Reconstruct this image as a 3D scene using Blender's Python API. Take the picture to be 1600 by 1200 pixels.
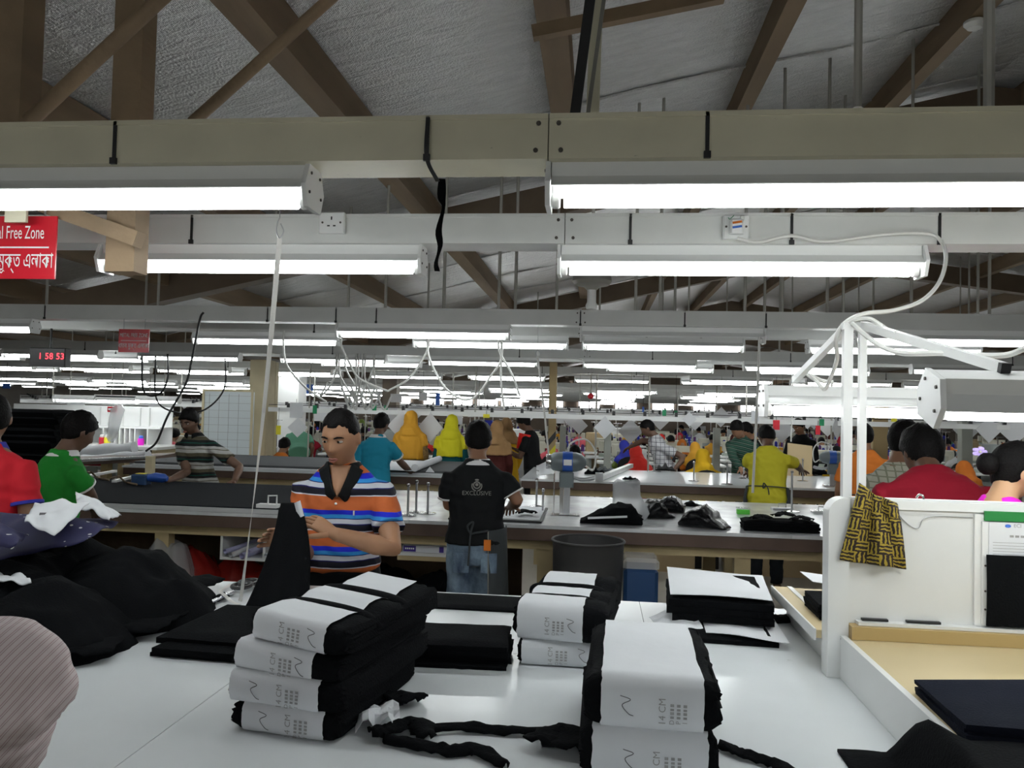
import bpy, math, random
import numpy as np
from math import sin, cos, pi, radians, sqrt, exp
from mathutils import Vector, Matrix, noise as mnoise
for _o in list(bpy.data.objects): bpy.data.objects.remove(_o)
SC = bpy.context.scene
COL = SC.collection
rnd = random.Random(11)

# ------------------------------------------------------------------ camera
FPX = 1240.0
CAM = Vector((0, 0, 1.65))
CROT = (Matrix.Rotation(radians(6.2), 3, 'Z') @ Matrix.Rotation(radians(91.85), 3, 'X') @ Matrix.Rotation(radians(1.375), 3, 'Z'))
cd_ = bpy.data.cameras.new('camera'); cam = bpy.data.objects.new('camera', cd_); COL.objects.link(cam)
cd_.sensor_width = 36; cd_.lens = 36 * FPX / 1600; cd_.clip_start = .02; cd_.clip_end = 300
cam.matrix_world = Matrix.Translation(CAM) @ CROT.to_4x4()
SC.camera = cam
# ------------------------------------------------------------------ world, exposure
w = bpy.data.worlds.new('world'); SC.world = w; w.use_nodes = True
w.node_tree.nodes['Background'].inputs[0].default_value = (.75, .85, 1, 1)
w.node_tree.nodes['Background'].inputs[1].default_value = .25
SC.view_settings.view_transform = 'Standard'; SC.view_settings.look = 'None'
SC.view_settings.exposure = .42; SC.view_settings.gamma = 1
SC.view_settings.use_curve_mapping = False
try:
    SC.cycles.max_bounces = 6; SC.cycles.diffuse_bounces = 3; SC.cycles.glossy_bounces = 3; SC.cycles.adaptive_threshold = .04
    SC.cycles.transparent_max_bounces = 8; SC.cycles.transmission_bounces = 4
    SC.cycles.caustics_reflective = False; SC.cycles.caustics_refractive = False
    SC.cycles.sample_clamp_indirect = 6; SC.cycles.use_light_tree = True
except Exception: pass
TUBE_STRENGTH = 17.0

# ------------------------------------------------------------------ helpers
def V(*a): return Vector(a)
def ray(x, y): return CROT @ Vector(((x - 800) / FPX, (600 - y) / FPX, -1))
def atY(x, y, Y):
    d = ray(x, y); return CAM + d * (Y / d.y)
def atZ(x, y, z):
    d = ray(x, y); return CAM + d * ((z - CAM.z) / d.z)

def link(name, data, parent=None, loc=None, rotz=None):
    o = bpy.data.objects.new(name, data); COL.objects.link(o)
    if parent is not None: o.parent = parent
    if loc is not None: o.location = loc
    if rotz is not None: o.rotation_euler[2] = rotz
    return o
def tag(o, label=None, cat=None, group=None, kind=None):
    if label: o['label'] = label
    if cat: o['category'] = cat
    if group: o['group'] = group
    if kind: o['kind'] = kind
    return o
def thing(name, label, cat, loc=(0, 0, 0), rotz=0, group=None):
    o = link(name, None, None, loc, rotz); o.empty_display_size = .1
    return tag(o, label, cat, group)
def struct(name, label=None, loc=(0, 0, 0)):
    o = link(name, None, None, loc); o.empty_display_size = .1
    return tag(o, label, None, None, 'structure')
def copy_tree(o, parent=None, loc=None, rotz=None, label=None, group=None, swap=None):
    c = o.copy(); COL.objects.link(c)
    if parent is not None: c.parent = parent
    if loc is not None: c.location = loc
    if rotz is not None: c.rotation_euler[2] = rotz
    if label: c['label'] = label
    if group: c['group'] = group
    if swap and o.type == 'MESH':
        for i, ms in enumerate(c.material_slots):
            k = ms.material.name if ms.material else ''
            if k in swap: ms.link = 'OBJECT'; ms.material = swap[k]
    for ch in o.children: copy_tree(ch, c, swap=swap)
    return c

class MB:
    def __init__(s): s.v = []; s.f = []
    def add(s, v, f):
        o = len(s.v); s.v += [tuple(p) for p in v]; s.f += [tuple(i + o for i in q) for q in f]; return s
    def box(s, x0, x1, y0, y1, z0, z1):
        v = [(x, y, z) for z in (z0, z1) for y in (y0, y1) for x in (x0, x1)]
        return s.add(v, [(0, 2, 3, 1), (4, 5, 7, 6), (0, 1, 5, 4), (2, 6, 7, 3), (0, 4, 6, 2), (1, 3, 7, 5)])
    def bbox(s, x0, x1, y0, y1, z0, z1, b=.01):     # box with chamfered vertical and top edges
        P = [(x0 + b, y0), (x1 - b, y0), (x1, y0 + b), (x1, y1 - b), (x1 - b, y1), (x0 + b, y1), (x0, y1 - b), (x0, y0 + b)]
        Q = [(min(max(x, x0 + b), x1 - b), min(max(y, y0 + b), y1 - b)) for x, y in P]
        v = [(x, y, z0) for x, y in P] + [(x, y, z1 - b) for x, y in P] + [(x, y, z1) for x, y in Q]
        f = [tuple(range(7, -1, -1)), tuple(range(16, 24))]
        for k in (0, 8):
            for i in range(8): f.append((k + i, k + (i + 1) % 8, k + 8 + (i + 1) % 8, k + 8 + i))
        return s.add(v, f)
    def bar(s, a, b, w, h=None, up=(0, 0, 1)):      # rectangular bar from a to b
        a = Vector(a); b = Vector(b); h = h or w; d = (b - a).normalized(); u = Vector(up)
        if abs(d.dot(u)) > .95: u = Vector((0, 1, 0))
        sx = d.cross(u).normalized() * (w / 2); sz = sx.cross(d).normalized() * (h / 2)
        v = [p + i * sx + j * sz for p in (a, b) for i, j in ((-1, -1), (1, -1), (1, 1), (-1, 1))]
        return s.add(v, [(0, 3, 2, 1), (4, 5, 6, 7), (0, 1, 5, 4), (1, 2, 6, 5), (2, 3, 7, 6), (3, 0, 4, 7)])
    def tube(s, pts, r, n=8, cap=True, flat=None):    # r: number or list; flat=(factor, vector) squashes
        pts = [Vector(p) for p in pts]; m = len(pts)
        rs = r if isinstance(r, (list, tuple)) else [r] * m
        v = []; f = []; prev = None
        for i, p in enumerate(pts):
            d = (pts[min(i + 1, m - 1)] - pts[max(i - 1, 0)])
            if d.length < 1e-9: d = Vector((0, 0, 1))
            d.normalize()
            if prev is None:
                u = Vector((0, 0, 1)) if abs(d.z) < .9 else Vector((0, 1, 0))
                a = d.cross(u).normalized()
            else:
                a = (prev - d * prev.dot(d))
                a = a.normalized() if a.length > 1e-6 else d.orthogonal().normalized()
            prev = a; b = d.cross(a)
            for k in range(n):
                t = 2 * pi * k / n; q = (a * cos(t) + b * sin(t)) * rs[i]
                if flat: q = q - flat[1] * q.dot(flat[1]) * (1 - flat[0])
                v.append(p + q)
        for i in range(m - 1):
            for k in range(n):
                f.append((i * n + k, i * n + (k + 1) % n, (i + 1) * n + (k + 1) % n, (i + 1) * n + k))
        if cap: f += [tuple(range(n - 1, -1, -1)), tuple((m - 1) * n + k for k in range(n))]
        return s.add(v, f)
    def rings(s, rings, cap=True):                  # list of equal-length vertex loops
        n = len(rings[0]); v = [p for r in rings for p in r]; f = []
        for i in range(len(rings) - 1):
            for k in range(n):
                f.append((i * n + k, i * n + (k + 1) % n, (i + 1) * n + (k + 1) % n, (i + 1) * n + k))
        if cap: f += [tuple(range(n - 1, -1, -1)), tuple((len(rings) - 1) * n + k for k in range(n))]
        return s.add(v, f)
    def prism(s, prof, axis, a, b):                 # prof: closed 2D loop; axis 'x','y','z'
        def P(t, p):
            return {'x': (t, p[0], p[1]), 'y': (p[0], t, p[1]), 'z': (p[0], p[1], t)}[axis]
        return s.rings([[P(a, p) for p in prof], [P(b, p) for p in prof]])
    def lathe(s, prof, n=16, c=(0, 0, 0), cap=True):
        return s.rings([[(c[0] + r * cos(2 * pi * k / n), c[1] + r * sin(2 * pi * k / n), c[2] + z) for k in range(n)] for r, z in prof], cap)
    def ell(s, c, rx, ry, rz, n=12, m=8, M=None):
        R = []
        for i in range(1, m):
            t = pi * i / m
            R.append([(rx * sin(t) * cos(2 * pi * k / n), ry * sin(t) * sin(2 * pi * k / n), -rz * cos(t)) for k in range(n)])
        if M is not None: R = [[M @ Vector(p) for p in r] for r in R]
        c = Vector(c); R = [[c + Vector(p) for p in r] for r in R]
        return s.rings(R)
    def sheet(s, fn, nu, nv, th=0):                 # fn(u,v)->point ; optional thickness downward
        v = [Vector(fn(i / nu, j / nv)) for j in range(nv + 1) for i in range(nu + 1)]
        f = [(j * (nu + 1) + i, j * (nu + 1) + i + 1, (j + 1) * (nu + 1) + i + 1, (j + 1) * (nu + 1) + i) for j in range(nv) for i in range(nu)]
        if th:
            N = len(v); nrm = [Vector((0, 0, 0)) for _ in v]
            for q in f:
                n_ = (v[q[1]] - v[q[0]]).cross(v[q[3]] - v[q[0]])
                for i in q: nrm[i] += n_
            v2 = [p - (n_.normalized() * th if n_.length > 1e-12 else Vector((0, 0, th))) for p, n_ in zip(v, nrm)]
            g = [tuple(N + i for i in reversed(q)) for q in f]
            loop = [i for i in range(nu + 1)] + [j * (nu + 1) + nu for j in range(1, nv + 1)] + [nv * (nu + 1) + i for i in range(nu - 1, -1, -1)] + [j * (nu + 1) for j in range(nv - 1, 0, -1)]
            e = [(loop[(k + 1) % len(loop)], loop[k], N + loop[k], N + loop[(k + 1) % len(loop)]) for k in range(len(loop))]
            v = v + v2; f = f + g + e
        return s.add(v, f)
    def xf(s, M): s.v = [tuple(M @ Vector(p)) for p in s.v]; return s
    def data(s, name, mat, smooth=False, org=None, ang=40):
        vv = s.v
        if org is not None: vv = [(x - org[0], y - org[1], z - org[2]) for x, y, z in vv]
        d = bpy.data.meshes.new(name); d.from_pydata(vv, [], s.f); d.update()
        if mat: d.materials.append(M_(mat))
        if smooth:
            d.shade_smooth()
            if ang < 180: d.set_sharp_from_angle(angle=radians(ang))
        return d
    def obj(s, name, mat, parent=None, smooth=False, org=None, ang=40, loc=None, rotz=None):
        if org is None and parent is not None and parent.parent is None and parent.get('_world'): org = parent.location
        return link(name, s.data(name, mat, smooth, org, ang), parent, loc, rotz)
def world_thing(name, label, cat, loc, group=None):      # parts are given in world coordinates
    t = thing(name, label, cat, loc, 0, group); t['_world'] = 1; return t
def curve_pts(pts, n=8):                                # Catmull-Rom through points
    P = [Vector(p) for p in pts]; P = [P[0] * 2 - P[1]] + P + [P[-1] * 2 - P[-2]]; out = []
    for i in range(1, len(P) - 2):
        for k in range(n):
            t = k / n; a, b, c, d = P[i - 1:i + 3]
            out.append(.5 * (2 * b + (c - a) * t + (2 * a - 5 * b + 4 * c - d) * t * t + (3 * b - a - 3 * c + d) * t ** 3))
    out.append(P[-2]); return out

# ------------------------------------------------------------------ materials
MATS = {}
def M_(m): return MATS[m] if isinstance(m, str) else m
def mat(name, col, rough=.6, metal=0, var=0, vscale=8, bump=0, bscale=60, spec=.5, emit=0, alpha=1, trans=0, sheen=0, stretch=None):
    m = bpy.data.materials.new(name); m.use_nodes = True; nt = m.node_tree; B = nt.nodes['Principled BSDF']
    c = (*col, 1) if len(col) == 3 else col
    B.inputs['Base Color'].default_value = c; B.inputs['Roughness'].default_value = rough; B.inputs['Metallic'].default_value = metal
    B.inputs['Specular IOR Level'].default_value = spec
    if sheen: B.inputs['Sheen Weight'].default_value = sheen
    if emit: B.inputs['Emission Color'].default_value = c; B.inputs['Emission Strength'].default_value = emit
    if alpha < 1: B.inputs['Alpha'].default_value = alpha
    if trans: B.inputs['Transmission Weight'].default_value = trans
    tc = None
    if var or bump:
        tc = nt.nodes.new('ShaderNodeTexCoord'); src = tc.outputs['Object']
        if stretch:
            mp = nt.nodes.new('ShaderNodeMapping'); mp.inputs['Scale'].default_value = stretch
            nt.links.new(src, mp.inputs[0]); src = mp.outputs[0]
    if var:
        n = nt.nodes.new('ShaderNodeTexNoise'); n.inputs['Scale'].default_value = vscale; n.inputs['Detail'].default_value = 5
        nt.links.new(src, n.inputs['Vector'])
        r = nt.nodes.new('ShaderNodeMapRange'); r.inputs['From Min'].default_value = .3; r.inputs['From Max'].default_value = .7
        r.inputs['To Min'].default_value = 1 - var; r.inputs['To Max'].default_value = 1 + var * .6
        nt.links.new(n.outputs['Fac'], r.inputs['Value'])
        mx = nt.nodes.new('ShaderNodeMix'); mx.data_type = 'RGBA'; mx.blend_type = 'MULTIPLY'; mx.inputs['Factor'].default_value = 1
        mx.inputs['A'].default_value = c; nt.links.new(r.outputs[0], mx.inputs['B'])
        nt.links.new(mx.outputs['Result'], B.inputs['Base Color'])
    if bump:
        n = nt.nodes.new('ShaderNodeTexNoise'); n.inputs['Scale'].default_value = bscale; n.inputs['Detail'].default_value = 4
        nt.links.new(src, n.inputs['Vector'])
        b = nt.nodes.new('ShaderNodeBump'); b.inputs['Strength'].default_value = bump; b.inputs['Distance'].default_value = .02
        nt.links.new(n.outputs['Fac'], b.inputs['Height']); nt.links.new(b.outputs[0], B.inputs['Normal'])
    MATS[name] = m; return m
def ramp_mat(name, axis, period, stops, rough=.75, org=0, wob=0, curve=None, space='Object', bump=.25):
    """stripes: position along axis (object space) folded by period, constant colour ramp"""
    m = bpy.data.materials.new(name); m.use_nodes = True; nt = m.node_tree; B = nt.nodes['Principled BSDF']
    B.inputs['Roughness'].default_value = rough; B.inputs['Specular IOR Level'].default_value = .25
    N = nt.nodes.new; L = nt.links.new
    tc = N('ShaderNodeTexCoord'); dt = N('ShaderNodeVectorMath'); dt.operation = 'DOT_PRODUCT'; dt.inputs[1].default_value = axis
    L(tc.outputs[space], dt.inputs[0]); src = dt.outputs['Value']
    if wob:
        nz = N('ShaderNodeTexNoise'); nz.inputs['Scale'].default_value = 6; L(tc.outputs[space], nz.inputs['Vector'])
        ma = N('ShaderNodeMath'); ma.operation = 'MULTIPLY_ADD'; L(nz.outputs['Fac'], ma.inputs[0]); ma.inputs[1].default_value = wob; L(src, ma.inputs[2]); src = ma.outputs[0]
    a = N('ShaderNodeMath'); a.operation = 'ADD'; L(src, a.inputs[0]); a.inputs[1].default_value = org
    d = N('ShaderNodeMath'); d.operation = 'DIVIDE'; L(a.outputs[0], d.inputs[0]); d.inputs[1].default_value = period
    fr = N('ShaderNodeMath'); fr.operation = 'FRACT'; L(d.outputs[0], fr.inputs[0])
    cr = N('ShaderNodeValToRGB'); cr.color_ramp.interpolation = 'CONSTANT'; L(fr.outputs[0], cr.inputs[0])
    el = cr.color_ramp.elements
    while len(el) > 1: el.remove(el[-1])
    el[0].position = stops[0][0]; el[0].color = (*stops[0][1], 1)
    for p, c in stops[1:]:
        e = el.new(p); e.color = (*c, 1)
    L(cr.outputs[0], B.inputs['Base Color'])
    if bump:
        nz2 = N('ShaderNodeTexNoise'); nz2.inputs['Scale'].default_value = 14; L(tc.outputs['Object'], nz2.inputs['Vector'])
        bp = N('ShaderNodeBump'); bp.inputs['Strength'].default_value = bump; bp.inputs['Distance'].default_value = .03
        L(nz2.outputs['Fac'], bp.inputs['Height']); L(bp.outputs[0], B.inputs['Normal'])
    MATS[name] = m; return m
def plaid_mat(name, base, line, sx=.07, lw=.08, rough=.8, line2=None):
    m = bpy.data.materials.new(name); m.use_nodes = True; nt = m.node_tree; B = nt.nodes['Principled BSDF']
    B.inputs['Roughness'].default_value = rough; N = nt.nodes.new; L = nt.links.new
    tc = N('ShaderNodeTexCoord'); sp = N('ShaderNodeSeparateXYZ'); L(tc.outputs['Object'], sp.inputs[0]); prev = None
    for ax, dv in (('X', 1), ('Z', 1)):
        d = N('ShaderNodeMath'); d.operation = 'DIVIDE'; L(sp.outputs[ax], d.inputs[0]); d.inputs[1].default_value = sx
        fr = N('ShaderNodeMath'); fr.operation = 'FRACT'; L(d.outputs[0], fr.inputs[0])
        lt = N('ShaderNodeMath'); lt.operation = 'LESS_THAN'; L(fr.outputs[0], lt.inputs[0]); lt.inputs[1].default_value = lw
        if prev is None: prev = lt.outputs[0]
        else:
            mx = N('ShaderNodeMath'); mx.operation = 'MAXIMUM'; L(prev, mx.inputs[0]); L(lt.outputs[0], mx.inputs[1]); prev = mx.outputs[0]
    mm = N('ShaderNodeMix'); mm.data_type = 'RGBA'; mm.inputs['A'].default_value = (*base, 1); mm.inputs['B'].default_value = (*line, 1)
    L(prev, mm.inputs['Factor']); L(mm.outputs['Result'], B.inputs['Base Color'])
    MATS[name] = m; return m

mat('white_metal', (.78, .79, .78), .35, var=.04, vscale=5)
mat('cream_metal', (.72, .68, .52), .42, var=.10, vscale=4, bump=.04, bscale=30)
mat('old_white_metal', (.70, .71, .69), .42, var=.08, vscale=4)
mat('lamp_white', (.86, .87, .86), .3)
mat('tube_glow', (.96, 1, 1), .4, emit=TUBE_STRENGTH)
mat('holder', (.80, .80, .78), .45)
mat('black_plastic', (.012, .012, .013), .45)
mat('screw', (.10, .09, .08), .5, .6)
mat('timber', (.27, .19, .115), .75, var=.25, vscale=5, bump=.15, bscale=30, stretch=(1, .15, 1))
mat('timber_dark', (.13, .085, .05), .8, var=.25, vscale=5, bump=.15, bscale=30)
mat('steel_brown', (.16, .115, .075), .6, var=.15, vscale=3)
mat('pipe_grey', (.28, .27, .24), .5, .3)
mat('rod', (.45, .44, .40), .5, .2)
mat('floor_concrete', (.46, .43, .37), .5, var=.12, vscale=2, bump=.03)
mat('wall_grey', (.36, .34, .30), .8, var=.1, vscale=1)
mat('wall_brown', (.20, .165, .13), .8, var=.2, vscale=1)
mat('wall_cream', (.60, .52, .34), .7, var=.05)
mat('day_glass', (1.0, .97, .98), .5, emit=5)
mat('table_white', (.79, .825, .845), .16, var=.05, vscale=2.5, spec=.45)
mat('table_edge', (.10, .062, .045), .6, var=.2, vscale=6)
mat('timber_cream', (.50, .40, .22), .7, var=.12, vscale=6)
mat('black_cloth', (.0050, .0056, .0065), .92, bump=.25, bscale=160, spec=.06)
mat('dark_cloth', (.013, .015, .018), .92, bump=.15, bscale=200, spec=.08)
mat('navy_cloth', (.008, .010, .018), .9, bump=.2, bscale=200, spec=.08)
mat('grey_cloth', (.095, .10, .105), .85, bump=.1, bscale=120, spec=.2)
mat('paper', (.76, .78, .81), .75, var=.03, vscale=5, bump=.08, bscale=14, spec=.2)
mat('paper_grey', (.55, .56, .57), .8, bump=.1, bscale=14, spec=.2)
mat('ink', (.10, .10, .11), .8)
mat('faint_ink', (.33, .33, .33), .8)
mat('polythene', (.62, .64, .66), .22, alpha=.55, bump=.4, bscale=18)
mat('clear_plastic', (.80, .82, .83), .12, alpha=.35, bump=.3, bscale=14)
mat('chrome', (.62, .62, .63), .22, 1)
mat('steel', (.42, .43, .44), .35, .9)
mat('grey_paint', (.16, .19, .20), .4, .3)
mat('blue_paint', (.02, .09, .42), .35)
mat('yellow_paint', (.85, .68, .03), .5)
mat('sign_red', (.55, .016, .03), .22)
mat('sign_white', (.85, .85, .85), .5)
mat('red_plastic', (.52, .02, .045), .4)
mat('red_film', (.30, .02, .015), .25, var=.4, vscale=5)
mat('led_red', (1, .04, .06), .5, emit=2.5)
mat('green_board', (.01, .20, .04), .5)
mat('beige_top', (.55, .445, .255), .45, var=.04, vscale=4)
mat('beige_rail', (.42, .30, .125), .5)
mat('card', (.46, .35, .20), .8)
mat('white_board', (.70, .76, .78), .3)
mat('cord_white', (.74, .74, .71), .5)
mat('strap_white', (.66, .65, .62), .6, bump=.2, bscale=50)
mat('bin_grey', (.04, .04, .04), .6)
mat('bin_blue', (.02, .06, .16), .4)
mat('col_tan', (.42, .31, .15), .6)
mat('col_grey', (.36, .38, .34), .6)
mat('chair_black', (.012, .012, .014), .6)
mat('machine_cream', (.58, .57, .47), .4)
mat('machine_green', (.36, .41, .35), .45)
mat('station_grey', (.30, .33, .32), .6)
mat('tag_green', (.01, .25, .10), .6)
mat('tag_red', (.72, .02, .04), .6)
mat('tag_yellow', (.85, .75, .04), .6)
mat('tag_blue', (.05, .16, .60), .6)
mat('skin', (.36, .185, .10), .55, var=.08, vscale=12)
mat('skin_mid', (.25, .125, .07), .55, var=.08, vscale=12)
mat('skin_dark', (.13, .068, .042), .55, var=.08, vscale=12)
mat('skin_light', (.50, .29, .16), .5, var=.06, vscale=12)
mat('hair', (.0045, .004, .004), .6, bump=.35, bscale=120, spec=.12)
mat('lips', (.30, .10, .075), .5)
mat('eye_white', (.55, .52, .48), .3)
mat('pupil', (.01, .007, .005), .2)
def stains(name, scale=(3, 3, 9), thr=.66, dark=(.16, .14, .10), amt=.6):    # scattered scuffs on painted metal
    m = MATS[name]; nt = m.node_tree; B = nt.nodes['Principled BSDF']; N = nt.nodes.new; L = nt.links.new; src = B.inputs['Base Color'].links[0].from_socket
    tc = N('ShaderNodeTexCoord'); mp = N('ShaderNodeMapping'); mp.inputs['Scale'].default_value = scale; L(tc.outputs['Object'], mp.inputs[0])
    n = N('ShaderNodeTexNoise'); n.inputs['Scale'].default_value = 7; n.inputs['Detail'].default_value = 8; n.inputs['Roughness'].default_value = .7; L(mp.outputs[0], n.inputs['Vector'])
    r = N('ShaderNodeMapRange'); r.inputs['From Min'].default_value = thr; r.inputs['From Max'].default_value = thr + .05; r.inputs['To Max'].default_value = amt; L(n.outputs['Fac'], r.inputs['Value'])
    mx = N('ShaderNodeMix'); mx.data_type = 'RGBA'; L(r.outputs[0], mx.inputs['Factor']); L(src, mx.inputs['A']); mx.inputs['B'].default_value = (*dark, 1); L(mx.outputs['Result'], B.inputs['Base Color'])
stains('cream_metal'); stains('old_white_metal', thr=.69, amt=.45); stains('table_white', (1.2, 1.2, 1), .68, (.30, .31, .32), .5)
# ================================================================== THE SETTING
def foil_material():
    m = bpy.data.materials.new('foil'); m.use_nodes = True; nt = m.node_tree; B = nt.nodes['Principled BSDF']; N = nt.nodes.new; L = nt.links.new
    B.inputs['Base Color'].default_value = (.36, .37, .37, 1); B.inputs['Metallic'].default_value = .85; B.inputs['Roughness'].default_value = .30
    tc = N('ShaderNodeTexCoord'); mp = N('ShaderNodeMapping'); mp.inputs['Scale'].default_value = (1, 3.2, 1); mp.inputs['Rotation'].default_value = (0, 0, .25); L(tc.outputs['Object'], mp.inputs[0])
    n1 = N('ShaderNodeTexNoise'); n1.inputs['Scale'].default_value = 5; n1.inputs['Detail'].default_value = 6; n1.inputs['Distortion'].default_value = .8; L(mp.outputs[0], n1.inputs['Vector'])
    n2 = N('ShaderNodeTexNoise'); n2.inputs['Scale'].default_value = 70; n2.inputs['Detail'].default_value = 2; L(tc.outputs['Object'], n2.inputs['Vector'])
    w1 = N('ShaderNodeTexWave'); w1.inputs['Scale'].default_value = 38; w1.bands_direction = 'X'; L(tc.outputs['Object'], w1.inputs['Vector'])
    a = N('ShaderNodeMath'); a.operation = 'MULTIPLY_ADD'; L(n2.outputs['Fac'], a.inputs[0]); a.inputs[1].default_value = .35; L(n1.outputs['Fac'], a.inputs[2])
    a2 = N('ShaderNodeMath'); a2.operation = 'MULTIPLY_ADD'; L(w1.outputs['Fac'], a2.inputs[0]); a2.inputs[1].default_value = .03; L(a.outputs[0], a2.inputs[2])
    b = N('ShaderNodeBump'); b.inputs['Strength'].default_value = .75; b.inputs['Distance'].default_value = .05; L(a2.outputs[0], b.inputs['Height']); L(b.outputs[0], B.inputs['Normal'])
    r = N('ShaderNodeMapRange'); r.inputs['To Min'].default_value = .58; r.inputs['To Max'].default_value = .88; L(n1.outputs['Fac'], r.inputs['Value'])
    cb = N('ShaderNodeCombineColor'); [L(r.outputs[0], cb.inputs[i]) for i in range(3)]; L(cb.outputs[0], B.inputs['Base Color'])
    MATS['foil'] = m
foil_material()
YB, YF = -5.0, 46.0
def sgable(X):
    P = ((-26, 3.3), (-21, 2.7), (-13, 4.5), (-5, 2.7), (3.2, 4.5), (12, 3.3), (20, 4.5), (27, 3.3))
    for (a, za), (b, zb) in zip(P, P[1:]):
        if X <= b: return za + (zb - za) * (X - a) / (b - a)
    return 3.3
fl = MB().box(-26, 27, YB, YF, -.1, 0).obj('floor', 'floor_concrete'); tag(fl, 'pale concrete factory floor under the tables', None, None, 'structure')
wb = struct('wall_back', 'brown far wall of the hall with bright windows', (0, YF, 0)); wb['_world'] = 1
MB().box(-26, 27, YF, YF + .2, 0, 5).obj('wall_face', 'wall_brown', wb)
for i, x in enumerate((-14, -11.6, -9.6, -7.9, -6.4, -5, -2.6, -.5, 1.6, 3.7, 6, 8.6, 11.5, 14.5)):
    ww = tag(MB().box(x - .62, x + .62, YF - .06, YF - .02, 1.5, 2.35).obj('window_%d' % (i + 1), 'day_glass'), None, None, None, 'structure')
    fm = MB()
    for xx in (x - .64, x - .02, x + .6): fm.box(xx, xx + .05, YF - .09, YF - .06, 1.46, 2.39)
    for zz in (1.46, 1.95, 2.35): fm.box(x - .64, x + .65, YF - .09, YF - .06, zz, zz + .04)
    fm.obj('window_frame', 'white_metal', ww)
for n, x0, x1 in (('wall_left', -26.2, -26), ('wall_right', 27, 27.2)):
    tag(MB().box(x0, x1, YB, YF, 0, 5).obj(n, 'wall_grey'), None, None, None, 'structure')
tag(MB().box(-26, 27, YB - .2, YB, 0, 5).obj('wall_front', 'wall_grey'), None, None, None, 'structure')

ceil = struct('ceiling', 'pitched roof lined with crinkled silver foil', (0, 0, 0))
knots = (-26, -21, -13, -5, 3.2, 12, 20, 27)
for a, b in zip(knots, knots[1:]):
    inview = a in (-5, 3.2, -13)
    def fn(u, v, a=a, b=b):
        X = b + (a - b) * u; Y = YB + (YF - YB) * v
        z = sgable(X if a < X < b else (X + (1e-4 if X == a else -1e-4)))
        if inview and Y < 16:
            z += .018 * mnoise.noise((X * 1.1, Y * 2.3, 3)) + .007 * mnoise.noise((X * 4, Y * 9, 1)) - .012 * abs(sin((X + 1.51) * pi / 1.25)) * (1 + .6 * sin(Y * 3 + X))
        return (X, Y, z)
    MB().sheet(fn, 50 if inview else 4, 320 if inview else 20).obj('foil_panel', 'foil', ceil, smooth=True, ang=180)
    # lapped seams between foil rolls, every 1.3 m along the hall
    if inview:
        for k in range(4, 11):
            y = 1.35 * k + .3 * (a > 0)
            pts = [(X, y + .05 * sin(X * 2.2 + k), sgable(X) - .012 + .01 * mnoise.noise((X * 2, k, 0))) for X in np.linspace(a + .02, b - .02, 26)]
            MB().tube(pts, .010, 4).obj('foil_seam', 'foil', ceil, smooth=True)
# purlins run down the hall, rafters cross it
def purlin_mesh(z): return None
for k in range(-18, 23):
    X = -1.51 + 1.25 * k; z = sgable(X)
    if X < -25 or X > 26: continue
    dk = X > 1.6 or X < -2.2
    MB().bar((X, YB, z - .10), (X, YF, z - .10), .15 if k in (0, 1) else .10, .20).obj('roof_purlin', 'timber', ceil)
for Y in (7.0, 13.4, 19.9, 26.4, 32.9, 39.4):
    for a, b in zip(knots, knots[1:]):
        m = MB(); za, zb = sgable(a + .001), sgable(b - .001)
        m.prism([(a, za - .06), (b, zb - .06), (b, zb - .34), (a, za - .34)], 'y', Y - .09, Y + .09)
        m.obj('roof_rafter', 'steel_brown', ceil)
# hanging posts, braces, rods near the camera
def cpart(n, m, mt, **k): return m.obj(n, mt, ceil, **k)
cpart('hanger_post', MB().box(-1.61, -1.51, 2.42, 2.50, 2.07, sgable(-1.56)), 'timber')
cpart('hanger_post', MB().box(-2.03, -1.92, 2.40, 2.50, 2.40, sgable(-1.97)), 'timber')
cpart('brace_timber', MB().bar(atY(60, 318, 2.40), atY(218, 375, 2.40), .05, .05), 'timber')
cpart('brace_timber', MB().bar(atY(832, 52, 3.6), atY(1130, -8, 3.6), .05, .06), 'timber')
cpart('brace_pipe', MB().tube([atY(45, 190, 2.15), atY(262, -12, 2.15)], .022, 10), 'timber', smooth=True)
cpart('brace_pipe', MB().tube([atY(300, 192, 2.10), atY(525, -10, 2.10)], .017, 10), 'timber', smooth=True)
cpart('hanger_strap', MB().bar(atY(898, 183, 2.0), atY(930, -60, 2.0), .026, .012), 'black_plastic')
cpart('hanger_strap', MB().bar(atY(918, 183, 2.05), atY(952, -60, 2.05), .010, .010), 'pipe_grey')
cpart('hanger_plate', MB().bar(atY(926, 182, 2.1), atY(934, -60, 2.1), .034, .02), 'cream_metal')
for x, Y, r in ((1340, 2.0, .010), (1545, 2.0, .013)):
    p = atY(x, 168, Y); cpart('hanger_rod', MB().tube([p, (p.x, Y, sgable(p.x))], r, 8), 'rod', smooth=True)
for Y, xs in ((5.62, (-4.2, -3.3, -2.4, -1.55, -1.12, -.72, -.6, .25, .42, 1.0, 1.25, 1.55, 2.1, 2.6, 3.1)), (6.45, (-3.9, -2.1, -.35, .6, 1.3, 1.9, 2.9)), (9.1, (-6, -4, -2, 0, 1, 2, 3, 4, 5)), (12.8, (-7, -5, -3, -1, 1, 2, 3, 4, 5.5, 7))):
    for X in xs: cpart('hanger_rod', MB().tube([(X, Y, 2.36), (X, Y, sgable(X))], .008 if Y < 4 else .011, 6), 'rod', smooth=True)

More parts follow.
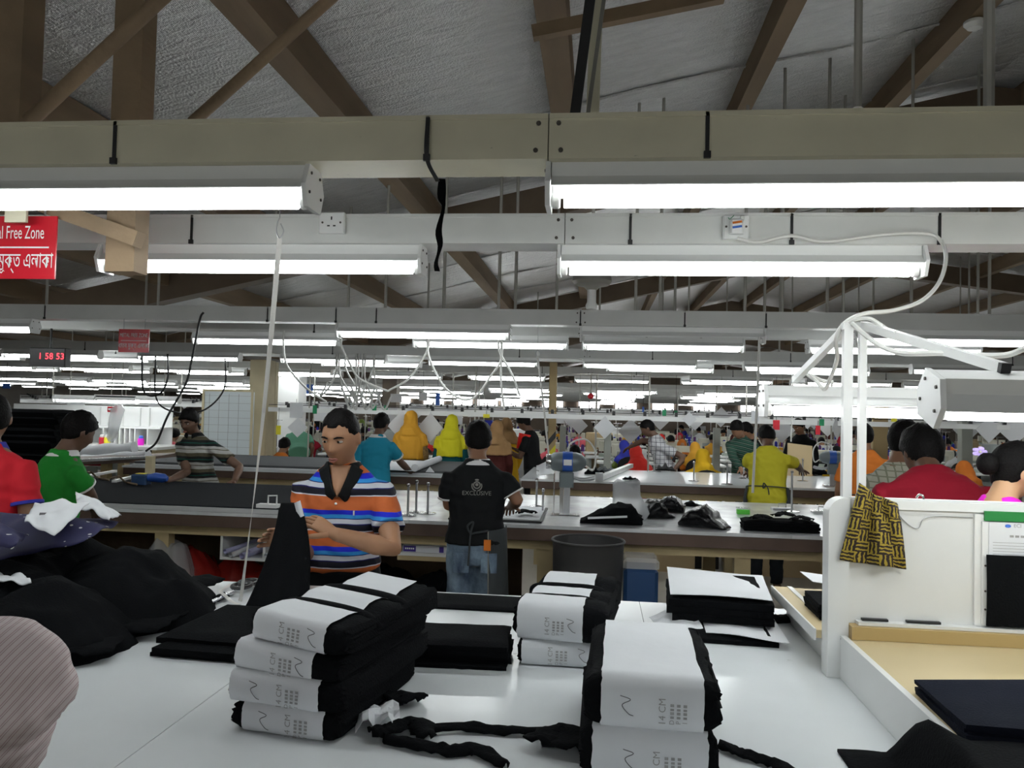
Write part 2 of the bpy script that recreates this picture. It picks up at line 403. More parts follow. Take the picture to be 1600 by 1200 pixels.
# ================================================================== CABLE TRUNKING
TZ0, TZ1 = 2.25, 2.352
def zip_tie(parent, X, Yf, hang=0):
    m = MB(); m.box(X - .0045, X + .0045, Yf - .004, Yf - .0005, TZ0 - .004, TZ1 + .004)
    m.box(X - .0045, X + .0045, Yf - .004, Yf + .06, TZ1, TZ1 + .004)
    m.box(X - .008, X + .008, Yf - .009, Yf, TZ0 - .004, TZ0 + .012)
    m.obj('cable_tie', 'black_plastic', parent)
ROWS = [1.87, 2.83, 5.54, 6.34, 9.0, 9.62, 12.75, 13.5]
def trunk(Yf, x0, x1, mt, ties, label, joint=-.13):
    t = world_thing('cable_trunking', label, 'trunking', (0, Yf, TZ0), 'cable trunking over the tables')
    for a, b in ((x0, joint), (joint, x1)):
        m = MB(); m.prism([(Yf, TZ0), (Yf + .145, TZ0), (Yf + .145, TZ1), (Yf, TZ1)], 'x', a + .0015, b - .0015); m.obj('duct', mt, t)
        m = MB(); m.prism([(Yf - .004, TZ1 - .006), (Yf + .149, TZ1 - .006), (Yf + .149, TZ1 + .006), (Yf - .004, TZ1 + .006)], 'x', a + .0015, b - .0015); m.obj('duct_lid', mt, t)
    for dx in (-.03, .03):
        for dz in (.02, .085): MB().lathe([(.006, 0), (.006, .003), (.003, .005)], 8).xf(Matrix.Translation((joint + dx * (1 if dz < .05 else .8), Yf, TZ0 + dz)) @ Matrix.Rotation(pi / 2, 4, 'X')).obj('screw', 'screw', t)
    for X in ties: zip_tie(t, X, Yf)
    return t
tx = lambda xs, y, Y: [atY(x, y, Y).x for x in xs]
trunk(1.87, -7.5, 8, 'cream_metal', tx((180, 668, 1105), 220, 1.87), 'cream cable trunking closest to the camera, above the two big lamps')
trunk(2.83, -7.5, 8, 'old_white_metal', tx((300, 985, 1237, 1468), 355, 2.83), 'white cable trunking carrying both wall sockets and the white cord')
trunk(5.54, -10, 11, 'old_white_metal', tx((70, 418, 525, 588, 907, 1070, 1197), 495, 5.54), 'white trunking just below the brown rafters, third from the camera')
trunk(6.34, -10, 11, 'old_white_metal', tx((490, 910, 1010, 1095, 1390), 545, 6.34), 'white trunking fourth from the camera, behind the double lamps')
for i, Yf in enumerate(ROWS[4:]): trunk(Yf, -14, 15, 'old_white_metal', [-6.2, -3.1, -.9, .6, 2.1, 4.4], ['white trunking fifth from the camera over the grey cutting table', 'white trunking sixth from the camera over the grey cutting table', 'white trunking seventh from the camera above the first sewing row', 'white trunking eighth from the camera above the sewing rows'][i])

# ================================================================== TUBE LIGHTS
def lamp_proto(far):
    """origin: middle of the top, hung under the trunking; 1.25 long"""
    t = thing('tube_light', 'x x x x', 'tube light'); h = .622
    c = [(-.032, 0), (.032, 0), (.032, -.034), (.062, -.062), (.060, -.064), (.026, -.040), (-.026, -.040), (-.060, -.064), (-.062, -.062), (-.032, -.034)]
    MB().prism([(y, z) for y, z in c], 'x', -h, h).obj('housing', 'lamp_white', t)
    hexc = [(-.040, .001), (.040, .001), (.066, -.055), (.045, -.108), (-.045, -.108), (-.066, -.055)]
    for s in (-1, 1):
        e = MB().prism(hexc, 'x', s * (h + .002), s * (h + .014)).obj('end_cap', 'lamp_white', t)
        if not far:
            for y, z in ((-.03, -.02), (.03, -.02), (-.04, -.07), (.04, -.07)):
                MB().lathe([(.004, 0), (.004, .003)], 6).xf(Matrix.Translation((s * (h + .014), y, z)) @ Matrix.Rotation(s * pi / 2, 4, 'Y')).obj('screw', 'screw', e)
        MB().lathe([(.017, 0), (.020, .004), (.020, .016), (.016, .02)], 10).xf(Matrix.Translation((s * (h - .020), 0, -.086)) @ Matrix.Rotation(s * pi / 2, 4, 'Y')).obj('lamp_holder', 'holder', t, smooth=True)
    n = 6 if far else 10
    MB().tube([(-h + .03, 0, -.086), (h - .03, 0, -.086)], .0175, n).obj('tube', 'tube_glow', t, smooth=True)
    return t
LP = lamp_proto(False); LF = lamp_proto(True); _used = {}
def lamp(X, Y, z, label, group, far=False, rotz=0, rotx=0):
    src = LF if far else LP
    if src.name not in _used: _used[src.name] = 1; c = src; c.location = (X, Y, z - .0005); c['label'] = label; c['group'] = group
    else: c = copy_tree(src, None, (X, Y, z), 0, label, group)
    c.rotation_euler = (rotx, 0, rotz)
    return c
G1 = 'tube lights over the cutting tables'
for X, Y, lb in ((-1.36, 1.93, 'big tube light at the upper left, hook and white strap at its end'), (.50, 1.93, 'biggest and brightest tube light, at the upper right'),
        (-1.29, 2.89, 'tube light partly behind the brown hanging post'), (.48, 2.89, 'tube light directly below the socket with the tricolour plug'),
        (-1.26, 5.60, 'tube light left of centre, upper of two close together above the main worker'), (-.88, 6.40, 'tube light left of centre, lower of two close together above the main worker'),
        (.50, 5.62, 'dark unlit batten above the lit lamp right of centre'), (.50, 6.40, 'lit tube light right of centre with a small clear shade, above the yellow-shirted worker'),
        (-2.78, 6.40, 'tube light right of the hanging small red sign'), (-4.9, 5.60, 'tube light at the left edge above the red digital clock'),
        (2.35, 5.60, 'tube light behind the white gantry posts, upper one'), (2.25, 6.40, 'tube light behind the white gantry posts, lower one'), (4.1, 5.60, 'tube light at the right edge behind the gantry arm')):
    c = lamp(X, Y, TZ0, lb, G1)
    if 'unlit' in lb:
        for ch in list(c.children):
            if ch.name.startswith('tube'): bpy.data.objects.remove(ch)
for Y in (-1.8, -.9):
    for X in (-3.1, -1.3, .5, 2.3): lamp(X, Y, TZ0, 'tube light behind the camera over the near table', 'tube lights behind the camera', True)
for X in (-3.2, 2.3): 
    for Y in (1.93, 2.89): lamp(X, Y, TZ0, 'tube light just outside the picture over the near table', 'tube lights beside the picture', True)
lamp(-4.6, 2.89, TZ0, 'tube light just outside the picture over the near table', 'tube lights beside the picture', True)
G2 = 'tube lights far down the hall'; cnt = {}
_ord = 'first second third fourth fifth sixth seventh eighth ninth tenth eleventh twelfth thirteenth fourteenth fifteenth sixteenth seventeenth eighteenth nineteenth twentieth'.split()
ROWN = {9.05: 'nearer row over the grey table', 9.68: 'farther row over the grey table', 12.8: 'nearer row over the first sewing tables', 13.55: 'farther row over the first sewing tables', 16.4: 'lamp row just past those two'}
for Yr in (9.05, 9.68, 12.8, 13.55, 16.4, 17.6, 18.8, 20.2, 21.6, 23.2, 25, 27, 29.5, 32, 35, 38.5, 42):
    half = min(.75 * Yr + 2, 22); per = 1.78 if Yr < 15 else (2.2 if Yr < 22 else 3.0 if Yr < 30 else 4.2)
    k0 = int(-half / per) - 1
    for k in range(k0, int(half / per) + 2):
        X = .48 + per * k + (.25 * sin(Yr * 7.3) if Yr > 9 else 0)
        if X < -.80 * Yr - 1 or X > .62 * Yr + 1.2 or abs(X) > 22: continue
        if rnd.random() < (.12 if Yr < 16 else .22): continue
        cnt[Yr] = cnt.get(Yr, 0) + 1; od = _ord[min(cnt[Yr], 20) - 1]
        lb = ('tube light %s from the left in the %s' % (od, ROWN[Yr])) if Yr in ROWN else 'small tube light in the bright band far down the hall'
        lamp(X, Yr, TZ0 - (.1 if Yr > 15 else 0), lb, G2 + (' over the grey table' if Yr < 11 else ' over the first sewing rows' if Yr < 15 else ''), True)
# far lighting ducts
for Yf in (16.4, 17.6, 18.8, 20.2, 21.6, 23.2, 25, 27, 29.5, 32, 35, 38.5, 42):
    t = MB().box(-22, 22, Yf - .05, Yf + .05, TZ0 - .0995, TZ0 - .02).obj('lighting_duct', 'old_white_metal'); tag(t, 'white lighting duct far down the hall among the lamp rows', 'trunking', 'far lighting ducts')
# ================================================================== TEXT
WORK = bpy.data.scenes.new('work')          # empty side scene: modifiers and lettering are evaluated here, then it is removed
def bake(o):
    WORK.collection.objects.link(o); vl = WORK.view_layers[0]; vl.update()
    return bpy.data.meshes.new_from_object(o.evaluated_get(vl.depsgraph))
_txt = {}
def text_data(body, size, mt, sp=1.0, th=0):
    k = (body, size, mt, sp, th)
    if k in _txt: return _txt[k]
    cu = bpy.data.curves.new('lettering', 'FONT'); cu.body = body; cu.size = size; cu.align_x = 'CENTER'; cu.align_y = 'CENTER'; cu.space_character = sp; cu.extrude = th; cu.resolution_u = 3
    o = bpy.data.objects.new('lettering_src', cu); d = bake(o)
    bpy.data.objects.remove(o); bpy.data.curves.remove(cu)
    d.materials.clear(); d.materials.append(M_(mt)); d.name = 'lettering'; _txt[k] = d; return d
def lettering(body, size, mt, parent, Mx, sp=1.0, name='lettering'):
    o = link(name, text_data(body, size, mt, sp), parent); o.matrix_local = Mx; return o
def frame(o, x, y, z=None):   # matrix from origin and axes
    x = Vector(x).normalized(); y = Vector(y).normalized(); z = x.cross(y)
    m = Matrix((x, y, z)).transposed().to_4x4(); m.translation = Vector(o); return m

# ================================================================== TABLES
T = .92
def table(name, label, x0, x1, y0, y1, splits, legx, top='table_white', apron=.10):
    t = world_thing(name, label, 'table', ((x0 + x1) / 2, (y0 + y1) / 2, 0))
    xs = [x0] + list(splits) + [x1]
    for a, b in zip(xs, xs[1:]): MB().box(a + .001, b - .001, y0, y1, T - .022, T).obj('top_board', top, t)
    MB().box(x0 + .01, x1 - .01, y0 + .012, y0 + .05, T - apron, T - .022).obj('apron', 'table_edge', t)
    MB().box(x0 + .01, x1 - .01, y1 - .05, y1 - .012, T - apron, T - .022).obj('apron', 'table_edge', t)
    for X in legx:
        for Y in (y0 + .12, y1 - .2):
            MB().box(X - .05, X + .05, Y, Y + .08, 0, T - apron - .06).obj('leg', 'timber_cream', t)
        MB().box(X - .04, X + .04, y0 + .12, y1 - .12, T - apron - .07, T - apron).obj('cross_beam', 'timber_cream', t)
    for Y in (y0 + .1, y1 - .16): MB().box(x0 + .1, x1 - .1, Y, Y + .04, T - apron - .07, T - apron).obj('rail', 'timber_cream', t)
    return t
NT = table('cutting_table', 'big glossy white cutting table in front, covered with bundles', -4.2, 3.4, 1.22, 3.13, (-2.0, -.94, .175, 1.3, 2.4), (-3.5, -1.5, .5, 2.5))
mat('table_blotchy', (.66, .68, .69), .2, var=.22, vscale=5, spec=.45)  # blotchy tone: dark smudges, plus grey reflections painted into the colour
MT = table('cutting_table', 'long middle cutting table with brown edge and dark fabric at one end', -7.6, 4.6, 5.06, 6.86, (-6, -3.6, -1.2, 1.2, 3.4), (-5.5, -4.2, -2.95, -.32, .93, 2.2, 3.6), 'table_blotchy')
ft = table('cutting_table', 'farthest white cutting table with the man in checked shirt behind it', -.80, 3.5, 8.42, 10.2, (1.6,), (-.6, 1.4, 2.6, 3.3))
gt = table('cutting_table', 'long far cutting table spread with grey fabric', -5.3, -1.35, 8.42, 10.3, (-4,), (-5, -4.3, -2))
# fabric lays on the tables
lay = world_thing('fabric_lay', 'smooth dark charcoal fabric spread over the left of the middle table', 'fabric', (-3.5, 5.9, T))
MB().box(-7.3, -1.75, 5.10, 6.6, T + .001, T + .035).obj('spread', 'dark_cloth', lay)
MB().box(-7.3, -1.75, 5.075, 5.10, T + .001, T + .028).obj('underlay_edge', 'paper_grey', lay)
gl = world_thing('fabric_lay', 'grey fabric spread over the long far table', 'fabric', (-4, 9.4, T))
MB().box(-5.2, -1.40, 8.50, 10.1, T + .001, T + .045).obj('spread', 'grey_cloth', gl)
MB().box(-5.2, -1.40, 8.44, 8.498, T + .001, T + .02).obj('underlay_edge', 'paper', gl)

# ================================================================== BUNDLES ON THE NEAR TABLE
def bundle(label, loc, rotz, W, L, H, eL=.02, eR=.03, seed=0, marks=True, cover=1.0, squeeze=(), note=None, taper=0, back_ragged=.03, roll=0):
    """folded pack of black cloth with a sheet of paper wrapped over its front fold; local x across, y back, z up"""
    t = thing('cloth_bundle', label, 'bundle', loc, rotz, 'paper-wrapped bundles of black cloth'); r = random.Random(seed)
    t.rotation_euler[1] = roll; a = H / 2
    def prof(off, y1, k=22, nb=5):      # open profile: from bottom back round the front fold to the top back
        P = []
        for i in range(nb): P.append((y1 * (1 - i / nb) + a * (i / nb), -off))
        for i in range(k + 1):
            th = -pi / 2 - pi * i / k
            c, s_ = cos(th), sin(th)
            P.append((a + (abs(c) ** .75) * (1 if c > 0 else -1) * (a * .8 + off), a + (abs(s_) ** .8) * (1 if s_ > 0 else -1) * (a + off)))
        for i in range(1, nb + 9): P.append((a + (y1 - a) * i / (nb + 8), H + off))
        return P
    def sag(y, z, x):
        q = 1.0
        for sy, d in squeeze: q -= d * exp(-((y - sy) / .028) ** 2)
        q += .05 * sin(y * 19 + seed) * (z > a)
        return z * q
    # cloth: slices along x
    R = []; n = 22
    for i in range(n + 1):
        u = i / n; x = -W / 2 - eL + (W + eL + eR) * u
        edge = min(u, 1 - u) * n; sh = 1 - .35 * exp(-edge * 1.1)
        y1 = L + r.uniform(-back_ragged, back_ragged)
        P = prof(0, y1)
        ring = []
        jx = r.uniform(-.004, .004)
        for (y, z) in P:
            zz = a + (sag(y, z, x) - a) * sh; yy = a + (y - a) * (1 if y > a else sh)
            ring.append((x + (r.uniform(-.006, .006) if edge < 1 else jx), yy, max(zz + r.uniform(-.0015, .0015), .001)))
        R.append(ring)
    MB().rings(R).obj('cloth', 'black_cloth', t, smooth=True, ang=60)
    # layered edges of the plies on both sides
    for s_, e in ((-1, eL), (1, eR)):
        for k in range(5):
            m = MB()
            z = H * (.18 + .16 * k); x0 = s_ * (W / 2 + e - .004); dx = s_ * r.uniform(.004, .012)
            y0 = a * .6; m.add([(x0, y0, z), (x0 + dx, y0 + .02, z - .004), (x0 + dx * .8, L * .9, z - .004), (x0, L, z), (x0, y0, z + .006), (x0, L, z + .006)], [(0, 1, 2, 3), (4, 5, 2, 1), (0, 4, 1), (3, 2, 5)])
            m.obj('ply', 'black_cloth', t)
    # paper wrap
    R = []; n = 12
    y1 = L * cover
    P = prof(.0025, y1)[3:]
    R = []
    for i in range(n + 1):
        u = i / n; x = -W / 2 + W * u; ring = []
        for j, (y, z) in enumerate(P):
            zz = sag(y, z, x) + .0012 * mnoise.noise((x * 30, j * .5, seed)) + (.003 if z > a else 0)
            xx = x + .003 * mnoise.noise((j * .45, seed, i)) * (1 if i in (0, n) else 0) + taper * (y / L) * (-(u - .5)) * W
            ring.append((xx, y, max(zz, .0012)))
        R.append(ring)
    k = len(P); v = [p for q in R for p in q]; f = [(i * k + j, i * k + j + 1, (i + 1) * k + j + 1, (i + 1) * k + j) for i in range(n) for j in range(k - 1)]
    pm = MB(); pm.add(v, f); pp = pm.obj('paper_wrap', 'paper', t, smooth=True, ang=180)
    if marks:
        yf = a * .2 - .0052
        for q, (tx_, sz) in enumerate((('14 CM', .019), ('D', .013), ('P', .013), ('I', .013))):
            xq = .0 + .0125 * q + (.006 if q else 0) + .02 * sin(seed)
            if q:
                for kk in range(4): MB().box(xq - .0035, xq + .0035, yf - .0002, yf, a * .92 - .012 + .0075 * kk, a * .92 - .0075 + .0075 * kk + .001 * (kk % 2)).obj('printed_block', 'faint_ink', pp)
                lettering(tx_, sz, 'faint_ink', pp, frame((xq, yf, a * .92 - .019), (0, 0, 1), (-1, 0, 0))); continue
            lettering(tx_, sz, 'faint_ink', pp, frame((.0 + .0125 * q + (.006 if q else 0) + .02 * sin(seed), yf, a * .92), (0, 0, 1), (-1, 0, 0)))
        c0 = (.066 if sin(seed) < .3 else -.045) + .006 * sin(seed * 3)
        sq = curve_pts([(c0 - .012, yf, a + .022), (c0 + .008, yf, a + .015), (c0 - .008, yf, a + .004), (c0 + .004, yf, a - .012), (c0 + .014, yf, a - .016)], 6)
        MB().tube(sq, .0008, 4).obj('pen_mark', 'ink', pp)
    for sy, d in squeeze:
        zt = H * (1 - d) + .006
        pts = curve_pts([(-W / 2 - eL, sy, zt * .6), (-W / 2, sy, zt - .002), (0, sy + .004, zt + .003), (W / 2, sy, zt), (W / 2 + eR, sy, zt * .6)], 6)
        MB().tube(pts, .019, 8, flat=(.4, Vector((0, 0, 1)))).obj('tie_strip', 'black_cloth', t, smooth=True)
    return t
s1 = -.16
bundle('lowest bundle of the four-high stack, black fold showing at its side', (-.675, 1.695, T + .001), s1, .20, .46, .058, .03, .03, 1, cover=.55)
bundle('second bundle up in the four-high stack, with pen squiggle', (-.70, 1.70, T + .060), s1 - .03, .225, .50, .064, .008, .05, 2, cover=.62)
bundle('third bundle up in the four-high stack, creased paper front', (-.710, 1.715, T + .125), s1 - .05, .20, .48, .060, .008, .06, 3, cover=.5, roll=.05)
bundle('top bundle of the four-high stack, tied twice with black strips', (-.680, 1.72, T + .187), s1 - .09, .19, .47, .066, .012, .045, 4, roll=.08, squeeze=((.16, .22), (.32, .2)), taper=.2, back_ragged=.01)
bundle('lower bundle of the two-high stack near the table middle', (-.10, 2.275, T + .001), 0, .205, .44, .070, .008, .03, 5)
bundle('upper bundle of the two-high stack, pen squiggle and black ties', (-.125, 2.265, T + .072), -.12, .19, .47, .100, .012, .06, 6, squeeze=((.17, .16), (.33, .16)), taper=.15)
bundle('lower of the two big bundles closest to the camera', (.115, 1.585, T + .001), 0, .225, .47, .098, .02, .02, 7)
bundle('upper of the two big bundles closest to the camera, lettering on front', (.118, 1.59, T + .101), -.03, .20, .46, .100, .03, .032, 8)

def cloth_pad(label, name, loc, rotz, W, L, H, mt='black_cloth', seed=0, layers=4, jit=.012, cat='fabric', th=None, group=None):
    """stack of flat folded cloth layers with uneven edges"""
    t = thing(name, label, cat, loc, rotz, group); r = random.Random(seed); h = H / layers
    for k in range(layers):
        x0 = -W / 2 + r.uniform(-jit, jit); x1 = W / 2 + r.uniform(-jit, jit); y0 = r.uniform(-jit, jit); y1 = L + r.uniform(-jit, jit)
        m = MB(); nx, ny = 14, 10
        def fn(u, v):
            x = x0 + (x1 - x0) * u; y = y0 + (y1 - y0) * v
            e = min(u, 1 - u, v, 1 - v)
            x += (.004 * mnoise.noise((y * 40, k, seed))) * (u in (0, 1)); y += (.004 * mnoise.noise((x * 40, k, seed + 5))) * (v in (0, 1))
            z = h * (k + 1) - .0005 - (h * .45 if e == 0 else 0) + .004 * mnoise.noise((x * 9, y * 9, seed)) * (1 if e > 0 else 0) * (k == layers - 1)
            return (x, y, z)
        m.sheet(fn, nx, ny, h * .93).obj('layer', mt, t, smooth=True, ang=50)
    return t
cloth_pad('flat black folded stack lying between the fabric heap and the bundles', 'folded_cloth_stack', (-1.10, 2.17, T + .001), -.06, .30, .42, .055, seed=3, layers=3, jit=.02)
cloth_pad('thick black folded roll between the two bundle stacks', 'folded_cloth_stack', (-.375, 2.22, T + .001), .05, .30, .20, .075, seed=4, layers=4, jit=.016)
lb = cloth_pad('long black cloth strip with notched edge along the table back', 'cloth_strip', (-.42, 2.86, T + .001), 0, .60, .22, .012, seed=5, layers=1, jit=.002)
# white board-like pattern packs at the right of the table
pk = cloth_pad('black cloth pack with a white pattern sheet on top, at the table back', 'cloth_pack', (.42, 2.72, T + .045), -.08, .33, .44, .075, seed=6, layers=3, jit=.012, cat='bundle')
MB().sheet(lambda u, v: (-.165 + .33 * u + .03 * v * (u - .3), .0 + .45 * v, .0785 + .006 * sin(3 * u + 2 * v)), 10, 10, .002).obj('pattern_sheet', 'paper', pk, smooth=True)
cp2 = cloth_pad('lowest cloth pack beneath the white topped pack, with white paper', 'cloth_pack', (.44, 2.60, T + .001), -.05, .30, .40, .026, seed=7, layers=1, jit=.01, cat='bundle')
MB().sheet(lambda u, v: (-.08 + .25 * u, .03 + .42 * v - .05 * u, .028 + .004 * sin(5 * u)), 10, 10, .002).obj('pattern_sheet', 'paper', cp2, smooth=True)
pl = thing('plastic_sleeve', 'crumpled clear plastic and white paper in front of the cloth pack', 'plastic sheet', (.27, 2.72, T + .004), .2)
MB().sheet(lambda u, v: (-.06 + .14 * u, -.06 + .16 * v, .02 + .06 * v * u + .012 * mnoise.noise((u * 4, v * 4, 2))), 10, 10, .001).obj('sheet', 'paper', pl, smooth=True)
# loose black cloth ribbons in front
def ribbon(label, pts, wd, seed, mt='black_cloth', cat='cloth scrap', zoff=.004):
    C = curve_pts(pts, 8); m = MB(); n = len(C)
    t = world_thing('cloth_scrap', label, cat, C[0])
    def fn(u, v):
        i = min(int(u * (n - 1) + .5), n - 1); p = C[i]; q = C[min(i + 1, n - 1)] - C[max(i - 1, 0)]; s_ = Vector((-q.y, q.x, 0)).normalized()
        ww = wd * (1 + .45 * mnoise.noise((u * 6, seed, 0))) * (.35 if u in (0, 1) else 1)
        return p + s_ * ww * (v - .5) + Vector((0, 0, zoff + .010 * abs(mnoise.noise((u * 8, v * 2, seed))) + .010 * sin(pi * v) + .005 * abs(sin(v * 4 + u * 5))))
    m.sheet(fn, n - 1, 6, .004).obj('cloth', mt, t, smooth=True, ang=180); return t
Z = lambda x, y: atZ(x, y, T)
ribbon('black cloth ribbon lying straight in front of the stacks, upper strand', [Z(640, 1150), Z(720, 1143), Z(800, 1148), Z(905, 1150)], .035, 1)
ribbon('black cloth ribbon curling down to the lower picture edge', [Z(600, 1160), Z(660, 1172), Z(700, 1180), Z(745, 1178), Z(790, 1205)], .045, 2)
ribbon('knotted black cloth scrap at the left end of the ribbons', [Z(578, 1158), Z(610, 1150), Z(650, 1140), Z(668, 1165)], .055, 3, zoff=.012)
ribbon('bunched black cloth scrap beside the biggest bundles', [Z(838, 1180), Z(860, 1165), Z(885, 1160), Z(895, 1190)], .08, 4, zoff=.02)
ribbon('black cloth strip trailing from the big bundles to the right', [Z(1125, 1168), Z(1160, 1185), Z(1210, 1200), Z(1260, 1230)], .035, 5)
ribbon('small black scrap below the flat folded stack', [Z(362, 1036), Z(385, 1038)], .02, 6)
ribbon('black cloth scrap fanned out behind the four-high stack', [Z(600, 1105), Z(630, 1100), Z(645, 1108)], .09, 7, zoff=.012)
ribbon('black cloth scrap lying by the partition end', [Z(1195, 965), Z(1215, 972), Z(1232, 968)], .07, 8)
wr = thing('crumpled_paper', 'crumpled white paper scrap behind the lowest bundle of the tall stack', 'paper', Z(590, 1135), .3)
MB().sheet(lambda u, v: (-.05 + .1 * u, -.05 + .11 * v, .008 + .05 * abs(mnoise.noise((u * 2.2, v * 2.2, 9))) + .02 * u * v), 7, 7, .001).obj('sheet', 'paper', wr)

# ================================================================== HEAP OF BLACK CLOTH
def mound(m, cx, cy, rx, ry, h, seed, rot=0, na=128, nr=46, fold=.045, zb=T, power=1.9):
    v = []; f = []
    for j in range(nr + 1):
        r_ = j / nr
        for i in range(na):
            th = 2 * pi * i / na
            out = 1 + .20 * mnoise.noise((cos(th) * 1.6, sin(th) * 1.6, seed)) + .07 * mnoise.noise((cos(th) * 5, sin(th) * 5, seed + 3))
            x = rx * r_ * out * cos(th); y = ry * r_ * out * sin(th)
            X = cx + x * cos(rot) - y * sin(rot); Y = cy + x * sin(rot) + y * cos(rot)
            wx = X + .10 * mnoise.noise((X * 3, Y * 3, seed + 9)); wy = Y + .10 * mnoise.noise((X * 3, Y * 3, seed + 19))
            rid = 1 - abs(mnoise.noise((wx * 5, wy * 3.4, seed + 2))) * 2; rid2 = 1 - abs(mnoise.noise((wx * 10, wy * 8, seed + 4))) * 2
            z = h * (1 - r_ ** power) * (1 + .28 * mnoise.noise((X * 2.2, Y * 2.2, seed + 7)))
            z += (fold * rid + fold * .45 * rid2) * (1 - r_ ** 6)
            v.append((X, Y, zb + max(z, 0) + .006 * (1 - r_)))
    for j in range(nr):
        for i in range(na): f.append((j * na + i, (j + 1) * na + i, (j + 1) * na + (i + 1) % na, j * na + (i + 1) % na))
    m.add(v, f); return m
heap = MB()
mound(heap, -2.02, 2.52, .66, .50, .21, 3, .25)
mound(heap, -1.64, 2.62, .34, .36, .15, 8, .3, 80, 26)
mound(heap, -1.62, 2.20, .27, .27, .125, 14, -.3, 80, 24)
mound(heap, -1.95, 2.20, .34, .25, .15, 15, .2, 80, 24)
hp = heap.obj('cloth_heap', 'black_cloth', None, smooth=True, ang=180); tag(hp, 'large tumbled heap of black cut cloth at the left of the table', 'cloth heap', None, 'stuff')
for lbl, pts, wd, sd in (('black cloth piece sliding off the heap beside the striped sleeve', [Z(110, 1045), Z(150, 1000), Z(160, 950)], .18, 21), ('black cloth piece at the foot of the heap beside the flat folded stack', [Z(185, 1005), Z(240, 975), Z(290, 940)], .20, 22), ('black cloth corner reaching towards the scissors', [Z(255, 930), Z(300, 925), Z(330, 915)], .15, 23)):
    ribbon(lbl, pts, wd, sd, zoff=.03)
# patterned navy cloth and white pattern paper on the heap
def draped(name, label, cat, mt, corners, bulge, seed, n=16, th=.003, hole=None):
    P = [Vector(c) for c in corners]; t = world_thing(name, label, cat, P[0])
    def fn(u, v):
        p = (P[0] * (1 - u) + P[1] * u) * (1 - v) + (P[3] * (1 - u) + P[2] * u) * v
        return p + Vector((0, 0, bulge * sin(pi * u) * sin(pi * v) + .02 * mnoise.noise((u * 3, v * 3, seed))))
    MB().sheet(fn, n, n, th).obj('sheet', mt, t, smooth=True, ang=180); return t
def dots_mat():
    m = mat('navy_dots', (.012, .012, .06), .8); nt = m.node_tree; N = nt.nodes.new; L = nt.links.new; B = nt.nodes['Principled BSDF']
    tc = N('ShaderNodeTexCoord'); vo = N('ShaderNodeTexVoronoi'); vo.inputs['Scale'].default_value = 22; L(tc.outputs['Object'], vo.inputs['Vector'])
    lt = N('ShaderNodeMath'); lt.operation = 'LESS_THAN'; lt.inputs[1].default_value = .13; L(vo.outputs['Distance'], lt.inputs[0])
    mx = N('ShaderNodeMix'); mx.data_type = 'RGBA'; mx.inputs['A'].default_value = (.012, .012, .06, 1); mx.inputs['B'].default_value = (.6, .6, .55, 1)
    L(lt.outputs[0], mx.inputs['Factor']); L(mx.outputs['Result'], B.inputs['Base Color'])
dots_mat()
draped('patterned_cloth', 'navy dotted cloth draped on top of the black heap', 'cloth', 'navy_dots', [atY(-30, 880, 2.35), atY(130, 845, 2.35), atY(185, 815, 2.65), atY(0, 800, 2.7)], .05, 1)
draped('patterned_cloth', 'navy and white cloth bunched at the left edge of the heap', 'cloth', 'navy_dots', [atY(-40, 860, 2.2), atY(25, 850, 2.2), atY(45, 835, 2.35), atY(-20, 815, 2.4)], .03, 2)
draped('pattern_paper', 'white paper pattern piece with a small hole, over the navy cloth', 'paper', 'paper', [atY(38, 815, 2.30), atY(85, 836, 2.28), atY(140, 785, 2.5), atY(55, 785, 2.55)], .01, 3)
draped('pattern_paper', 'curved white paper pattern behind the one with the hole', 'paper', 'paper', [atY(120, 790, 2.6), atY(170, 812, 2.55), atY(190, 805, 2.65), atY(118, 768, 2.75)], .025, 4)
draped('pattern_paper', 'white paper sheet sticking out under the navy cloth', 'paper', 'paper', [atY(-20, 905, 2.15), atY(48, 910, 2.12), atY(40, 900, 2.25), atY(-20, 893, 2.3)], .004, 5)
hole = world_thing('pattern_notch', 'small dark notch opening in the white pattern paper', 'notch', atY(66, 803, 2.38))
MB().add([atY(62, 801, 2.36), atY(73, 801, 2.36), atY(70, 804, 2.35), atY(61, 805, 2.35)], [(0, 3, 2, 1)]).obj('notch', 'ink', hole)
# ================================================================== SCISSORS, STRAP ON THE TABLE
sc_ = world_thing('cutting_shears', 'steel shears with black grips lying near the table back edge', 'shears', Z(350, 935))
MB().bar(Z(322, 944) + V(0, 0, .008), Z(362, 930) + V(0, 0, .012), .02, .008).obj('blade', 'chrome', sc_)
MB().bar(Z(328, 948) + V(0, 0, .014), Z(366, 928) + V(0, 0, .014), .016, .006).obj('blade', 'chrome', sc_)
for (x, y) in ((378, 922), (388, 917)):
    c = Z(x, y); MB().tube([c + V(.034 * cos(t_) , .05 * sin(t_), .018) for t_ in np.linspace(0, 2 * pi, 17)], .008, 6).obj('grip', 'black_plastic', sc_, smooth=True)
ribbon('dark cloth offcut lying between the heap and the shears', [Z(300, 938), Z(330, 940), Z(352, 934)], .05, 31)
st = world_thing('hanging_strap', 'white woven strap hanging from a wire hook under the lamp down to the table', 'strap', atY(437, 372, 2.55))
top = atY(437, 340, 2.5); mid = atY(437, 372, 2.5); end = Z(375, 948)
MB().tube(curve_pts([top, top + V(-.008, 0, -.02), mid + V(-.012, 0, .02), mid, mid + V(.012, 0, .022), top + V(.004, 0, -.02)], 6), .0022, 6).obj('wire_hook', 'steel', st, smooth=True)
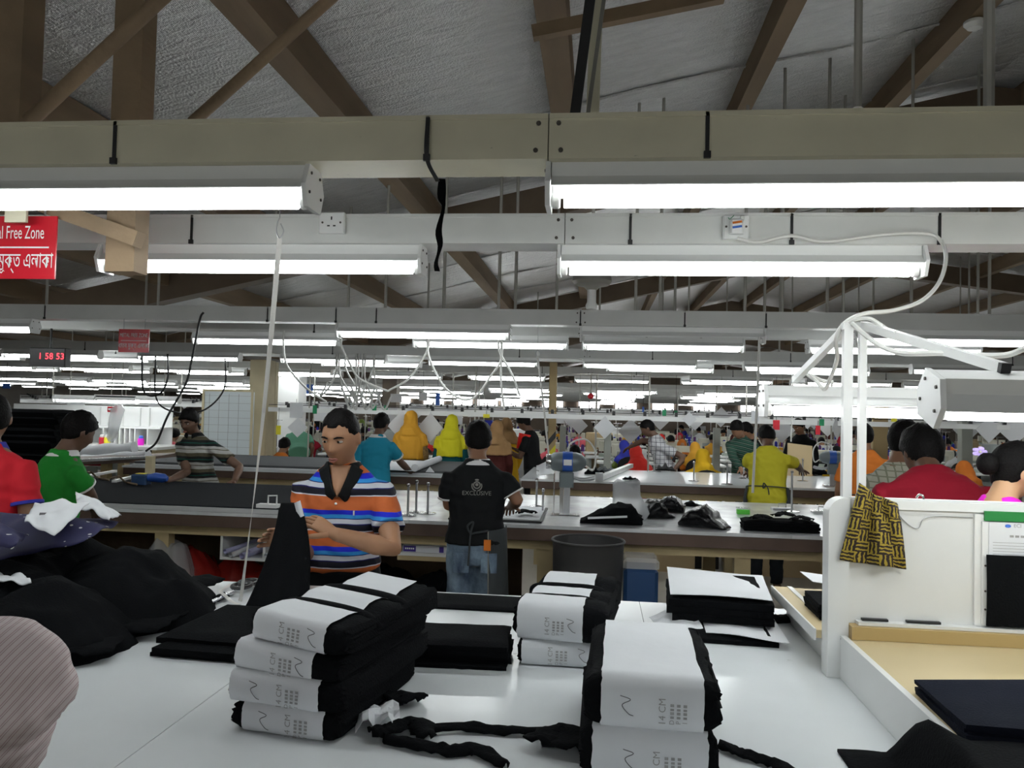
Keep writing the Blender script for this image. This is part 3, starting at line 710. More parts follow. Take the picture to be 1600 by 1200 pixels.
def sfn(u, v):
    p = mid + (end - mid) * u; p.y += 0
    s_ = Vector((cos(.5 + 2.0 * u), sin(.5 + 2.0 * u), 0))
    return p + s_ * (.016 + .010 * u) * (v - .5) + V(.01 * sin(pi * u), 0, .02 * (u > .999))
MB().sheet(sfn, 40, 2, .0016).obj('webbing', 'strap_white', st, smooth=True)
MB().tube(curve_pts([end + V(0, 0, .01), Z(365, 947) + V(0, 0, .012), Z(350, 938) + V(0, 0, .02), Z(345, 928) + V(0, 0, .012), Z(360, 918) + V(0, 0, .01)], 6), .008, 6, flat=(.2, V(0, 0, 1))).obj('strap_end', 'strap_white', st, smooth=True)
MB().tube([top, (top.x, top.y, 2.36)], .002, 6).obj('hanger_wire', 'steel', st)

# ================================================================== WORKSTATION AT THE RIGHT
ws = world_thing('inspection_bench', 'white partitioned bench with beige top standing on the near table', 'bench', (1.4, 2.3, T))
BX, BZ = .69, 1.035
MB().box(BX, BX + .016, 1.30, 2.97, T + .001, BZ + .004).obj('side_board', 'white_metal', ws)
MB().box(BX + .017, 3.2, 1.30, 2.96, BZ - .018, BZ).obj('bench_top', 'beige_top', ws)
MB().box(.64, BX, 2.395, 2.97, BZ - .022, BZ + .001).obj('ledge_lip', 'beige_top', ws)
MB().box(.634, .64, 2.395, 2.97, BZ - .028, BZ + .004).obj('ledge_edge', 'white_metal', ws)
MB().box(BX + .017, 3.2, 1.30, 1.316, T + .001, BZ - .018).obj('front_board', 'white_metal', ws)
def rpanel(x0, x1, z0, z1, r):
    P = [(x1, z0), (x1, z1)] + [(x0 + r - r * sin(a_), z1 - r + r * cos(a_)) for a_ in np.linspace(0, pi / 2, 9)] + [(x0, z0)]
    return P[::-1]
MB().prism(rpanel(.667, 3.2, BZ + .036, 1.425, .06), 'y', 2.355, 2.375).obj('partition_panel', 'white_metal', ws)
MB().prism([(a_, b_) for a_, b_ in rpanel(.655, .712, T + .001, 1.423, .045)], 'y', 2.335, 2.394).obj('end_post', 'white_metal', ws)
MB().box(.72, 3.2, 2.346, 2.354, 1.395, 1.42).obj('panel_rim', 'lamp_white', ws)
MB().box(.713, 3.2, 2.31, 2.354, BZ + .001, BZ + .036).obj('back_rail', 'beige_rail', ws)
MB().box(.735, 3.2, 2.325, 2.354, BZ + .037, BZ + .046).obj('panel_channel', 'white_metal', ws)
for a_, b_ in ((.75, .82), (.87, .96)): MB().box(a_, b_, 2.34, 2.3535, BZ + .047, BZ + .053).obj('dark_pad', 'black_plastic', ws)
MB().box(1.050, 1.085, 2.3465, 2.354, BZ + .047, 1.39).obj('panel_stile', 'lamp_white', ws)
for zz in (1.13, 1.18, 1.25): MB().lathe([(.003, 0), (.003, .002)], 6).xf(Matrix.Translation((1.075, 2.34, zz)) @ Matrix.Rotation(pi / 2, 4, 'X')).obj('screw', 'screw', ws)
MB().lathe([(.004, 0), (.004, .002)], 6).xf(Matrix.Translation((.693, 2.334, T + .11)) @ Matrix.Rotation(pi / 2, 4, 'X')).obj('screw', 'screw', ws)
MB().tube(curve_pts([atY(1400, 800, 2.352), atY(1420, 820, 2.352), atY(1435, 825, 2.352), atY(1450, 808, 2.352), atY(1520, 809, 2.352)], 6), .0012, 5).obj('wire', 'steel', ws)
MB().tube(curve_pts([atY(1432, 778, 2.36), atY(1436, 773, 2.36), atY(1442, 775, 2.36), atY(1443, 780, 2.36)], 5), .003, 6).obj('hook', 'chrome', ws, smooth=True)
# notice board
nb = world_thing('notice_board', 'notice holder on the partition with green header strip and black flap', 'notice', atY(1570, 900, 2.345))
a0 = atY(1533, 815, 2.347); b0 = atY(1700, 980, 2.347)
MB().box(a0.x, b0.x, 2.340, 2.345, BZ + .055, a0.z + .001).obj('backing', 'lamp_white', nb)
g0 = atY(1537, 798, 2.347); g1 = atY(1537, 813, 2.347)
MB().box(g0.x, b0.x, 2.338, 2.346, g1.z, g0.z).obj('header_strip', 'green_board', nb)
p0 = atY(1545, 816, 2.339); p1 = atY(1540, 868, 2.339)
MB().box(p0.x, b0.x - .01, 2.3375, 2.3395, p1.z, p0.z).obj('sheet', 'paper', nb)
d0 = atY(1540, 866, 2.337); d1 = atY(1540, 977, 2.337)
MB().sheet(lambda u, v: (d0.x + (b0.x - d0.x - .02) * u, 2.333 - .004 * sin(3 * v) , d0.z + (d1.z - d0.z) * v + .003 * mnoise.noise((u * 9, v, 1))), 12, 10, .003).obj('black_flap', 'black_cloth', nb, smooth=True)
lettering('ECI', .014, 'faint_ink', nb, frame(atY(1590, 822, 2.3368) - nb.location, (1, 0, 0), (0, 0, 1)))
_p = atY(1578, 838, 2.3368)
for k in range(6): MB().box(_p.x + .014 * k, _p.x + .010 + .014 * k, 2.3366, 2.3372, _p.z - .003, _p.z + .003).obj('printed_block', 'faint_ink', nb)
for k in range(5): MB().box(p0.x + .01, b0.x - .03, 2.3366, 2.3372, p0.z - .055 - .008 * k, p0.z - .054 - .008 * k).obj('printed_line', 'faint_ink', nb)
MB().lathe([(.008, 0), (.008, .0006)], 12).xf(Matrix.Translation(atY(1575, 822, 2.3368)) @ Matrix.Rotation(pi / 2, 4, 'X') @ Matrix.Diagonal((1, .6, 1, 1))).obj('emblem', 'tag_blue', nb)
# lamp gantry on the bench
gy = 2.385
ga = world_thing('lamp_gantry', 'white square-tube gantry rising from the partition to hold two lamps', 'lamp stand', (.72, gy, 1.42))
MB().box(.703, .728, gy - .013, gy + .012, 1.05, 1.925).obj('post', 'white_metal', ga)
MB().box(.751, .771, gy + .0, gy + .02, 1.05, 1.925).obj('post', 'white_metal', ga)
MB().bar((.70, gy, 1.915), (.80, gy, 1.915), .02).obj('cross_bar', 'white_metal', ga)
e1 = Vector((.675, 2.83, 1.775)); e2 = Vector((.86, 1.80, 1.765))
MB().bar((.716, gy, 1.915), e1, .02).obj('arm', 'white_metal', ga)
MB().bar((.760, gy, 1.918), e2, .022).obj('arm', 'white_metal', ga)
MB().bar(e2 + V(0, 0, 0), e2 + (e2 - V(.760, gy, 1.918)).normalized() * .012, .0225).obj('arm_plug', 'black_plastic', ga)
lamp(1.20, 2.83, 1.755, 'bench tube light held by the back arm of the white gantry', 'bench lamps on the gantry')
nl = lamp(1.345, 1.78, 1.748, 'bench tube light closest to the camera, tilted on the gantry front arm', 'bench lamps on the gantry', rotx=.35)
# yellow and black cloth over the partition corner
def weave_mat():
    m = mat('basket_weave', (.4, .3, .02), .85); nt = m.node_tree; N = nt.nodes.new; L = nt.links.new; B = nt.nodes['Principled BSDF']
    uv = N('ShaderNodeAttribute'); uv.attribute_name = 'uvw'
    sp = N('ShaderNodeSeparateXYZ'); L(uv.outputs['Vector'], sp.inputs[0])
    def mth(op, a, b=None, c=None):
        n = N('ShaderNodeMath'); n.operation = op
        for i, q in enumerate((a, b, c)):
            if q is None: continue
            if isinstance(q, (int, float)): n.inputs[i].default_value = q
            else: L(q, n.inputs[i])
        return n.outputs[0]
    U = mth('MULTIPLY', sp.outputs['X'], 5); W_ = mth('MULTIPLY', sp.outputs['Y'], 7)
    par = mth('MODULO', mth('ADD', mth('FLOOR', U), mth('FLOOR', W_)), 2)
    par = mth('GREATER_THAN', par, .5)
    nz = N('ShaderNodeTexNoise'); nz.inputs['Scale'].default_value = 14; L(uv.outputs['Vector'], nz.inputs['Vector'])
    wob = mth('MULTIPLY', mth('SUBTRACT', nz.outputs['Fac'], .5), .35)
    s1_ = mth('SINE', mth('MULTIPLY', mth('ADD', mth('FRACT', U), wob), 6.283 * 3))
    s2_ = mth('SINE', mth('MULTIPLY', mth('ADD', mth('FRACT', W_), wob), 6.283 * 3))
    st_ = mth('ADD', mth('MULTIPLY', s1_, par), mth('MULTIPLY', s2_, mth('SUBTRACT', 1, par)))
    fac = mth('GREATER_THAN', st_, .15)
    mx = N('ShaderNodeMix'); mx.data_type = 'RGBA'; mx.inputs['A'].default_value = (.018, .010, .008, 1); mx.inputs['B'].default_value = (.36, .26, .03, 1)
    L(fac, mx.inputs['Factor']); L(mx.outputs['Result'], B.inputs['Base Color'])
weave_mat()
yc = world_thing('patterned_cloth', 'yellow and black basket-weave cloth hung over the partition corner', 'cloth', atY(1365, 770, 2.35))
def yfn(u, v):
    # u across, v from top down, hangs in front of the panel
    xl = 1344 + (1312 - 1344) * min(v * 1.05, 1); xr = 1400 + (1416 - 1400) * v
    y = 757 + (886 - 757) * v + 22 * (u - .1) * (v < .05) + (3 - 14 * (1 - u)) * v
    y += (22 * u * (1 - v) if v < .35 else 8 * u * (1 - v))
    Yd = 2.33 - .012 * sin(u * 9 + v * 2) - .010 * sin(u * 17 - v * 3) - .01 * sin(pi * v)
    return atY(xl + (xr - xl) * u, y, Yd)
ym = MB(); ym.sheet(yfn, 26, 34, .003); yo = ym.obj('cloth', 'basket_weave', yc, smooth=True, ang=180)
at_ = yo.data.attributes.new('uvw', 'FLOAT_VECTOR', 'POINT'); NV = 27 * 35
at_.data.foreach_set('vector', [c for i in range(2 * NV) for c in (((i % NV) % 27) / 26, ((i % NV) // 27) / 34, 0)])
# dark cloth stacks on the bench
a1 = atZ(1430, 1085, BZ)
def qstack(label, corners, z0, h, layers, mt, seed):
    P = [Vector((c.x, c.y, z0)) for c in corners]; t = world_thing('folded_cloth_stack', label, 'fabric', P[0]); r = random.Random(seed); dz = h / layers
    for k in range(layers):
        Q = [p + Vector((r.uniform(-.008, .008), r.uniform(-.008, .008), dz * (k + 1))) for p in P]
        def fn(u, v):
            p = (Q[0] * (1 - u) + Q[1] * u) * (1 - v) + (Q[3] * (1 - u) + Q[2] * u) * v
            e = min(u, 1 - u, v, 1 - v)
            return p + Vector((.002 * mnoise.noise((p.y * 50, k, 1)), 0, -.35 * dz if e == 0 else .002 * mnoise.noise((p.x * 12, p.y * 12, k))))
        MB().sheet(fn, 12, 12, dz * .92).obj('layer', mt, t, smooth=True, ang=50)
    return t
qstack('neat navy-black folded stack on the beige bench top', [Z2 for Z2 in (atZ(1512, 1160, BZ), atZ(1740, 1178, BZ), atZ(1700, 1085, BZ), atZ(1430, 1085, BZ))], BZ + .001, .036, 4, 'navy_cloth', 1)
qstack('black folded stack on the ledge behind the partition', [V(.675, 2.50, 0), V(.95, 2.50, 0), V(.95, 2.72, 0), V(.68, 2.70, 0)], BZ + .001, .05, 6, 'black_cloth', 2)
bl = world_thing('paper_sheet', 'white paper sheet on the black stack behind the partition', 'paper', (.8, 2.8, 1.085))
MB().sheet(lambda u, v: Vector((.72 + .30 * u, 2.74 + .17 * v, 1.075 + .03 * (1 - u))), 6, 4, .0015).obj('sheet', 'paper', bl)
dr = world_thing('draped_cloth', 'black cloth falling off the front corner of the beige bench', 'cloth', (.7, 1.5, BZ))
def dfn(u, v):
    X = .535 + .55 * u; q1_ = min(max((X - .63) / .08, 0), 1); Y = 1.30 + (.525 - .225 * q1_ * q1_ * (3 - 2 * q1_) + .006 * sin(u * 18)) * v
    zt = BZ + .016; q = min(max((X - .632) / .045, 0), 1); q = q * q * (3 - 2 * q)
    return (X, Y, T + .006 + (zt - T - .006) * q + .006 * mnoise.noise((X * 9, Y * 9, 4)))
MB().sheet(dfn, 60, 16, .006).obj('cloth', 'black_cloth', dr, smooth=True, ang=180)
# ================================================================== PEOPLE
def remesh(mb, voxel, mt, name, smooth_it=4, org=(0, 0, 0), extra=None):
    d = bpy.data.meshes.new(name); d.from_pydata(mb.v, [], mb.f); d.update()
    o = bpy.data.objects.new('tmp_remesh', d)
    r = o.modifiers.new('r', 'REMESH'); r.mode = 'VOXEL'; r.voxel_size = voxel; r.use_smooth_shade = True
    if smooth_it: s_ = o.modifiers.new('s', 'SMOOTH'); s_.iterations = smooth_it; s_.factor = .5
    n = bake(o)
    bpy.data.objects.remove(o); bpy.data.meshes.remove(d)
    if extra is not None and extra.v:      # append un-remeshed detail (fingers) to the same mesh
        nv = len(n.vertices); co = np.empty(nv * 3); n.vertices.foreach_get('co', co); co = co.reshape(-1, 3)
        fs = [tuple(p.vertices) for p in n.polygons]
        m2 = bpy.data.meshes.new(name); m2.from_pydata([tuple(c) for c in co] + list(extra.v), [], fs + [tuple(i + nv for i in f) for f in extra.f]); m2.update()
        bpy.data.meshes.remove(n); n = m2
    if any(org):
        n.transform(Matrix.Translation((-org[0], -org[1], -org[2])))
    n.materials.clear(); n.materials.append(M_(mt)); n.shade_smooth(); n.name = name
    return n

def wrinkle(d, amp, freq, seed, st=(1, 1, 1.5)):     # cloth folds: ridged noise pushed along the normals
    nv = len(d.vertices); co = np.empty(nv * 3); d.vertices.foreach_get('co', co); co = co.reshape(-1, 3)
    nr = np.empty(nv * 3); d.vertices.foreach_get('normal', nr); nr = nr.reshape(-1, 3)
    for i in range(nv):
        x, y, z = co[i]; w_ = .35 * mnoise.noise((x * 4, y * 4, z * 4 + seed))
        q = (x * freq * st[0] + w_ * 3, y * freq * st[1] + seed, z * freq * st[2] + x * 3 + w_ * 3)
        co[i] += nr[i] * amp * ((1 - 2 * abs(mnoise.noise(q))) * .9 - .45 + .35 * mnoise.noise((q[0] * 2, q[1] * 2, q[2] * 2)))
    d.vertices.foreach_set('co', co.ravel()); d.update()
def head_pts(na, nt, fn=None, hair=None):
    rings = []
    for j in range(1, nt):
        th = pi * j / nt; ring = []
        for i in range(na):
            ph = 2 * pi * i / na
            dx, dy, dz = sin(th) * cos(ph), sin(th) * sin(ph), -cos(th)
            x, y, z = .074 * dx, .096 * dy, .118 * dz
            if dz < 0:
                t = -dz; x *= 1 - .24 * t ** 1.4
                y *= (1 - .06 * t * t) if dy > 0 else (1 - .42 * t)
            if dz > 0 and dy < 0: y *= 1.04
            if dy > 0:
                ax = abs(x)
                x *= 1 - .05 * dy
                nz = max(0, min(1, (.022 - z) / .050)) if z > -.030 else max(0, 1 - (-.030 - z) / .010)
                y += .026 * nz * exp(-(x / (.010 + .006 * nz)) ** 2)
                y += .006 * exp(-((z - .030) / .011) ** 2) * exp(-(x / .048) ** 2)
                y -= .011 * exp(-((z - .012) / .012) ** 2) * exp(-((ax - .031) / .016) ** 2)
                y += .006 * exp(-((z + .058) / .006) ** 2) * exp(-(x / .022) ** 2) + .007 * exp(-((z + .070) / .006) ** 2) * exp(-(x / .019) ** 2)
                y -= .003 * exp(-((z + .082) / .006) ** 2) * exp(-(x / .02) ** 2)
                y += .010 * exp(-((z + .102) / .016) ** 2) * exp(-(x / .026) ** 2)
                y += .004 * exp(-((z + .022) / .022) ** 2) * exp(-((ax - .046) / .02) ** 2)
            p = Vector((x, y, z))
            if hair is not None: p = hair(p, Vector((dx, dy, dz)))
            ring.append(p)
        rings.append(ring)
    return rings
def hair_fn(style, seed):
    def f(p, d):
        # hairline height as a function of facing
        front = max(d.y, 0); back = max(-d.y, 0); side = abs(d.x)
        if style == 'receding': hl = .082 * front ** 1.5 + .012 * side - .08 * back - (.012 if .25 < side < .75 and front > .4 else 0) * -1.6
        elif style == 'long': hl = .062 * front - .02 * side - .12 * back
        else: hl = .066 * front ** 1.3 - .018 * side ** 3 * (1 if d.y < .25 else 0) - .088 * back ** .8
        t = max(0, min(1, (p.z - hl) / .014 + .5))
        amt = {'receding': .010, 'short': .014, 'full': .021, 'long': .016}[style] * (1 + .35 * mnoise.noise(p * 38 + Vector((seed, 0, 0))) + .3 * mnoise.noise(p * 90))
        if style == 'receding' and d.y > .3 and p.z > .06: amt *= .75
        amt *= .42 + .58 * max(0, min(1, (p.z + .02) / .1))
        q = p.copy(); q += d.normalized() * (-.012 + (amt + .012) * t); return q
    return f
def fingers(mb, wrist, d, n, side, curl=.5, spread=.06, s=1.0, thumb=.6, res=6):
    """four fingers and a thumb. d: along the hand, n: palm normal (fingers curl towards n), side: +1/-1 thumb side along d x n"""
    d = Vector(d).normalized(); n = Vector(n); n = (n - d * n.dot(d)).normalized(); b = d.cross(n) * side
    for i, (off, ln, r) in enumerate(((.030, .072, .0085), (.010, .080, .0088), (-.010, .074, .0084), (-.029, .058, .0074))):
        p = Vector(wrist) + (d * (.085 - .004 * abs(i - 1)) + b * off) * s; pts = [p - d * .02 * s, p]; a = curl * (.5 + .12 * i)
        q = (d + b * spread * (1.5 - i)).normalized()
        for k, seg in enumerate((.45, .32, .23)):
            q = (q * cos(a) + n * sin(a)); q.normalize(); nn = (n * cos(a) - q * 0).normalized()
            p = p + q * ln * seg * s; pts.append(p)
        mb.tube(pts, [r * s * 1.1, r * s * 1.1, r * s * 1.05, r * s * .95, r * s * .6], res)
    p = Vector(wrist) + (d * .028 + b * .028) * s; q = (d * (1 - thumb * .5) + b * .7 + n * .35 * thumb).normalized(); pts = [p - q * .01 * s, p + q * .028 * s]
    q2 = (q + d * .35 + n * .3 * curl).normalized(); pts += [pts[-1] + q2 * .026 * s, pts[-1] + q2 * .046 * s]
    mb.tube(pts, [.014 * s, .0115 * s, .0105 * s, .006 * s], res)
def palm(mb, wrist, d, n, s=1.0):
    d = Vector(d).normalized(); n = Vector(n); n = (n - d * n.dot(d)).normalized(); b = d.cross(n); R = []
    for t, wd, th in ((-.025, .027, .021), (.0, .027, .019), (.03, .037, .019), (.06, .042, .016), (.085, .041, .013), (.095, .034, .009)):
        c = Vector(wrist) + d * t * s
        R.append([c + (b * cos(k * pi / 5) * wd + n * sin(k * pi / 5) * th) * s for k in range(10)])
    mb.rings(R)

TORSO = [(.80, .120, .095, .0), (.86, .150, .112, -.005), (.93, .165, .118, -.008), (1.0, .155, .108, 0), (1.08, .145, .100, .005), (1.18, .155, .108, .008), (1.27, .166, .112, .006), (1.34, .160, .100, 0), (1.385, .122, .080, -.006), (1.42, .088, .066, -.008), (1.45, .064, .058, -.006)]
CHAIR = None
def person(label, base, face, H=1.68, skin='skin_mid', hair='short', shirt='black_cloth', sleeve='short', trousers='dark_cloth', lean=0, head=(0, 0), arms=None, armsw=None,
           voxel=.016, sit=False, bulk=1.0, hem=.86, collar=None, cuff=None, scarf=None, apron=None, group=None, detail=False, curl=.5, palmn=None, belly=0, shirt_loose=.012, eyes=None, twist=0, name='person', dress=None, scarf_len=.30, fat_arm=1.0, headscale=1.0, wrinkles=1.0):
    """face: heading in degrees, 0 = away from the camera (+Y), 90 = towards -X; joints in local metres (1.70 m body), arms = {side:(elbow,wrist)}; armsw in world"""
    s = H / 1.70; bx, by = base[0], base[1]; bz = base[2] if len(base) > 2 else 0
    Rz = Matrix.Rotation(radians(face), 3, 'Z'); hipz = .92; drop = 0 if not sit else .92 - .52
    Rl = Matrix.Rotation(radians(-lean), 3, 'X'); Rt = Matrix.Rotation(radians(twist), 3, 'Z')
    def up(p):       # torso point (standing coordinates) -> world offset
        v = Vector(p); h = Vector((0, 0, hipz))
        if v.z > hipz: k = min((v.z - hipz) / .3, 1); v = h + Matrix.Rotation(radians(-lean), 3, 'X') @ (Matrix.Rotation(radians(twist * k), 3, 'Z') @ (v - h))
        v = Vector((v.x, v.y, v.z - drop)); return Rz @ (v * s)
    def low(p): return Rz @ (Vector(p) * s)
    B = Vector((bx, by, bz))
    P = {}
    for sd, k in (('L', -1), ('R', 1)):
        sh = (.168 * k * bulk, -.010, 1.318)
        P['sh' + sd] = up(sh)
        el = Vector((sh[0] + .055 * k, sh[1] + .02, sh[2] - .27)); wr = Vector((el.x - .03 * k, el.y + .12, el.z - .21))
        P['el' + sd] = up(el); P['wr' + sd] = up(wr)
        if sit:
            P['hip' + sd] = low((.09 * k, 0, .50)); P['kn' + sd] = low((.11 * k, .40, .50)); P['an' + sd] = low((.11 * k, .38, .08)); P['to' + sd] = low((.11 * k, .55, .035))
        else:
            P['hip' + sd] = low((.085 * k, 0, .88)); P['kn' + sd] = low((.095 * k, .02, .49)); P['an' + sd] = low((.10 * k, -.01, .09)); P['to' + sd] = low((.12 * k, .15, .035))
        if arms and sd in arms:
            e_, w_ = arms[sd]; P['el' + sd] = low(e_); P['wr' + sd] = low(w_)
        if armsw and sd in armsw:
            e_, w_ = armsw[sd]; P['el' + sd] = Vector(e_) - B; P['wr' + sd] = Vector(w_) - B
    def ring(z, wd, dp, yo, inf=0, n=16, zz=None):
        R = []
        for i in range(n):
            a = 2 * pi * i / n; c, q = cos(a), sin(a)
            x = (abs(c) ** .93) * (1 if c > 0 else -1) * (wd * bulk + inf); y = (abs(q) ** .9) * (1 if q > 0 else -1) * (dp * (1 + (bulk - 1) * .6) + inf) + yo
            if q > 0 and belly: y += belly * exp(-((z - 1.04) / .11) ** 2)
            R.append(up((x, y, z)))
        return R
    def limb(mb, pts, rad, n=12): mb.tube(pts, [r * s for r in rad], n)
    def arm_pts(sd): return P['sh' + sd], P['el' + sd], P['wr' + sd]
    ph_, yw_ = head
    neck0 = up((0, -.01, 1.43)); hc = up((0, .022, 1.572))
    Hm = Rz @ Matrix.Rotation(radians(twist), 3, 'Z') @ Matrix.Rotation(radians(yw_), 3, 'Z') @ Matrix.Rotation(radians(-ph_ - lean * .35), 3, 'X')
    hc = hc + (Rz @ Matrix.Rotation(radians(twist + yw_), 3, 'Z') @ Vector((0, .0016 * ph_, -.0006 * abs(ph_)))) * s
    t = thing(name, label, 'person', B, 0, group)
    # ---- body
    b = MB(); b.rings([ring(*q) for q in TORSO])
    limb(b, [neck0 - (hc - neck0) * .25, neck0, neck0 + (hc - neck0) * .5, hc + Hm @ Vector((0, -.02, -.02)) * s], [.066, .056, .053, .052])
    hs = s * headscale
    b.rings([[hc + Hm @ (p * hs) for p in r] for r in (head_pts(56, 44) if detail else head_pts(24, 18))])
    for k in (-1, 1):
        b.ell(hc + Hm @ (Vector((.077 * k, -.012, -.004)) * hs), .010 * s, .019 * s, .032 * s, 10, 8, Hm @ Matrix.Rotation(-.25 * k, 3, 'Z'))
    fx = MB()
    for sd, k in (('L', -1), ('R', 1)):
        sh, el, wr = arm_pts(sd); mid = sh.lerp(el, .45); fa = el.lerp(wr, .28); ax = Vector((0, 0, 0)); g = fat_arm
        limb(b, [up((.09 * k * bulk, -.006, 1.325)), sh, mid, el, fa, wr], [.054, .052 * g, .050 * g, .040 * g, .042 * g, .028])
        d = (wr - el).normalized(); pn = Vector(palmn[sd]) if palmn and sd in palmn else Vector((0, 0, -1))
        hd = d
        if isinstance(palmn, dict) and ('d' + sd) in palmn: hd = Vector(palmn['d' + sd]).normalized()
        palm(b, wr, hd, pn, s)
        side = 1 if k < 0 else -1
        if palmn and ('s' + sd) in palmn: side = palmn['s' + sd]
        fingers(fx, wr, hd, pn, side, curl if not isinstance(curl, dict) else curl[sd], s=s, res=8 if detail else 5)
        limb(b, [P['hip' + sd], P['hip' + sd].lerp(P['kn' + sd], .4), P['kn' + sd], P['kn' + sd].lerp(P['an' + sd], .3), P['an' + sd]], [.088, .078, .055, .054, .036])
        limb(b, [P['an' + sd], P['an' + sd].lerp(P['to' + sd], .5) - Vector((0, 0, .02 * s)), P['to' + sd]], [.038, .040, .026])
    bd = link('body', remesh(b, voxel, skin, 'body', 2 if detail else 3, extra=fx), t)
    # ---- face
    if eyes:
        for k in (-1, 1):
            e = MB().ell(hc + Hm @ (Vector((.031 * k, .079, .010)) * hs), .015 * s, .009 * s, .0065 * s, 10, 8, Hm).obj('eye', 'eye_white', bd, smooth=True)
            MB().ell(hc + Hm @ (Vector((.030 * k + eyes * .004, .0865, .009)) * hs), .0055 * s, .003 * s, .0055 * s, 8, 6, Hm).obj('pupil', 'pupil', bd, smooth=True)
            MB().tube([hc + Hm @ (Vector((x_ * k, y_, z_)) * hs) for x_, y_, z_ in ((.014, .0965, .026), (.028, .0945, .031), (.042, .086, .029), (.050, .077, .024))], [.003 * s, .0046 * s, .004 * s, .0018 * s], 6).obj('eyebrow', 'hair', bd, smooth=True)
            MB().tube([hc + Hm @ (Vector((x_ * k, y_, z_)) * hs) for x_, y_, z_ in ((.016, .086, .013), (.030, .0895, .018), (.044, .081, .013))], [.0022 * s, .003 * s, .0018 * s], 6).obj('eyelid', skin, bd, smooth=True)
        MB().tube([hc + Hm @ (Vector((x_, y_, z_)) * hs) for x_, y_, z_ in ((-.021, .090, -.064), (-.01, .0985, -.060), (0, .1005, -.0615), (.01, .0985, -.060), (.021, .090, -.064))], [.002 * s, .0042 * s, .0045 * s, .0042 * s, .002 * s], 6).obj('upper_lip', 'lips', bd, smooth=True)
        MB().tube([hc + Hm @ (Vector((x_, y_, z_)) * hs) for x_, y_, z_ in ((-.019, .090, -.066), (-.008, .099, -.0705), (.008, .099, -.0705), (.019, .090, -.066))], [.002 * s, .0050 * s, .0050 * s, .002 * s], 6).obj('lower_lip', 'lips', bd, smooth=True)
    if hair:
        hp_ = MB().rings([[hc + Hm @ (p * hs) for p in r] for r in head_pts(40, 30, hair=hair_fn(hair, sum(map(ord, label)) % 50))])
        if hair == 'long': hp_.ell(hc + Hm @ (Vector((0, -.125, -.015)) * s), .042 * s, .045 * s, .048 * s, 12, 9)
        hp_.obj('hair', 'hair', t, smooth=True, ang=180)
    # ---- clothes
    if shirt:
        m = MB(); zs = [q for q in TORSO if q[0] >= hem - .001]
        if zs[0][0] > hem + .005: zs = [(hem, zs[0][1], zs[0][2], zs[0][3])] + zs
        R = []
        for q in zs:
            inf = shirt_loose + (.012 * max(0, (1.12 - q[0]) / .26) if q[0] < 1.12 else 0)
            R.append(ring(*q, inf=inf if q[0] < 1.40 else .007))
        if sit: R = [r for r in R]
        m.rings(R)
        for sd, k in (('L', -1), ('R', 1)):
            sh, el, wr = arm_pts(sd); g = fat_arm
            if sleeve == 'short':
                e_ = sh.lerp(el, .66); limb(m, [up((.09 * k * bulk, -.006, 1.325)), sh, sh.lerp(el, .35), e_], [.060, .060 * g, .065 * g, .068 * g])
                if cuff:
                    MB().tube([sh.lerp(el, .615), sh.lerp(el, .675)], [.0725 * s * g, .0725 * s * g], 18).obj('cuff', cuff, t, smooth=True)
            elif sleeve == 'long':
                limb(m, [up((.09 * k * bulk, -.006, 1.325)), sh, sh.lerp(el, .5), el, el.lerp(wr, .5), el.lerp(wr, .93)], [.066, .064 * g, .062 * g, .060 * g, .052 * g, .040]); m.ell(el, .060 * g * s, .060 * g * s, .060 * g * s, 12, 8)
        so = link('shirt', remesh(m, max(voxel, .008), shirt, 'shirt', 3), t)
        if detail: wrinkle(so.data, .0075 * wrinkles, 9, sum(map(ord, label)) % 97)
        if collar:
            c0 = up((0, -.006, 1.437)); c1 = up((0, .002, 1.487)); dirn = (c1 - c0).normalized()
            m = MB(); n = 28; r0, r1 = .080 * s, .064 * s; X = (Rz @ Vector((1, 0, 0))); Yv = dirn.cross(X) * -1
            Yv = (Rz @ Vector((0, 1, 0))); rings = []
            for (rr, hh) in ((r0 + .012 * s, -.020 * s), (r1 + .008 * s, .014 * s), (r1, .016 * s), (r0, -.016 * s)):
                rg = []
                for i in range(n + 1):
                    a = pi / 2 + .28 + (2 * pi - .56) * i / n
                    dipp = (-.040 * s * exp(-((abs(a - pi / 2) if a < pi else abs(a - 2.5 * pi)) / .55) ** 2)) * (1 if rr >= r0 else .6)
                    rg.append(c0 + X * cos(a) * rr * 1.05 + Yv * (sin(a) * rr * 1.02 + .004 * s) + dirn * (hh + dipp))
                rings.append(rg)
            v = [p for q in rings for p in q]; w_ = n + 1
            f = [(j * w_ + i, j * w_ + i + 1, ((j + 1) % 4) * w_ + i + 1, ((j + 1) % 4) * w_ + i) for j in range(4) for i in range(n)]
            f += [(0, w_, 2 * w_, 3 * w_), (n, 3 * w_ + n, 2 * w_ + n, w_ + n)]
            m.add(v, f).obj('collar', collar, t, smooth=True, ang=60)
    if trousers:
        m = MB(); zs = [q for q in TORSO if q[0] <= 1.001]
        m.rings([ring(*q, inf=.007) for q in zs])
        for sd in 'LR':
            limb(m, [P['hip' + sd], P['hip' + sd].lerp(P['kn' + sd], .5), P['kn' + sd], P['kn' + sd].lerp(P['an' + sd], .6), P['an' + sd]], [.100, .088, .070, .066, .062])
        tr_ = link('trousers', remesh(m, max(voxel, .014), trousers, 'trousers', 3), t)
        if detail: wrinkle(tr_.data, .008, 8, 5)
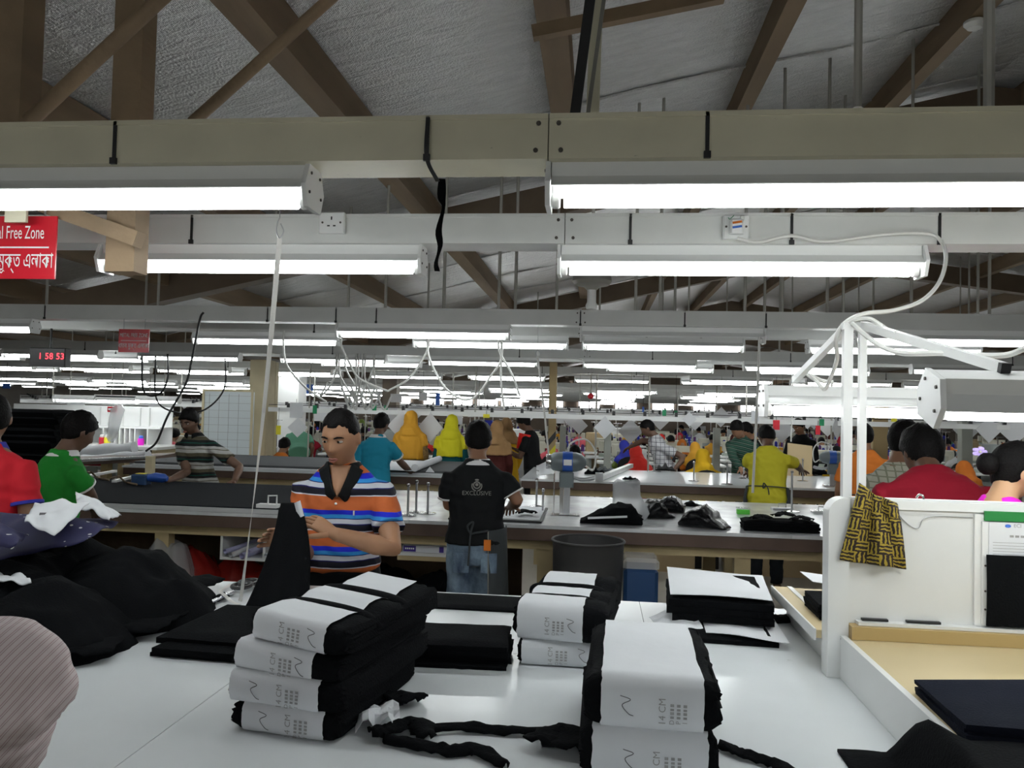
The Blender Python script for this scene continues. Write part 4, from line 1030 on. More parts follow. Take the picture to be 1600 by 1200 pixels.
    if dress:
        m = MB(); R = [ring(z, wd, dp, yo, inf=.022) for z, wd, dp, yo in TORSO if z >= .92]
        R = [ring(.55, .17, .13, 0, inf=.06), ring(.75, .165, .12, 0, inf=.045)] + R if not sit else [ring(.80, .16, .12, 0, inf=.03)] + R
        m.rings(R); link('dress', remesh(m, max(voxel, .016), dress, 'dress', 3), t)
    if scarf:
        m = MB(); c = hc + Hm @ Vector((0, -.030 * s, .006 * s))
        m.ell(c, .103 * s, .110 * s, .136 * s, 18, 12, Hm)
        nk = up((0, -.03, 1.44)); low_ = up((0, -.015, 1.36))
        m.tube([c + Hm @ Vector((0, -.01, -.03)) * s, nk.lerp(hc, .35), nk, low_], [.100 * s, .108 * s, .145 * s, .165 * s], 18)
        zz = 1.41; R = []
        for q in ((1.41 - scarf_len, .178, .118), (1.41 - scarf_len * .5, .182, .118), (1.30, .178, .114), (1.36, .150, .098), (1.42, .10, .085)):
            R.append(ring(q[0], q[1], q[2], -.012, inf=.028))
        m.rings(R)
        for k in (-1, 1): m.tube([up((.10 * k, -.01, 1.35)), P['sh' + ('L' if k < 0 else 'R')], P['sh' + ('L' if k < 0 else 'R')].lerp(P['el' + ('L' if k < 0 else 'R')], .5)], [.078 * s, .080 * s, .078 * s], 12)
        so = link('headscarf', remesh(m, max(voxel * .8, .009), scarf, 'headscarf', 5), t)
        if voxel < .02: wrinkle(so.data, .010, 8, 7, (1.6, 1.6, .5))
    if apron:
        # open-backed apron worn over the front with ties behind
        m = MB(); R = []
        n = 22; rows = []
        for z, wd, dp in ((.58, .19, .15), (.75, .19, .145), (.92, .185, .138), (1.04, .166, .122)):
            rg = []
            for i in range(n + 1):
                a = -.55 + (pi + 1.10) * i / n
                if z < .8: a = -.95 + (pi + 1.9) * i / n
                rg.append(up((cos(a) * (wd * bulk + .022), sin(a) * (dp + .022), z)))
            rows.append(rg)
        v = [p for q in rows for p in q]; w_ = n + 1; f = [(j * w_ + i, j * w_ + i + 1, (j + 1) * w_ + i + 1, (j + 1) * w_ + i) for j in range(len(rows) - 1) for i in range(n)]
        ap = m.add(v, f).obj('apron', apron, t, smooth=True, ang=180)
        tie = [up((cos(a) * .192 * bulk, sin(a) * .147, 1.035)) for a in np.linspace(pi + .5, 2 * pi - .5, 9)]
        MB().tube(tie, .006 * s, 6).obj('apron_tie', apron, t, smooth=True)
        kn_ = up((0, -.152, 1.035))
        MB().tube(curve_pts([kn_, kn_ + Vector((-.03, -.01, .03)) * s, kn_ + Vector((-.035, -.012, -.02)) * s, kn_, kn_ + Vector((.02, -.01, -.06)) * s, kn_ + Vector((.025, -.012, -.20)) * s], 5), .006 * s, 6).obj('apron_bow', apron, t, smooth=True)
    t['_hc'] = 0; del t['_hc']
    t_info[t.name] = (hc + B, Hm, P, B, s, up)
    return t
t_info = {}
def at_head(px, top, Y):     # base position and height of someone whose head top is seen at (px, top)
    p = atY(px, top, Y); return (p.x, Y), p.z
# ---- clothes materials
OR, BL, LB, DK, WH, NV_ = (.48, .115, .03), (.012, .02, .52), (.03, .25, .62), (.01, .01, .12), (.60, .62, .68), (.008, .008, .016)
ramp_mat('polo_stripes', (0, 0, -1), .150, [(0, OR), (.34, BL), (.47, LB), (.575, DK), (.60, WH), (.73, DK), (.755, NV_), (.925, WH), (.955, OR)], org=1.399, wob=.02)
ramp_mat('olive_stripes', (0, 0, -1), .15, [(0, (.42, .42, .40)), (.2, (.09, .08, .05)), (.42, (.012, .014, .014)), (.58, (.01, .09, .07)), (.63, (.012, .014, .014)), (.8, (.42, .42, .40)), (.95, (.10, .09, .06))], wob=.03)
ramp_mat('pink_stripes', (.72, .25, -.62), .0085, [(0, (.58, .50, .50)), (.6, (.40, .27, .28)), (.72, (.56, .49, .49)), (.9, (.33, .23, .23))], wob=.012, rough=.8, bump=.5)
ramp_mat('green_stripes', (.25, .1, 1), .05, [(0, (.015, .05, .035)), (.5, (.05, .16, .11)), (.6, (.012, .03, .025)), (.9, (.2, .25, .2))])
plaid_mat('check_grey', (.52, .52, .54), (.09, .09, .11), .055, .12)
plaid_mat('check_cream', (.50, .50, .40), (.26, .27, .19), .034, .2)
mat('cloth_black', (.008, .009, .010), .85, bump=.35, bscale=10, spec=.2)
mat('cloth_red', (.58, .018, .03), .8, bump=.35, bscale=9, spec=.2)
mat('cloth_maroon', (.32, .012, .028), .8, bump=.35, bscale=9, spec=.2)
mat('cloth_green', (.018, .24, .03), .8, bump=.35, bscale=9, spec=.2)
mat('cloth_teal', (.015, .22, .33), .8, bump=.35, bscale=9, spec=.2)
mat('cloth_mustard', (.60, .30, .03), .8, bump=.6, bscale=9, spec=.2)
mat('cloth_lime', (.60, .55, .02), .8, bump=.6, bscale=9, spec=.2)
mat('cloth_yellow', (.75, .45, .02), .8, bump=.6, bscale=9, spec=.2)
mat('cloth_tan', (.34, .20, .09), .8, bump=.5, bscale=9, spec=.2)
mat('cloth_brown', (.07, .016, .014), .85, bump=.3, bscale=9, spec=.2)
mat('cloth_dteal', (.006, .07, .08), .85, bump=.3, bscale=9, spec=.2)
mat('cloth_orange', (.60, .17, .025), .8, bump=.4, bscale=9, spec=.2)
mat('cloth_ypolo', (.52, .47, .03), .8, bump=.35, bscale=9, spec=.2)
mat('cloth_mint', (.12, .32, .22), .8, bump=.3, bscale=9, spec=.2)
mat('cloth_pink', (.75, .02, .55), .7, bump=.3, bscale=9, spec=.2)
mat('cloth_floral', (.22, .13, .04), .85, var=.6, vscale=40)
mat('cloth_white', (.70, .70, .70), .8, bump=.3, bscale=9)
mat('cloth_blue', (.02, .03, .35), .8, bump=.3, bscale=9)
mat('cloth_purple', (.10, .03, .16), .8, bump=.3, bscale=9)
mat('cloth_scarlet', (.80, .03, .02), .8, bump=.4, bscale=9)
mat('cloth_rose', (.62, .10, .13), .8, bump=.4, bscale=9)
mat('cloth_olive', (.14, .20, .03), .8, bump=.3, bscale=9)
mat('apron_grey', (.035, .042, .045), .8, bump=.1, bscale=60)
mat('piping', (.22, .22, .20), .8)
def jeans_mat():
    m = mat('jeans', (.06, .10, .17), .85, bump=.3, bscale=60); nt = m.node_tree; N = nt.nodes.new; L = nt.links.new
    n = N('ShaderNodeTexNoise'); n.inputs['Scale'].default_value = 7; n.inputs['Detail'].default_value = 5
    tc = N('ShaderNodeTexCoord'); mp = N('ShaderNodeMapping'); mp.inputs['Scale'].default_value = (1.3, 1, .6); L(tc.outputs['Object'], mp.inputs[0]); L(mp.outputs[0], n.inputs['Vector'])
    cr = N('ShaderNodeValToRGB'); cr.color_ramp.elements[0].position = .35; cr.color_ramp.elements[0].color = (.018, .035, .075, 1); cr.color_ramp.elements[1].position = .68; cr.color_ramp.elements[1].color = (.22, .31, .40, 1)
    L(n.outputs['Fac'], cr.inputs[0]); L(cr.outputs[0], nt.nodes['Principled BSDF'].inputs['Base Color'])
jeans_mat()

# ---- main worker
b0, h0 = at_head(541, 634, 3.42)
mm = person('man in orange and blue striped polo shirt examining black cloth', b0, 188, H=1.645, skin='skin', hair='receding', shirt='polo_stripes', collar='cloth_black', trousers='cloth_black',
    head=(15, -14), lean=3, armsw={'L': (atY(613, 858, 3.22), atY(522, 834, 3.05)), 'R': (atY(480, 870, 3.30), atY(455, 842, 3.05))},
    palmn={'L': (.1, .55, -.9), 'dL': (-.75, -.15, .48), 'sL': 1, 'R': (.5, -.8, 0), 'dR': (-.8, -.45, .12), 'sR': -1}, curl={'L': .5, 'R': 1.0}, voxel=.0075, detail=True, bulk=1.06, belly=.055, hem=.985, eyes=.6, shirt_loose=.014, fat_arm=1.05, headscale=1.06)
hc, Hm, P, B, s_, up_ = t_info[mm.name]
# placket, button and pocket of the polo
pk_ = MB()
f_ = lambda x, z, o=.0: up_((x, .118 + .014 + o + .055 * exp(-((z - 1.04) / .11) ** 2) * .8, z))
for (x, z) in ((.004, 1.285),): MB().ell(f_(x, z, .012), .006, .006, .006, 8, 6).obj('button', 'sign_white', mm, smooth=True)
MB().bar(f_(-.075, 1.255, .006), f_(-.075, 1.235, .007), .006, .004).obj('pocket_mark', 'sign_white', mm)
# open neck of the polo showing skin
nk = MB()
def vfn(u, v):
    z = 1.445 - .135 * v; wd = .046 * (1 - v) ** .8 + .004
    return up_(((u - .5) * 2 * wd, .062 + .066 * min(1, v * 1.35) + .012 * (1 - abs(u - .5) * 2) + .004, z))
nk.sheet(vfn, 8, 10, .004).obj('open_neck', 'skin', mm, smooth=True, ang=180)
for k in (-1, 1):
    MB().sheet(lambda u, v: up_((k * (.048 * (1 - v) ** .8 + .004 + .045 * u * (1 - v * .35)), .066 + .064 * min(1, v * 1.3) - .026 * u + .012, 1.455 - .135 * v - .035 * u)), 6, 8, .004 * -k).obj('collar_flap', 'cloth_black', mm, smooth=True, ang=180)
# cloth he holds
hcl = world_thing('held_cloth', 'black cloth hanging from the striped worker\'s hands to the table', 'cloth', Z(440, 945))
R_ = []
for j in range(15):
    v = j / 14; y = 786 + (950 - 786) * v; xl = 436 - 52 * v ** 1.5; xr = 470 + 14 * v + 6 * sin(v * 4); Yc = 3.0 - .24 * v
    if j == 0: xl, xr = 440, 462
    c = atY((xl + xr) / 2, y, Yc); hw = (atY(xr, y, Yc).x - atY(xl, y, Yc).x) / 2; ring_ = []
    for i in range(26):
        a = 2 * pi * i / 26; fo = 1 + (.16 * sin(a * 5 + v * 2) + .10 * sin(a * 9 + 1)) * min(1, v * 2.5)
        ring_.append((c.x + hw * cos(a) * (1 + .05 * sin(a * 7)), c.y + (.022 + .05 * v) * sin(a) * fo, max(c.z, T + .003)))
    R_.append(ring_)
MB().rings(R_).obj('cloth', 'black_cloth', hcl, smooth=True, ang=180)
pw = world_thing('paper_ticket', 'small white paper ticket pinched in the striped worker\'s fingers', 'paper', atY(466, 792, 2.96))
MB().sheet(lambda u, v: atY(460 + 9 * u + 6 * v, 786 + 24 * v - 4 * u, 2.965 - .01 * sin(3 * u)), 6, 6, .001).obj('paper', 'paper', pw, smooth=True)

# ---- black polo, seen from behind
b0, h0 = at_head(748, 654, 4.60)
bm = person('man in black polo with white trim and jeans, seen from behind', b0, 8, H=1.59, skin='skin_mid', hair='full', shirt='cloth_black', collar='sign_white', cuff='cloth_white', trousers='jeans', head=(16, 0), lean=2,
    armsw={'L': (atY(702, 790, 4.62), atY(712, 782, 4.85)), 'R': (atY(808, 782, 4.62), atY(798, 792, 4.9))}, voxel=.010, hem=.93, bulk=1.06, detail=True)
hc, Hm, P, B, s_, up_ = t_info[bm.name]
xs_ = (up_((1, 0, 1.2)) - up_((0, 0, 1.2))).normalized(); zs_ = (up_((0, 0, 1.3)) - up_((0, 0, 1.2))).normalized()
lettering('EXCLUSIVE', .034, 'piping', bm, frame(up_((.0, -.127, 1.245)), xs_, zs_))
em = MB().tube([up_((.020 * cos(a), -.124, 1.295 + .020 * sin(a))) for a in np.linspace(0, 2 * pi, 19)], .004, 5).obj('emblem_ring', 'piping', bm)
for k in (-1, 1): MB().tube([up_((k * (.030 * cos(a)), -.124, 1.29 + .030 * sin(a))) for a in np.linspace(-1.4, .5, 9)], .0035, 5).obj('emblem_wreath', 'piping', bm)
MB().ell(up_((0, -.124, 1.298)), .010, .003, .010, 8, 6).obj('emblem_core', 'piping', bm)
MB().ell(up_((0, -.121, 1.326)), .012, .003, .006, 8, 6).obj('emblem_crown', 'piping', bm)
ap = MB()
def afn(u, v): # apron panel hanging on his right side
    a = -1.15 + (1.35 + .5 * v) * u; z = 1.02 + .02 * u - (.62 - .05 * (1 - u)) * v
    return up_((cos(a) * (.188 + .03 * v), sin(a) * (.140 + .02 * v), z))
ap.sheet(afn, 16, 14, .004).obj('apron', 'apron_grey', bm, smooth=True, ang=180)
MB().tube([Vector(afn(0, v)) for v in np.linspace(0, 1, 14)], .005, 5).obj('apron_piping', 'piping', bm)
MB().tube(curve_pts([afn(0, 0), up_((.0, -.152, 1.01)), up_((-.03, -.15, 1.005)), up_((-.05, -.16, 1.05)), up_((-.015, -.165, 1.075)), up_((-.03, -.155, 1.0)), up_((-.04, -.165, .82))], 5), .006, 5).obj('apron_tie', 'apron_grey', bm)
MB().box(-.018, .022, -.004, .004, -.03, .03).xf(Matrix.Translation(up_((.070, -.138, .935))) @ Matrix.Rotation(radians(8), 4, 'Z')).obj('orange_phone', 'cloth_orange', bm)
for k in (-1, 1): MB().sheet(lambda u, v: up_((k * .085 + (u - .5) * .095, -.122 - .012 * sin(pi * u), .89 - .12 * v)), 6, 5, .002).obj('pocket', 'jeans', bm, smooth=True)

# ---- striped man at the dark table
b0, h0 = at_head(317, 637, 7.12)
person('man in olive, white and black striped polo guiding the cutter at the dark table', b0, 172, H=1.62, skin='skin_dark', hair='full', shirt='olive_stripes', collar='cloth_black', trousers='cloth_black', head=(14, 2), lean=14,
    armsw={'L': (atY(375, 730, 6.95), atY(366, 752, 6.72)), 'R': (atY(292, 738, 6.9), atY(262, 752, 6.5))}, palmn={'dL': (-.3, -1, -.25), 'dR': (-1, -.3, 0)}, voxel=.012, eyes=.6, detail=True, hem=.9)
# ---- green shirt
b0, h0 = at_head(85, 634, 4.15)
person('man in bright green polo with white collar at the dark fabric table', b0, -28, H=1.60, skin='skin_dark', hair='full', shirt='cloth_green', collar='sign_white', cuff='sign_white', trousers='jeans', head=(20, 2), lean=8,
    armsw={'R': (atY(138, 770, 4.2), atY(150, 800, 4.5))}, voxel=.011, hem=.84, bulk=1.05, detail=True)
# ---- red shirt at the left edge
b0, h0 = at_head(-22, 612, 3.52)
person('man in red polo with navy trim cut off by the left picture edge', b0, 12, H=1.68, skin='skin_mid', hair='short', shirt='cloth_red', collar='cloth_blue', cuff='cloth_blue', trousers='dark_cloth', head=(10, 30), lean=4,
    armsw={'R': (atY(45, 815, 3.55), atY(70, 850, 3.75))}, voxel=.011, bulk=1.1, detail=True)
# ---- sleeve at the lower left
sl = person('person in pink striped long-sleeved shirt reaching in from the left edge', (-1.24, .84), -12, H=1.66, skin='skin_mid', hair='short', shirt='pink_stripes', sleeve='long', trousers='cloth_black', head=(20, 0), lean=22,
    armsw={'R': (V(-.80, 1.02, 1.262), V(-.915, 1.13, 1.0)), 'L': (V(-1.5, 1.25, 1.15), V(-1.35, 1.5, .97))}, voxel=.010, bulk=1.1, fat_arm=1.5, detail=True, wrinkles=1.6)
# ---- teal polo
b0, h0 = at_head(588, 646, 8.0)
person('man in teal polo with white-edged collar leaning on the grey table', b0, -6, H=1.60, skin='skin_dark', hair='full', shirt='cloth_teal', collar='cloth_white', cuff='cloth_white', trousers='dark_cloth', head=(18, -8), lean=8,
    armsw={'R': (atY(626, 722, 8.15), atY(642, 738, 8.45))}, voxel=.012, detail=True)
# ---- women beyond the grey table
def wsc(label, px, top, Y, face, H, scarf, dress, skin='skin_mid', lean=4, **k):
    b0, h0 = at_head(px, top, Y)
    return person(label, b0, face, H=max(H or h0, .9) , skin=skin, hair=None, shirt=dress, sleeve='long', trousers='cloth_brown', dress=dress, scarf=scarf, voxel=.014, lean=lean, **k)
wsc('woman in long mustard headscarf standing with her back turned', 642, 643, 10.75, 5, 1.60, 'cloth_mustard', 'cloth_floral', scarf_len=.42)
wsc('woman in lime yellow headscarf and dark teal dress seen from behind', 705, 649, 10.75, -4, 1.56, 'cloth_lime', 'cloth_dteal', scarf_len=.34, head=(8, -8))
wsc('woman in tan headscarf and maroon dress beside the black polo man', 775, 660, 10.55, -10, 1.50, 'cloth_tan', 'cloth_brown', scarf_len=.24, head=(10, 0))
wsc('second woman in tan headscarf, in yellow, facing the sewing machine', 793, 656, 11.6, 20, 1.53, 'cloth_tan', 'cloth_yellow', scarf_len=.14, head=(15, 0))
# ---- black tee man
b0, h0 = at_head(835, 649, 11.0)
person('man in black tee shirt inspecting a red piece by the tan column', b0, 72, H=1.61, skin='skin_dark', hair='full', shirt='cloth_black', trousers='cloth_black', head=(28, 6), lean=8, arms={'L': ((-.22, .12, 1.05), (-.14, .33, 1.13)), 'R': ((.22, .12, 1.05), (.10, .33, 1.15))}, voxel=.013)
rp = world_thing('red_garment_piece', 'red garment piece held by the man in black tee', 'garment', atY(815, 700, 11.0))
MB().sheet(lambda u, v: atY(811 + 18 * u - 4 * v, 676 + 24 * v + 4 * u, 10.9 + .05 * sin(6 * u)), 8, 8, .006).obj('cloth', 'cloth_scarlet', rp, smooth=True)
# ---- checked shirt man
b0, h0 = at_head(1032, 654, 10.65)
person('man in grey checked shirt stretching an arm over the sewing table', (b0[0] + .10, b0[1]), 78, H=1.62, skin='skin_dark', hair='short', shirt='check_grey', trousers='cloth_black', head=(20, 0), lean=20,
    armsw={'R': (atY(1005, 688, 10.9), atY(985, 698, 11.0)), 'L': (atY(1070, 715, 10.5), atY(1055, 732, 10.4))}, voxel=.012, detail=True)
# ---- seated woman in yellow
wsc('seated woman wrapped in a bright yellow headscarf, back turned', 1100, 682, 10.75, 8, 1.56, 'cloth_yellow', 'cloth_yellow', sit=True, scarf_len=.46, bulk=1.2)
# ---- green striped, leaning
b0, h0 = at_head(1165, 664, 10.7)
person('man in green striped shirt bending to the table beside the yellow polo', b0, 150, H=1.66, skin='skin_mid', hair='full', shirt='green_stripes', sleeve='long', trousers='dark_cloth', head=(30, 0), lean=22, armsw={'R': (atY(1146, 715, 10.4), atY(1158, 733, 10.1))}, voxel=.014)
b0, h0 = at_head(1183, 664, 9.3 + 1.5)
person('dark haired person half hidden behind the yellow polo man', b0, 100, H=1.58, skin='skin_mid', hair='full', shirt='cloth_black', trousers='dark_cloth', head=(25, 0), lean=8, voxel=.018)
# ---- yellow polo with apron
b0, h0 = at_head(1200, 664, 7.72)
person('man in yellow polo with dark apron tied behind, seen from the back', b0, -14, H=1.60, skin='skin_dark', hair='full', shirt='cloth_ypolo', trousers='dark_cloth', head=(38, 16), lean=10, apron='apron_grey',
    armsw={'R': (atY(1244, 726, 7.9), atY(1252, 735, 8.25)), 'L': (atY(1170, 728, 7.95), atY(1172, 738, 8.2))}, voxel=.011, hem=.80, bulk=1.12, detail=True)
# ---- black shirt man with cardboard
b0, h0 = at_head(1252, 652, 12.0)
person('man in black shirt looking down behind the brown cardboard', b0, 150, H=1.64, skin='skin_mid', hair='short', shirt='cloth_black', sleeve='long', trousers='cloth_black', head=(24, -25), voxel=.014, eyes=.6)
cb = world_thing('cardboard_sheet', 'brown cardboard sheet standing behind the yellow polo man', 'cardboard', atY(1250, 725, 10.1))
q0, q1 = atY(1231, 692, 10.1), atY(1269, 725, 10.1); q1.z = T + .001; MB().prism([(q0.x, q0.z), (q1.x, q0.z - .03), (q1.x, q1.z), (q0.x, q1.z)], 'y', 10.10, 10.12).obj('sheet', 'card', cb)
wsc('woman in yellow headscarf facing the camera left of the gantry posts', 1311, 676, 12.2, 165, 1.5, 'cloth_yellow', 'cloth_black', sit=True, scarf_len=.2)
# ---- orange, plaid, red, pink at the right
b0, h0 = at_head(1352, 659, 6.98 + .35)
person('man in orange tee seen between the gantry posts', b0, -6, H=1.61, skin='skin_mid', hair='short', shirt='cloth_orange', trousers='dark_cloth', head=(8, 0), apron='apron_grey', voxel=.012, hem=.82, detail=True)
b0, h0 = at_head(1402, 655, 4.62)
person('man in cream checked shirt behind the red polo', b0, -48, H=1.655, skin='skin_mid', hair='full', shirt='check_cream', trousers='dark_cloth', head=(14, 0), lean=3, voxel=.011, hem=.8, detail=True)
b0, h0 = at_head(1422, 671, 3.98)
person('man in dark red polo with purple collar, head bent, seen from behind', (b0[0] + .05, b0[1] - .30), -8, H=1.75, skin='skin_dark', hair='full', shirt='cloth_maroon', collar='cloth_purple', trousers='dark_cloth', head=(14, 14), lean=34, armsw={'R': (atY(1545, 815, 4.05), atY(1545, 850, 4.25)), 'L': (atY(1385, 815, 4.05), atY(1400, 850, 4.25))}, voxel=.010, bulk=1.30, headscale=1.08, detail=True)
pw_ = person('woman in magenta top with black bun and lilac hair clip, bare neck', (1.49, 3.22), -50, H=1.60, skin='skin_light', hair='long', shirt='cloth_pink', sleeve='short', trousers='dark_cloth', head=(18, -25), lean=12, voxel=.009, detail=True, bulk=.95)
hc, Hm, P, B, s_, up_ = t_info[pw_.name]
fl_ = thing('hair_clip', 'lilac flower-shaped hair clip in the black bun', 'hair clip', atY(1560, 715, 2.55))
cb_ = hc + Hm @ Vector((-.03, -.15, .022))
fl_.location = cb_
for k in range(5):
    a = 2 * pi * k / 5; MB().ell((.017 * cos(a), -.012, .012 * sin(a)), .013, .005, .009, 8, 6).obj('petal', 'lilac' if 'lilac' in MATS else mat('lilac', (.50, .38, .78), .5), fl_, smooth=True)
MB().ell((0, -.018, 0), .006, .004, .006, 8, 6).obj('clip_centre', 'eye_white', fl_, smooth=True)
# ---- people at the left and centre distance
b0, h0 = at_head(470, 640, 12.4)
person('person in mint green shirt bending over a machine behind the white card', b0, 25, H=1.60, skin='skin_mid', hair='short', shirt='cloth_mint', trousers='dark_cloth', head=(30, 0), lean=48, voxel=.016)
# ================================================================== MIDDLE TABLE THINGS
def cutter(label, loc, rotz, upright=.20):
    t = thing('cloth_cutter', label, 'cutting machine', loc, rotz)
    MB().bbox(-.11, .09, -.05, .05, 0, .012, .006).obj('base_plate', 'chrome', t)
    MB().box(-.022, .022, -.016, .016, .012, upright + .06).obj('upright', 'steel', t)
    MB().box(-.050, -.024, -.004, .004, .012, upright + .05).obj('knife', 'chrome', t)
    MB().bbox(-.055, .045, -.045, .045, upright + .03, upright + .14, .01).obj('gear_case', 'grey_paint', t)
    z = upright + .205; X = Matrix.Translation((0, 0, z)) @ Matrix.Rotation(pi / 2, 4, 'Y')
    mo = MB().lathe([(.020, -.13), (.045, -.12), (.062, -.10), (.068, -.06), (.070, .0), (.068, .06), (.055, .10), (.03, .125), (.022, .13)], 20).xf(X).obj('motor', 'grey_paint', t, smooth=True)
    MB().lathe([(.0715, -.035), (.072, -.03), (.072, .03), (.0715, .035)], 20, cap=True).xf(X).obj('blue_band', 'blue_paint', mo, smooth=True)
    MB().box(-.028, .028, -.0745, -.0715, z - .02, z + .02).obj('rating_label', 'sign_white', mo)
    MB().lathe([(.05, -.15), (.052, -.145), (.052, -.12), (.05, -.115)], 20).xf(X).obj('end_bell', 'chrome', mo, smooth=True)
    MB().tube(curve_pts([(.04, 0, upright + .10), (.09, 0, upright + .085), (.15, 0, upright + .09), (.19, 0, upright + .10)], 5), [.012] * 5 + [.015] * 5 + [.017] * 5 + [.012], 10).obj('handle', 'steel', t, smooth=True)
    MB().tube(curve_pts([(.12, .0, z - .02), (.18, 0, z - .05), (.19, 0, z + .08), (.12, 0, z + .16), (.02, 0, z + .13), (-.0, 0, z + .06)], 6), .007, 6).obj('power_cord', 'cord_white', t, smooth=True)
    MB().tube([(-.09, .03, .012), (-.09, .03, upright + .12)], .005, 6).obj('guide_rod', 'chrome', t)
    return t
Tm = lambda x, y: atZ(x, y, T)
cutter('upright cloth cutting machine with blue banded motor on the middle table', Tm(885, 806), .05, .17)
cutter('blue banded cloth cutting machine on the farthest white table by the gantry', Tm(1300, 760), pi * .97, .10)
_c = atZ(232, 757, T + .036); t = thing('cloth_cutter', 'low cloth cutter with blue handle grip lying on the dark fabric', 'cutting machine', _c, .05)
MB().bbox(-.13, .0, -.05, .05, 0, .085, .012).obj('motor_case', 'bin_blue', t); MB().tube([(0, 0, .055), (.06, 0, .06), (.13, 0, .055), (.16, 0, .05)], [.030, .040, .038, .02], 12).obj('grip', 'blue_paint', t, smooth=True); MB().box(-.10, -.03, -.03, .03, .086, .092).obj('rating_label', 'tag_yellow', t)
def rod_stand(label, x, y, h, base=.06, group='metal rod stands on the cutting tables'):
    p = Tm(x, y); t = thing('rod_stand', label, 'stand', p, 0, group)
    MB().lathe([(base, 0), (base, .006), (base * .4, .012), (.012, .014)], 14).obj('foot', 'chrome', t, smooth=True)
    MB().tube([(0, 0, .012), (0, 0, h)], .008, 8).obj('rod', 'steel', t, smooth=True)
    MB().lathe([(.011, h - .005), (.012, h), (.012, h + .012), (.006, h + .016)], 10).obj('cap', 'chrome', t, smooth=True)
for i, (x, y, h) in enumerate(((637, 806, .20), (650, 801, .21), (668, 803, .20))): rod_stand(['first steel rod stand right of the striped polo worker', 'middle steel rod stand right of the striped polo worker', 'third steel rod stand, closest to the black polo man'][i], x, y, h)
rod_stand('thin steel rod stand left of the tall cutting machine', 838, 792, .20); rod_stand('short thin rod stand just before the tall cutting machine', 848, 802, .16, .03)
rod_stand('steel rod stand beside the seated woman in yellow', 1084, 752, .20); rod_stand('wide topped rod stand left of the yellow polo man', 1136, 757, .22)
rod_stand('rod stand under the hand of the green striped man', 1162, 748, .12); rod_stand('rod stand right of the yellow polo man', 1254, 752, .24)
rod_stand('rod stand in front of the checked shirt man', 1022, 737, .22, .09); rod_stand('rod stand near the partition on the middle table', 1237, 800, .30)
# paper lay in front of the black polo man
pt = world_thing('paper_tray', 'white paper lay in a dark tray before the black polo man', 'tray', Tm(780, 812))
q = [Tm(700, 812), Tm(846, 818), Tm(856, 796), Tm(712, 790)]
MB().prism([(p.x, p.y) for p in q], 'z', T + .001, T + .012).obj('tray', 'black_plastic', pt)
c_ = sum(q, Vector()) / 4; MB().prism([(c_.x + (p.x - c_.x) * .95, c_.y + (p.y - c_.y) * .92) for p in q], 'z', T + .0125, T + .02).obj('paper', 'paper', pt)
ribbon('black cloth piece lying on the white paper lay', [atZ(808, 808, T + .02), atZ(820, 804, T + .02), atZ(834, 808, T + .02)], .06, 41, zoff=.022)
ribbon('black cloth edge under the black polo man\'s hand', [Tm(705, 804), Tm(735, 803)], .08, 42, zoff=.02)
def lump(name, label, mt, cx, cy, rx, ry, h, seed, rot=0, cat='bundle', fold=.02, zb=T, parts=None):
    c = (cx, cy, zb); t = world_thing(name, label, cat, c); m = MB(); mound(m, cx, cy, rx, ry, h, seed, rot, 72, 24, fold, zb, 4); m.obj('wrap' if parts is None else parts, mt, t, smooth=True, ang=180); return t
def lp(name, label, mt, x, y, w, d, h, seed, **k):
    p = Tm(x, y); return lump(name, label, mt, p.x, p.y + d / 2, w / 2, d / 2, h, seed, **k)
mat('black_poly', (.005, .005, .006), .24, bump=.2, bscale=10, spec=.18)
def loaf(name, label, mt, x, y, W, D, hs_, seed, rot=0, cat='bundle'):
    p = Tm(x, y); t = thing(name, label, cat, (p.x, p.y + D / 2, T + .001), rot); R = []; n = 18
    for i in range(n + 1):
        u = i / n; k = u * (len(hs_) - 1); j = min(int(k), len(hs_) - 2); q = k - j; q = q * q * (3 - 2 * q); h = hs_[j] * (1 - q) + hs_[j + 1] * q
        wd = D / 2 * (.55 + .45 * min(1, h / max(hs_) * 1.2)); ring = []
        for a in range(22):
            th = 2 * pi * a / 22; c, s_ = cos(th), sin(th); yy = (abs(c) ** .7) * (1 if c > 0 else -1) * wd; zz = h / 2 + (abs(s_) ** .6) * (1 if s_ > 0 else -1) * h / 2
            nz = mnoise.noise((u * 7, a * .5, seed)) + .6 * mnoise.noise((u * 16, a * 1.1, seed + 3))
            ring.append((-W / 2 + W * u + .02 * nz * (i in (0, n)), yy * (1 + .10 * nz), max(0, zz * (1 + .16 * nz))))
        R.append(ring)
    MB().rings(R).obj('wrap', mt, t, smooth=True, ang=180); return t
a_ = loaf('cloth_pack', 'black cloth pack with a white strip inside, left of the plastic bag', 'black_cloth', 955, 822, .40, .26, (.02, .05, .085, .12, .13, .12, .05), 51)
MB().bar((-.15, -.135, .045), (.10, -.145, .065), .012, .012).obj('white_strip', 'paper', a_)
pb = world_thing('plastic_bag', 'milky polythene bag standing up behind the black packs', 'bag', Tm(990, 815))
p = Tm(990, 818); R_ = []
for z, wd, dp in ((0, .10, .08), (.05, .115, .08), (.11, .110, .065), (.17, .098, .045), (.22, .088, .022), (.25, .080, .006)):
    R_.append([(p.x - .02 + wd * cos(a) * (1 + .10 * sin(3 * a + z * 20) + .25 * mnoise.noise((cos(a) * 2, sin(a) * 2, z * 9))) - .10 * z, p.y + .12 + dp * sin(a) * (1 + .15 * cos(4 * a + z * 30)), T + .002 + z * (1 + .12 * sin(2 * a))) for a in np.linspace(0, 2 * pi, 25)[:-1]])
MB().rings(R_).obj('bag', 'polythene', pb, smooth=True, ang=180)
